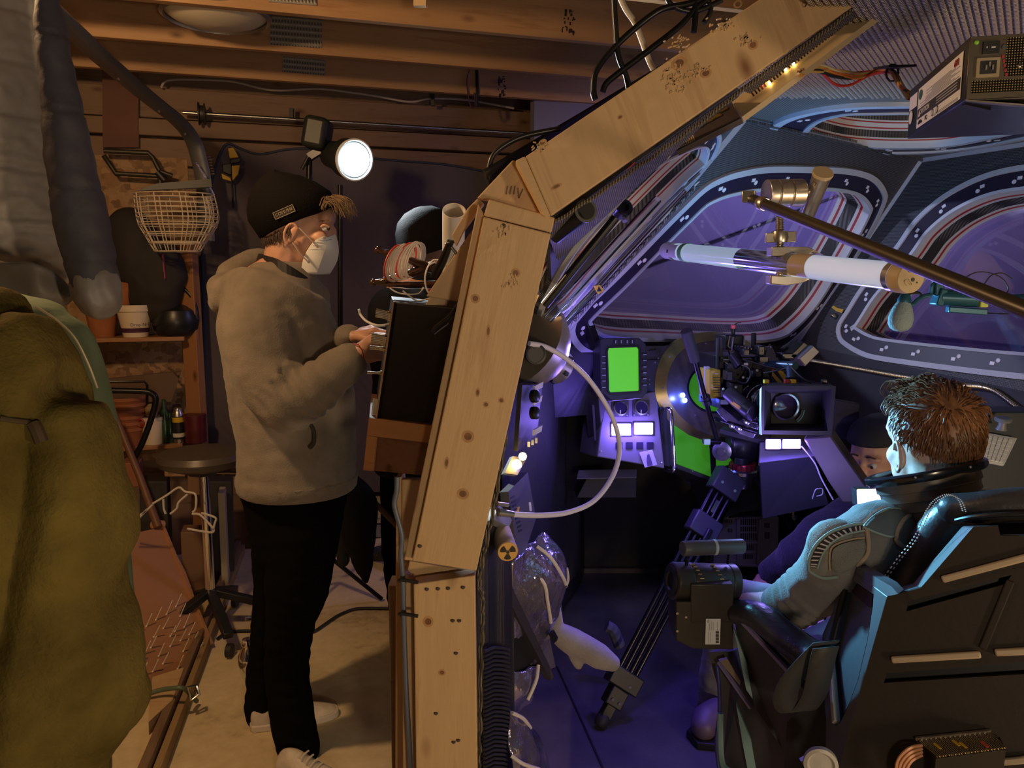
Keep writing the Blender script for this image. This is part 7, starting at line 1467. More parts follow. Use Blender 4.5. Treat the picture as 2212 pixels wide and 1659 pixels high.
# ---- cables over the rafter
cbl = thing('black_cables', 'loops of thick black cable draped behind the timber rafter', 'cables', at(1330, 100, 1.6))
for pts, r in (([(1325, -20), (1330, 60), (1336, 120), (1352, 162), (1358, 190)], .0055), ([(1286, 215), (1282, 195), (1290, 150), (1340, 90), (1420, 25), (1480, 10), (1510, 0), (1560, -30)], .006), ([(1302, 198), (1310, 180), (1340, 155), (1400, 110), (1470, 55), (1500, 20), (1540, -10)], .006), ([(1060, 400), (1056, 372), (1066, 335), (1100, 308), (1140, 292), (1210, 278)], .0055), ([(1500, -20), (1502, 30), (1498, 70)], .006), ([(1520, -20), (1535, 20), (1520, 50)], .005), ([(1440, -20), (1450, 10), (1500, 25), (1560, 0)], .005)):
    MB().tube(cat_rom([at(x, y, 1.52) for x, y in pts], 7), r, 10).build('cable', BMETAL if r > .0056 else mat('cable_black', (.012, .012, .013), .35), cbl)
MB().tube(cat_rom([at(x, y, 1.58) for x, y in ((1338, -10), (1352, 20), (1372, 50), (1388, 90), (1402, 130), (1412, 150))], 7), .0058, 10).build('power_cable', mat('cord_white', (.62, .55, .45), .45), None, label='white cord hanging down behind the timber rafter', cat='cord')
# ---- work lamp on a stand
wk = thing('work_lamp', 'bright round LED work lamp on a black stand behind the masked man', 'lamp', wz(690, 1100, .35))
YW = 3.35; wc = at(764, 345, YW - .12); wd = V3((.62, -.75, -.22)).normalized()
MB().lathe([(.078, 0), (.084, .004), (.084, .012), (.078, .014), (.074, .004)], wc, wd, n=48, cap=False).build('bezel', mat('lamp_white', (.75, .77, .78), .35), wk)
MB().lathe([(.0001, -.004), (.060, -.004), (.066, .006)], wc + wd * .004, wd, n=40, cap=False).build('lens', mat('lamp_glow', (1, 1, 1), .3, emit=28, ec=(.80, .93, 1)), wk)
MB().lathe([(.083, 0), (.080, -.06), (.062, -.11), (.055, -.20), (.050, -.21), (.0001, -.21)], wc, wd, n=36).build('housing', mat('lamp_black', (.02, .024, .024), .45), wk)
MB().box(at(686, 290, YW), (.10, .14, .13), Matrix.Rotation(.2, 3, 'Y')).build('ballast', mat('lamp_black'), wk, bevel=.02); MB().rod(at(668, 345, YW), at(668, 1130, YW), .013, 12).build('pole', BMETAL, wk); MB().rod(at(735, 400, YW - .05), at(735, 1135, YW - .05), .011, 12).build('pole', BMETAL, wk)
MB().beam(at(668, 340, YW), at(700, 320, YW), .03, .03).build('bracket', BMETAL, wk); MB().rod(at(666, 338, YW - .03), at(652, 366, YW - .03), .007).build('tilt_lever', BLACK, wk)
for a in (.3, 2.4, 4.5): MB().rod(V3((at(668, 1130, YW).x, YW, .32)), V3((at(668, 1130, YW).x + .32 * cos(a), YW + .25 * sin(a), .012)), .010).build('leg', BMETAL, wk)
lamp('work_lamp_beam', 'SPOT', wc + wd * .03, 120, (.82, .93, 1), .05, wc + V3((.62, -.45, -.12)), spot=R_(95), blend=.5)
# ---- rack box with toggles, wooden box below, horns, coil, roll
rx = thing('rack_box', 'black control box strapped to the leaning timber with rows of metal toggles', 'box', at(900, 915, 1.70))
bx0 = [at(850, 652, 1.62), at(1010, 668, 1.50), at(985, 926, 1.50), at(812, 902, 1.60)]; dp = at(845, 640, 2.02) - at(850, 652, 1.62)
MB().prism(bx0, dp).build('case', mat('rack_black', (.005, .005, .005), .5, bs=.05, spec=.25), rx, bevel=.002)
MB().beam(at(850, 652, 1.615), at(813, 902, 1.595), .006, .004).build('edge_strip', mat('edge_copper', (.4, .22, .10), .35, .6), rx)
TG = mat('toggle_nickel', (.6, .55, .50), .25, .9)
for row, (x, y, nn_) in enumerate(((845, 676, 5), (836, 727, 6), (832, 752, 2), (826, 806, 1))):
    for k in range(nn_):
        p = at(x - k * .6, y + k * 3.3, 1.67 + k * .012); MB().lathe([(.0055, 0), (.0055, .004), (.0038, .005), (.0030, .010), (.0022, .012), (.0034, .030), (.0030, .033), (.0001, .033)], p, V3((-1, -.03, .22 - .06 * row)), n=10).build('toggle', TG, rx)
MB().tube(cat_rom([at(841, 701, 1.66), at(815, 703, 1.66), at(792, 694, 1.68), at(779, 680, 1.70), at(775, 668, 1.70)], 6), .0028, 8).build('white_lead', mat('lead_white', (.75, .72, .70), .4), rx)
panel('label_plate', [at(800, 910, 1.62), at(812, 912, 1.62), at(816, 862, 1.66), at(806, 860, 1.66)], .01, mat('lcd_grey', (.5, .52, .5), .3), rx)
MB().tube(cat_rom([at(988, 660, 1.49), at(974, 680, 1.49), at(955, 696, 1.50), at(940, 708, 1.50), at(934, 718, 1.50)], 5), .004, 8).build('cable_tie', BLACK, rx); MB().tube(cat_rom([at(985, 672, 1.495), at(972, 695, 1.50), at(950, 712, 1.50), at(938, 722, 1.50)], 5), .0025, 6).build('cable_tie', BLACK, rx)
wx = thing('wooden_box', 'stained wooden box with a lighter frame fixed below the black control box', 'box', at(870, 1020, 1.62))
pw = [at(797, 902, 1.60), at(945, 921, 1.50), at(930, 1030, 1.50), at(784, 1016, 1.60)]; MB().prism([p + V3((0, .006, 0)) for p in pw], dp * .8).build('carcass', BROWNWOOD, wx)
MW = wood('orange_wood', (.34, .16, .065), (.24, .10, .04), (.12, .05, .02), .5)
panel('top_rail', [pw[0], pw[1], pw[1].lerp(pw[2], .34), pw[0].lerp(pw[3], .34)], .008, MW, wx, bevel=.001); panel('side_stile', [pw[0].lerp(pw[3], .34), pw[0].lerp(pw[3], .34) + (pw[1] - pw[0]) * .14, pw[3] + (pw[2] - pw[3]) * .15, pw[3]], .008, MW, wx, bevel=.001)
for q in ((797, 902), (784, 1016)): pass
hn = MB(); HW = mat('lacquer_brown', (.05, .018, .010), .18, coat=.7)
hg = thing('coat_hanger', 'two dark lacquered hanger horns bolted to the ply, holding a coil of wire', 'hanger', at(900, 610, 1.85))
for pts, rs in (([(816, 540), (835, 547), (880, 560), (930, 580), (965, 590)], [.008, .013, .014, .016, .016]), ([(806, 610), (830, 606), (870, 595), (905, 585), (940, 570)], [.008, .012, .013, .016, .014]), ([(808, 611), (850, 614), (900, 616), (972, 612)], [.007, .010, .012, .014])):
    b = MB(); ps = cat_rom([at(x, y, 1.84) for x, y in pts], 5); b.tube(ps, [rs[min(int(i / len(ps) * len(rs)), len(rs) - 1)] for i in range(len(ps))], 12, flat=.7); b.ball(ps[0], rs[0] * 1.05); b.build('horn', HW, hg)
cw = thing('wire_coil', 'coil of pale and red wire hung on the dark hanger horn', 'wire coil', at(870, 610, 1.80))
for k in range(12):
    c = at(852 + k * 4.2, 568 - k * .9 + (k % 3) * 2, 1.79 + .004 * k); m_ = mat('wire_pale', (.60, .48, .38), .4) if k % 6 else mat('wire_red')
    MB().tube([c + V3((.016 * cos(a) + .012 * sin(a), .03 * cos(a), .040 * sin(a))) for a in [2 * pi * j / 22 for j in range(22)]], .0022, 6, closed=True).build('turn', m_, cw)
for pts in ([(842, 622), (858, 632), (880, 636), (905, 634), (915, 620)], [(870, 628), (885, 640), (905, 650), (940, 640)], [(940, 566), (925, 575), (918, 600), (922, 625), (936, 645), (952, 650)], [(950, 562), (936, 562), (926, 572)]): MB().tube(cat_rom([at(x, y, 1.78) for x, y in pts], 6), .002, 6).build('lead', mat('lead_white'), cw)
rl = thing('paper_roll', 'white rolled paper tube standing behind the ply gusset', 'paper roll', at(980, 560, 1.78)); b = MB(); r0, r1 = at(977, 640, 1.88), at(981, 455, 1.70); dd = (r1 - r0).normalized(); L = (r1 - r0).length
b.lathe([(.024, 0), (.0255, L), (.0235, L), (.022, 0)], r0, dd, n=30, cap=False).build('tube', mat('paper', (.72, .68, .64), .8), rl)
pn_ = thing('cable_strain', 'black sleeved cable end with a zip tie along the ply edge', 'cable', at(955, 600, 1.60)); MB().tube([at(938, 600, 1.60), at(958, 560, 1.58), at(974, 520, 1.57)], [.010, .009, .007], 10).build('sleeve', BMETAL, pn_); MB().tube([at(974, 524, 1.57) + V3((.009 * cos(a), .009 * sin(a), .003 * cos(a))) for a in [k * pi / 5 for k in range(10)]], .003, 6, closed=True).build('zip_tie', BLACK, pn_); MB().tube([at(976, 535, 1.56), at(986, 548, 1.55)], .003, 6).build('tie_tail', BLACK, pn_)
panel('red_cloth', [at(924, 632, 1.9), at(946, 638, 1.9), at(944, 616, 1.9), at(930, 612, 1.9)], .006, RED, None, label='scrap of red cloth beside the ply gusset under the horns', cat='cloth')
# ---- blue cable on the post with zip ties; small dark block
vc = thing('blue_cable', 'blue grey cable running down the edge of the timber post, held by zip ties', 'cable', at(875, 1640, YF + .03)); MB().tube(cat_rom([at(x, y, YF + .02) for x, y in ((858, 1030), (857, 1060), (852, 1090), (862, 1130), (868, 1160), (866, 1200), (870, 1250), (872, 1330), (874, 1400), (878, 1500), (884, 1600), (888, 1700))], 6), .0052, 10).build('cable', mat('cable_slate', (.10, .12, .17), .4), vc)
for y in (1254, 1327): MB().tube([at(870 + 9 * cos(a), y + 2 * sin(a), YF + .015 + .01 * sin(a)) for a in [k * pi / 6 for k in range(12)]], .003, 6, closed=True).build('zip_tie', BLACK, vc); MB().beam(at(866, y - 2, YF), at(903, y + 4, YF - .004), .006, .005).build('tie_tail', BLACK, vc)
MB().prism([V3((at(840, 1400, 1.66).x, 1.66, 0)), V3((at(858, 1400, 1.66).x, 1.66, 0)), at(856, 1266, 1.66), at(838, 1264, 1.66)], V3((0, .06, 0))).build('dark_block', OLDWOOD, None, label='dark wooden block behind the lower timber post', cat='block', bevel=.002)
# ---- gloves, stick, coil, cable on the floor
gv = thing('hanging_gloves', 'pair of long black fabric gloves hanging behind the standing man', 'gloves', at(765, 1260, 2.75)); b = MB()
limb(b, [at(745, 1040, 2.75), at(772, 1090, 2.75), at(775, 1160, 2.75), at(785, 1210, 2.75), at(790, 1252, 2.75)], [.05, .075, .065, .038, .016], 16); limb(b, [at(735, 1080, 2.78), at(738, 1150, 2.78), at(742, 1212, 2.78)], [.06, .038, .024], 14); limb(b, [at(765, 1150, 2.74), at(768, 1200, 2.74), at(776, 1235, 2.74)], [.04, .022, .014], 12)
body('gloves', fuse(b, .009, 4), mat('glove_black', (.010, .010, .011), .9, bs=.4, bscale=120), gv)
MB().rod(at(735, 1010, 2.71), at(735, 1010, 2.71).lerp(at(870, 1148, 2.9), 3.02) , .011, 10).build('wooden_stick', OLDWOOD, None, label='thin wooden stick slanting behind the gloves towards the timber post', cat='stick')
cf = thing('cable_coil', 'black cable coil lying on the concrete floor behind the timber post', 'cable', gz(835, 1200, .0))
for k in range(6): c = gz(842, 1195, .012 + .008 * k); MB().tube([c + V3((.11 * cos(a) * (1 - .05 * k) + .01 * k, .12 * sin(a), .006 * sin(3 * a + k))) for a in [2 * pi * j / 26 for j in range(26)]], .007, 6, closed=True).build('turn', RUBBER, cf)
MB().tube(cat_rom([gz(x, y, .008) for x, y in ((470, 1380), (490, 1367), (520, 1363), (560, 1364), (620, 1370), (672, 1366), (700, 1350), (730, 1330), (765, 1316), (800, 1314), (842, 1315))], 6), .007, 8).build('floor_cable', RUBBER, None, label='black cable winding across the concrete floor behind the man', cat='cable')
# ---- left wall corner: brown strip, hook frame, post, shelves and what stands on them
panel('paper_strip', [wz(222, 318, .06), wz(300, 318, .06), wz(298, 98, .06), wz(220, 90, .06)], .012, mat('strip_maroon', (.12, .045, .025), .7, var=.2, vs=5), None, label='long maroon brown paper strip hung on the wall planks', cat='strip')
hk = thing('bike_hook', 'dark tubular folding bike hook under the maroon strip', 'hook', wz(300, 385, .12)); DB = mat('dark_bronze', (.05, .042, .03), .45, .4)
for q in ([(224, 326), (320, 330), (330, 340), (345, 370), (372, 380)], [(224, 336), (250, 375), (340, 380)], [(345, 375), (347, 400)]): MB().tube([wz(x, y, .14) for x, y in q], .012, 10).build('bar', DB, hk)
MB().rod(wz(340, 372, .14), wz(356, 390, .14), .02).build('clamp', BLACK, hk)
MB().beam(wallp(398, .2, .26), wallp(398, 1.95, .26), .06, .09).build('shelf_post', FIR, None, label='upright timber post at the end of the garage shelves', cat='post', bevel=.003) if 0 else None
def wq(x, y, off): return wz(x, y, off)
po = board('shelf_post', V3((*wz(414, 700, .20).xy, .0)), V3((*wz(414, 700, .20).xy, 1.66)), .085, .05, MW, None, up=V3((.3, 1, 0))); tag(po, 'upright timber post at the right end of the garage shelves', 'post')
panel('tool_decal', [wz(398, 600, .27), wz(408, 600, .27), wz(408, 560, .27), wz(398, 560, .27)], .002, BLACK, po) if 0 else None
def shelf(y, x0, x1, lab_):
    a, b_ = wz(x0, y, .30), wz(x1, y, .30); b_ = V3((b_.x, b_.y, a.z)); p = [a, b_, b_ + VV * .28, a + VV * .28]; o = MB().prism([q - UP * .02 for q in p], UP * .02).build('shelf_board', MW, None, bevel=.002); tag(o, lab_, 'shelf'); return a.z
zs = shelf(733, 120, 398, 'upper timber shelf board carrying flower pots and a kettle')
zs2 = shelf(975, 120, 395, 'lower timber shelf board with bottles and tubs')
def onsh(x, z, off): p = wallp(x, z, off); return p
def pot(name, x, z, off, h, r0, r1, m_, lab_, cat='pot', bands=()):
    t = thing(name, lab_, cat, onsh(x, z, off)); o_ = onsh(x, z, off); MB().lathe([(r0, 0), (r1, h * .8), (r1 + .006, h * .8), (r1 + .008, h), (r1 - .002, h), (r0 - .004, .006), (.0001, .006)], o_, UP, n=32).build('shell', m_, t)
    for hz, hh, mm in bands: rr_ = r0 + (r1 - r0) * hz / (h * .8) + .001; MB().lathe([(rr_, hz), (rr_ + (r1 - r0) * hh / (h * .8), hz + hh)], o_, UP, n=32, cap=False).build('band', mm, t)
    return t
TC = mat('terracotta', (.34, .12, .045), .75, var=.12, vs=12); WP = mat('pot_white', (.70, .60, .45), .5); PU = mat('pot_band', (.07, .02, .05), .5)
pot('flower_pot', 222, zs, .20, .14, .052, .07, TC, 'terracotta plastic flower pot beside the stack of white pots')
wp_ = pot('flower_pot', 293, zs, .22, .155, .056, .078, WP, 'stack of white nursery pots printed with a purple band', bands=((.022, .022, PU), (.125, .004, BLACK), (.138, .004, BLACK), (.150, .004, BLACK)))
text('print', 'Drop-N-Bloom', .022, onsh(318, zs + .062, .22 + .080) - U * .006, U + VV * .5, -VV + U * .5, INK, wp_)
kt = thing('kettle', 'round black kettle with an arched handle on the upper shelf', 'kettle', onsh(385, zs, .20)); ko = onsh(382, zs, .20); KM = mat('kettle_black', (.014, .015, .017), .35)
MB().lathe([(.075, 0), (.105, .03), (.112, .075), (.095, .125), (.05, .15), (.02, .158), (.018, .175), (.0001, .177)], ko, UP, n=32).build('kettle_body', KM, kt); MB().tube(cat_rom([ko + V3((-.09, 0, .12)), ko + V3((-.085, 0, .19)), ko + V3((-.03, 0, .235)), ko + V3((.04, 0, .235)), ko + V3((.09, 0, .18)), ko + V3((.105, 0, .08))], 6), .011, 10).build('handle', KM, kt); MB().tube([ko + V3((-.10, 0, .08)), ko + V3((-.15, 0, .125))], [.025, .014], 12).build('spout', KM, kt)
b = MB(); b.ball(wz(330, 600, .20), (.16, .10, .22)); b.ball(wz(285, 540, .20), (.13, .10, .2)); dbg = fuse(b, .012, 6); displace(dbg, folds(.012, 6, (1, 1, 1), 3)); dg_ = thing('dark_bag', 'dark bag hanging on the wall above the shelf with a pink strap', 'bag', wz(310, 690, .2)); body('bag_body', dbg, mat('bag_dark', (.022, .018, .017), .8), dg_); MB().beam(wz(352, 548, .32), wz(357, 602, .32), .012, .004).build('pink_strap', mat('pink', (.35, .05, .10), .6), dg_)
MB().lathe([(.05, 0), (.06, .09), (.064, .11), (.058, .11), (.045, .01)], onsh(268, zs + .16, .2), V3((.2, 0, 1)), n=24).build('tan_pot', TC, None, label='small brown pot tucked above the white pots', cat='pot')
# below the shelf
sb = panel('slant_board', [wz(200, 872, .22), wz(370, 868, .22), wz(392, 802, .24), wz(240, 818, .24), wz(200, 825, .24)], .015, mat('board_dull', (.14, .085, .05), .7), None); tag(sb, 'dull brown board lying on its side under the shelf', 'board'); MB().tube([wz(372, 868, .21), wz(394, 806, .22)], .006, 6).build('edge', OLDWOOD, sb)
for i in range(8): panel('label_text', [wz(352, 772 + i * 5 + (12 if i > 3 else 0), .018), wz(394, 772 + i * 5 + (12 if i > 3 else 0), .018), wz(394, 770 + i * 5 + (12 if i > 3 else 0), .018), wz(352, 770 + i * 5 + (12 if i > 3 else 0), .018)], .0005, INK, wb)
fr_ = thing('steel_frame', 'bent black steel handle frame leaning below the shelf', 'frame', wz(300, 1050, .5)); MB().tube(cat_rom([wz(x, y, .5) for x, y in ((200, 843), (300, 845), (328, 850), (336, 866), (325, 910), (306, 960), (292, 985), (282, 1010), (276, 1080))], 6), .014, 10).build('tube', BMETAL, fr_); MB().tube([wz(x, y, .45) for x, y in ((210, 824), (312, 824), (318, 832), (318, 870))], .006, 8).build('thin_bar', BMETAL, fr_)
for k in range(6): tag(MB().lathe([(.075, 0), (.085, .07), (.09, .075), (.09, .09), (.08, .09), (.07, .01)], onsh(262, zs2 + .03 * k, .22), UP, n=28).build('clay_pot', TC, None), 'orange clay pot, %s in the stack on the lower shelf' % ('lowest', 'second from the bottom', 'third from the bottom', 'third from the top', 'second from the top', 'topmost')[k], 'pot', 'stacked clay pots')
tb_ = thing('white_tub', 'white tub with a red ring label on the lower shelf', 'tub', onsh(316, zs2, .24)); o_ = onsh(316, zs2, .24); MB().lathe([(.045, 0), (.052, .12), (.055, .12), (.055, .135), (.0001, .137)], o_, UP, n=28).build('tub_shell', WP, tb_); MB().tube([o_ + V3((-.03 + .014 * cos(a), -.056, .115 + .018 * sin(a))) for a in [2 * pi * j / 16 for j in range(16)]], .005, 6, closed=True).build('red_ring', RED, tb_); MB().lathe([(.028, .137), (.03, .18), (.012, .2), (.0001, .2)], o_, UP, n=20).build('tan_bottle_top', mat('tan_dull', (.30, .22, .11), .5), tb_)
for x, h_, r_, m_, lab_ in ((344, .22, .022, mat('bottle_green', (.02, .06, .03), .25), 'tall dark green bottle beside the white tub'), (355, .15, .020, mat('bottle_green'), 'short green bottle beside the spray can')):
    o_ = onsh(x, zs2, .24); tag(MB().lathe([(r_, 0), (r_, h_ * .65), (r_ * .4, h_ * .8), (r_ * .4, h_), (.0001, h_)], o_, UP, n=22).build('bottle', m_, None), lab_, 'bottle')
sc2 = thing('spray_can', 'chrome and yellow spray can on the lower shelf', 'spray can', onsh(373, zs2, .25)); o_ = onsh(373, zs2, .25); MB().lathe([(.028, 0), (.028, .145), (.022, .155), (.020, .175), (.0001, .18)], o_, UP, n=26).build('can', STEEL, sc2); MB().lathe([(.0285, .02), (.0285, .135)], o_, UP, n=26, cap=False).build('wrap', BLACK, sc2); MB().lathe([(.0288, .105), (.0288, .13)], o_, UP, n=26, cap=False).build('yellow_band', YEL, sc2); MB().lathe([(.0288, .03), (.0288, .05)], o_, UP, n=26, cap=False).build('white_band', WHITEP, sc2)
jr = thing('red_jar', 'dark red lidded jar at the post end of the lower shelf', 'jar', onsh(408, zs2, .24)); o_ = onsh(410, zs2, .26); MB().lathe([(.05, 0), (.054, .12), (.0001, .12)], o_, UP, n=26).build('jar_body', mat('jar_maroon', (.09, .012, .015), .35), jr); MB().lathe([(.056, .12), (.056, .14), (.0001, .143)], o_, UP, n=26).build('lid', mat('jar_maroon'), jr)
# floor clutter behind the stool
for x0, y0, x1, y1, off, m_, nm, lab_ in ((262, 1000, 300, 1052, .55, mat('card_red', (.28, .10, .05), .6), 'carton', 'small red and cream carton in the clutter under the shelves'), (355, 1005, 400, 1030, .5, OSB, 'wood_offcut', 'short stack of wood offcuts under the stool'), (405, 1020, 440, 1070, .5, mat('card_brown', (.22, .12, .06), .7), 'carton', 'brown carton leaning behind the stool post'), (440, 1040, 500, 1150, .45, mat('bin_dark', (.03, .026, .022), .6), 'storage_bin', 'dark storage bin on the floor beside the man'), (470, 1065, 485, 1110, .62, mat('cream_paint'), 'tag_board', 'cream strip board with holes standing among the clutter'), (300, 1040, 360, 1130, .5, mat('bin_dark'), 'storage_bin', 'dark storage bin on the floor under the shelves'), (390, 1150, 440, 1200, .65, mat('card_brown'), 'cardboard_scrap', 'torn cardboard scrap lying under the wire hangers')):
    a = [wz(x0, y1, off), wz(x1, y1, off), wz(x1, y0, off), wz(x0, y0, off)]; a = [V3((q.x, q.y, 0)) if i < 2 and nm in ('tag_board', 'cardboard_scrap', 'storage_bin') else q for i, q in enumerate(a)]; o = MB().prism(a, VV * .12).build(nm, m_, None, bevel=.004); tag(o, lab_, {'carton': 'carton', 'wood_offcut': 'wood', 'storage_bin': 'bin', 'tag_board': 'board', 'cardboard_scrap': 'cardboard'}[nm])
# ---- stool
so_ = thing('work_stool', 'round padded brown black stool on a chrome post beside the standing man', 'stool', gz(445, 1240, 0)); sc0 = at(438, 985, 3.1); b = MB(); b.lathe([(.0001, -.045), (.13, -.045), (.168, -.03), (.178, -.005), (.165, .018), (.10, .030), (.0001, .032)], sc0, UP, n=44).build('seat', mat('stool_vinyl', (.075, .060, .045), .4, bs=.1), so_)
MB().lathe([(.02, 0), (.02, sc0.z - .25), (.0001, sc0.z - .25)], V3((sc0.x, sc0.y, .2)), UP, n=18).build('post', CHROME, so_); MB().lathe([(.06, -.075), (.09, -.047), (.0001, -.047)], sc0, UP, n=24).build('seat_plate', BLACK, so_); MB().rod(sc0 - UP * .07, sc0 + V3((.20, -.05, -.06)), .006).build('lever', STEEL, so_)
for k in range(5):
    a = 2 * pi * k / 5 + .3; e = V3((sc0.x + .26 * cos(a), sc0.y + .26 * sin(a), .09)); MB().beam(V3((sc0.x, sc0.y, .19)), e, .04, .03).build('leg', BLACK, so_, bevel=.004); MB().rod(e - UP * .06 - V3((.01, 0, 0)), e - UP * .06 + V3((.012, 0, 0)), .028, 14).build('castor', RUBBER, so_)
# ---- wire hangers
wh = thing('wire_hangers', 'tangle of bent white wire clothes hangers on the floor clutter', 'hangers', at(400, 1150, 3.0)); WW = mat('wire_white', (.60, .56, .50), .4)
for q in ([(330, 1088), (360, 1070), (386, 1053), (400, 1062), (420, 1066), (424, 1080), (422, 1100), (416, 1106)], [(353, 1078), (354, 1098), (358, 1110)], [(368, 1110), (382, 1098), (386, 1085), (405, 1068)], [(415, 1110), (432, 1112), (455, 1135), (462, 1146), (452, 1150), (405, 1142)], [(435, 1108), (465, 1118), (464, 1130), (460, 1146)], [(280, 1125), (310, 1108), (330, 1090)], [(282, 1140), (300, 1120), (318, 1100)]): MB().tube(cat_rom([at(x, y, 3.0) for x, y in q], 4), .0045, 7).build('wire', WW, wh)
# ---- snow shovel with pins
sv_ = thing('snow_shovel', 'brown plastic scoop shovel leaning upside down with many shiny pins stuck in its blade', 'shovel', gz(400, 1500, 0)); SHB = mat('shovel_brown', (.42, .21, .10), .5, var=.08, vs=4)
sp4 = [at(300, 1140, 3.3), at(352, 1136, 3.28), at(400, 1228, 3.1), gz(457, 1392, .02), gz(320, 1492, .02), at(240, 1300, 2.55), at(252, 1240, 2.6)]
pS = Pl(sp4[1], sp4[3], sp4[4]); bl4 = [pS.hit(x, y) for x, y in ((285, 1152), (352, 1138), (402, 1236), (457, 1392), (320, 1492), (225, 1330))]
panel('blade', bl4, .008, SHB, sv_, bevel=.002); MB().tube([pS.hit(342, 1140, .012), at(302, 1030, 3.36), at(237, 868, 3.45)], [.018, .016, .013], 12).build('handle', mat('handle_brown', (.16, .075, .04), .5), sv_); MB().tube([pS.hit(330, 1132, .006), pS.hit(352, 1134, .006)], .02, 12).build('socket', SHB, sv_)
MB().beam(pS.hit(352, 1138, .004), pS.hit(457, 1392, .004), .012, .012, pS.n).build('side_lip', SHB, sv_); PN = mat('pin_steel', (.8, .72, .60), .25, .2)
for x, y, l in ((392, 1283, 34), (372, 1298, 36), (349, 1312, 34), (328, 1326, 34), (304, 1340, 36), (401, 1304, 34), (410, 1326, 36), (390, 1340, 30), (421, 1345, 32), (428, 1365, 30), (365, 1335, 28), (345, 1352, 30), (325, 1385, 34), (310, 1400, 32), (338, 1375, 30), (355, 1390, 34), (402, 1360, 30), (380, 1372, 30), (408, 1380, 34), (438, 1388, 32), (364, 1410, 30), (342, 1425, 32), (318, 1432, 34), (396, 1416, 36), (380, 1352, 28)):
    p = pS.hit(x - 12, y + l * .8, .001); q = pS.hit(x, y, .045); t = MB().rod(p, q, .0022, 6).ball(p, .0045, n=8, m=5).ball(q, .0026, n=8, m=5); t.build('pin', PN, sv_)
# ---- floor strips at the left, crate piece, hose, caster
fs = thing('floor_boards', 'pair of long dark boards lying on edge along the concrete floor', 'boards', gz(410, 1500, 0))
for (xa, ya), (xb, yb), w_, h_, m_ in (((306, 1720), (516, 1195), .028, .075, OLDWOOD), ((330, 1720), (525, 1195), .022, .05, wood('ply_edge', (.34, .22, .10), (.20, .12, .06), (.1, .05, .03), .6))):
    a, b_ = gz(xa, ya, 0), gz(xb, yb, 0); board('plank', a + UP * h_ / 2, b_ + UP * h_ / 2, w_, h_, m_, fs)
cr = MB().prism([gz(322, 1590, .03), gz(375, 1540, .03), gz(400, 1468, .03), gz(330, 1490, .03)], UP * .05).build('pine_offcut', PINE, None, bevel=.003, label='pale pine board offcut lying under the shovel', cat='wood')
hs = thing('green_hose', 'short green hose with a webbing buckle lying over the floor boards', 'hose', gz(390, 1495, .1)); MB().tube(cat_rom([gz(318, 1500, .10), gz(350, 1490, .11), gz(392, 1486, .12), (gz(408, 1496, .08)), gz(425, 1515, .02)], 6), .008, 10).build('hose', mat('hose_green', (.10, .14, .08), .4), hs); MB().tube([gz(404, 1484, .12), gz(424, 1480, .11), gz(430, 1500, .08), gz(412, 1512, .07)], .006, 8, closed=True).build('buckle', STEEL, hs)
ct = thing('metal_leg', 'chrome jointed lamp leg with a round foot standing behind the trousers', 'lamp leg', gz(538, 1460, 0)); MB().tube([at(556, 1325, 2.62), at(545, 1380, 2.62)], .011, 12).build('rod', STEEL, ct); MB().rod(at(530, 1337, 2.6), at(556, 1336, 2.62), .009).build('wing_bolt', STEEL, ct); MB().beam(at(553, 1352, 2.6), at(541, 1378, 2.6), .012, .004).build('sticker', WHITEP, ct)
MB().lathe([(.0001, -.02), (.016, -.018), (.020, 0), (.016, .01), (.024, .02), (.038, .045), (.040, .075), (.034, .12), (.02, .16), (.0001, .17)], at(534, 1390, 2.62), V3((.08, 0, -1)), n=26).build('bulb_foot', CHROME, ct)
# ---- bar clamp on the blanket, wire baskets
bc_ = thing('bar_clamp', 'yellow and black trigger bar clamp gripping the blanket edge', 'clamp', wz(502, 450, .12)); MB().beam(wz(497, 318, .12), wz(504, 450, .12), .012, .006).build('bar', mat('bar_blue', (.03, .035, .06), .4, .6), bc_)
for q, m_ in (([(492, 320), (504, 318), (516, 340), (496, 342)], YEL), ([(478, 374), (498, 384), (500, 392), (480, 386)], YEL), ([(500, 358), (518, 356), (514, 376), (502, 390)], YEL), ([(480, 356), (500, 352), (500, 378), (482, 372)], BLACK), ([(498, 344), (520, 340), (518, 350), (498, 354)], BLACK)): MB().prism([wz(x, y, .15) for x, y in q], VV * .03).build('jaw', m_, bc_, bevel=.003)
bk3 = thing('wire_basket', 'nested white wire baskets hanging by a chain under a dark lid', 'basket', wz(385, 545, .45)); WB3 = mat('basket_wire', (.62, .52, .38), .4)
for n_, (dx, dy) in enumerate(((0, 0), (6, 9))):
    rg = [(376 + dx * .3, 420 + dy, 82), (380 + dx * .3, 441 + dy, 84), (383 + dx * .3, 462 + dy, 84), (385, 482 + dy * .6, 80), (385, 503 + dy * .5, 68), (384, 523 + dy * .3, 57), (384, 543, 47)]; cs_ = [wz(x, y, .45) for x, y, r in rg]; rs_ = [r * cs_[0].y / F for x, y, r in rg]
    for c, r in zip(cs_, rs_): MB().tube([c + V3((r * cos(a), .7 * r * sin(a), 0)) for a in [2 * pi * j / 28 for j in range(28)]], .0026, 6, closed=True).build('hoop', WB3, bk3)
    for k in range(10): a = 2 * pi * k / 10 + .1 + .12 * n_; MB().tube([c + V3((r * cos(a), .7 * r * sin(a), 0)) for c, r in zip(cs_, rs_)] + [cs_[-1]], .0026, 6).build('rib', WB3, bk3)
for k in range(3): MB().tube(cat_rom([wz(366 + 14 * k, 412 - 2 * k, .40), wz(362 + 14 * k, 404, .40), wz(370 + 14 * k, 402, .40), wz(374 + 14 * k, 424, .40)], 4), .0028, 6).build('hook', WB3, bk3)
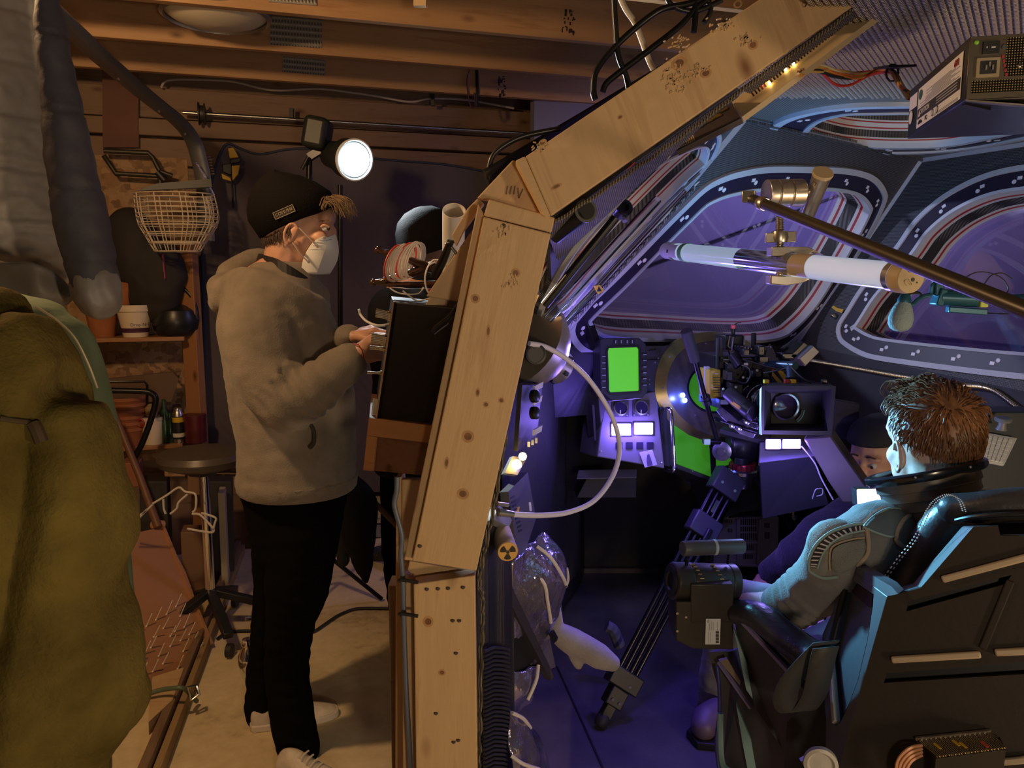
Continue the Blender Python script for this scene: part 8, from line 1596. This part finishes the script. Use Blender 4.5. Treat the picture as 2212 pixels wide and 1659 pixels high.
panel('lid', [wz(296, 412, .45), wz(458, 404, .45), wz(456, 386, .45), wz(340, 396, .45)], .03, BLACK, bk3)
ch_ = MB(); p0, p1 = wz(424, 352, .40), wz(462, 420, .45)
for k in range(26): ch_.ball(p0.lerp(p1, k / 25), .0045, n=6, m=4)
ch_.build('chain', STEEL, bk3)
sprg = MB(); 
for k in range(7): c = wz(452 + k * 1.5, 340 + k * 6, .10); sprg.tube([c + V3((.014 * cos(a), .014 * sin(a), 0)) for a in [2 * pi * j / 10 for j in range(10)]], .003, 5, closed=True)
tag(sprg.build('coil_spring', STEEL, None), 'short steel coil spring on the wall beside the blanket edge', 'spring')
# ================================================================== HANGING JACKETS IN THE FOREGROUND
rail = thing('coat_rail', 'dark steel coat rail under the joists that carries the hanging jackets', 'rail', V3((-.95, 1.3, 2.12))); ra, rb_ = V3((-.72, .5, 2.12)), V3((-1.25, 2.0, 2.12)); MB().rod(ra, rb_, .014, 12).build('rod', BMETAL, rail)
for t in (.1, .9): p = ra.lerp(rb_, t); MB().rod(p, p + UP * .34, .008).build('drop_rod', BMETAL, rail)
PUF = mat('puffer_slate', (.34, .30, .27), .6, var=.12, vs=8, bs=.3, bscale=50); NAV = mat('sleeve_navy', (.045, .043, .060), .7, bs=.3, bscale=80, var=.15, vs=6); LIN2 = mat('lining_grey', (.17, .155, .15), .5, bs=.3, bscale=40)
pj = thing('puffer_jacket', 'slate quilted puffer jacket hanging at the upper left with its sleeve down', 'jacket', at(60, 700, 1.45))
YJ = 1.42
b = MB(); b.loft([ringz(at((xr - 220) / 2, y, YJ + .05), (.95, .3), (xr + 220) / 2 * YJ / F, d_, 28, 2.2) for y, xr, d_ in ((612, 140, .05), (590, 150, .06), (520, 142, .07), (440, 128, .075), (300, 112, .08), (150, 100, .075), (0, 85, .065), (-90, 60, .04), (-140, -60, .02))]); jm = fuse(b, .006, 3)
zb = at(60, 600, YJ).z
def qf(co, no):
    k = max(0., 1 - (co.z - zb) / .28); t = co.z + .10 * co.x
    return -.007 * max(0, 1 - abs(((t * 1000) % 92) - 46) / 9) + (.004 + .010 * k) * noise.noise(V3((co.x * 26, co.y * 20, co.z * (12 + 14 * k)))) + .004 * noise.noise(co * 55)
displace(jm, qf); body('jacket_body', jm, PUF, pj)
b = MB(); limb(b, [at(95, -60, YJ - .03), at(116, 130, YJ - .05), at(146, 310, YJ - .05), at(176, 480, YJ - .05), at(206, 618, YJ - .05), at(211, 634, YJ - .05)], [.014, .029, .038, .043, .041, .040], 22); jm = fuse(b, .006, 3)
def qf2(co, no): return .006 * noise.noise(V3((co.x * 18, co.y * 18, co.z * 6))) + .003 * noise.noise(co * 36) - .003 * max(0, 1 - abs(((co.z * 1000 + 30) % 125) - 60) / 5)
displace(jm, qf2); body('sleeve', jm, NAV, pj)
b = MB(); limb(b, [at(206, 612, YJ - .053), at(211, 634, YJ - .053), at(213, 640, YJ - .053)], [.0405, .0415, .040], 22); jm = fuse(b, .005, 2)
displace(jm, lambda co, no: .006 * noise.noise(V3((co.x * 40, co.y * 40, co.z * 22 + co.x * 30)))); body('cuff', jm, LIN2, pj)
sheet('lining_flap', [[at(0, 560, 1.34), at(60, 575, 1.34), at(110, 590, 1.36), at(140, 610, 1.38)], [at(-10, 620, 1.33), at(50, 625, 1.33), at(110, 640, 1.35), at(160, 645, 1.38)], [at(-10, 680, 1.34), at(40, 690, 1.34), at(70, 675, 1.36), at(120, 670, 1.38)]], LIN2, pj, jit=.008, seed=3)
sheet('inner_placket', [[at(20, 610, 1.44), at(80, 640, 1.44), at(150, 690, 1.45), at(180, 700, 1.46)], [at(20, 680, 1.44), at(80, 720, 1.44), at(140, 760, 1.45), at(170, 740, 1.46)], [at(20, 760, 1.46), at(90, 790, 1.46), at(130, 800, 1.47), at(150, 780, 1.48)]], mat('placket_dark', (.03, .028, .026), .8), pj, jit=.006, seed=5)
gj = thing('green_jacket', 'dull green jacket hanging behind the olive fleece at the left edge', 'jacket', at(150, 1200, 1.12)); GJ = mat('jacket_green', (.12, .17, .10), .75, bs=.25, bscale=90, var=.12, vs=7)
b = MB(); b.loft([ringz(at((xr - 260) / 2, y, 1.10), (1, .2), (xr + 260) / 2 * 1.10 / F, .10, 26, 2.2) for xr, y in ((285, 1320), (268, 1120), (250, 1000), (232, 900), (214, 830), (192, 770), (160, 712), (105, 660), (20, 635), (-120, 625))]); jm = fuse(b, .009, 3)
displace(jm, lambda co, no: .010 * noise.noise(V3((co.x * 26, co.y * 20, co.z * 5))) * (1 if co.z < 1.45 else .3)); body('jacket_body', jm, GJ, gj)
MB().tube(cat_rom([at(78, 663, .99), at(120, 690, .995), at(160, 728, 1.0), at(190, 785, 1.01), at(210, 838, 1.02)], 6), .0016, 6).build('piping', mat('piping_cream', (.55, .47, .33), .6), gj)
of_ = thing('olive_fleece', 'big olive yellow fleece jacket hanging close at the left edge', 'jacket', at(100, 1650, .86)); OF = mat('fleece_olive', (.115, .086, .022), .95, bs=.5, bscale=180, var=.4, vs=7, spec=.05); YO = .86
b = MB(); b.loft([ringz(at((xr - 420) / 2, y, YO), (1, .15), (xr + 420) / 2 * YO / F, .10, 28, 2.3) for xr, y in ((250, 1850), (285, 1660), (325, 1600), (333, 1550), (312, 1450), (292, 1370), (262, 1300), (252, 1250), (285, 1180), (275, 1110), (245, 1040), (232, 960), (212, 880), (165, 840), (140, 790), (105, 735), (62, 690), (15, 650), (-60, 625), (-200, 610))]); jm = fuse(b, .007, 3)
displace(jm, lambda co, no: .012 * noise.noise(V3((co.x * 16, co.y * 14, co.z * 4))) + .004 * noise.noise(co * 30) - .022 * max(0, .35 - abs(noise.noise(V3((co.x * 11 - co.z * 4, 3., co.z * 2.2))))) / .35 + .002); body('fleece_body', jm, OF, of_)
OFB = bvh([bpy.data.objects[o.name] for o in of_.children])
def onof(x, y, off=.0): d = ray(x, y).normalized(); h = OFB.ray_cast(CAM, d)[0]; return (h if h is not None else at(x, y, .78)) - d * off
MB().tube(cat_rom([onof(x, y, .002) for x, y in ((0, 903), (30, 908), (62, 912), (72, 916))], 5), .003, 8).build('seam', mat('seam_brown', (.05, .03, .012), .8), of_); MB().tube(cat_rom([onof(x, y, .003) for x, y in ((72, 915), (80, 930), (90, 955))], 5), .007, 8).build('toggle_tab', MATS['seam_brown'], of_)
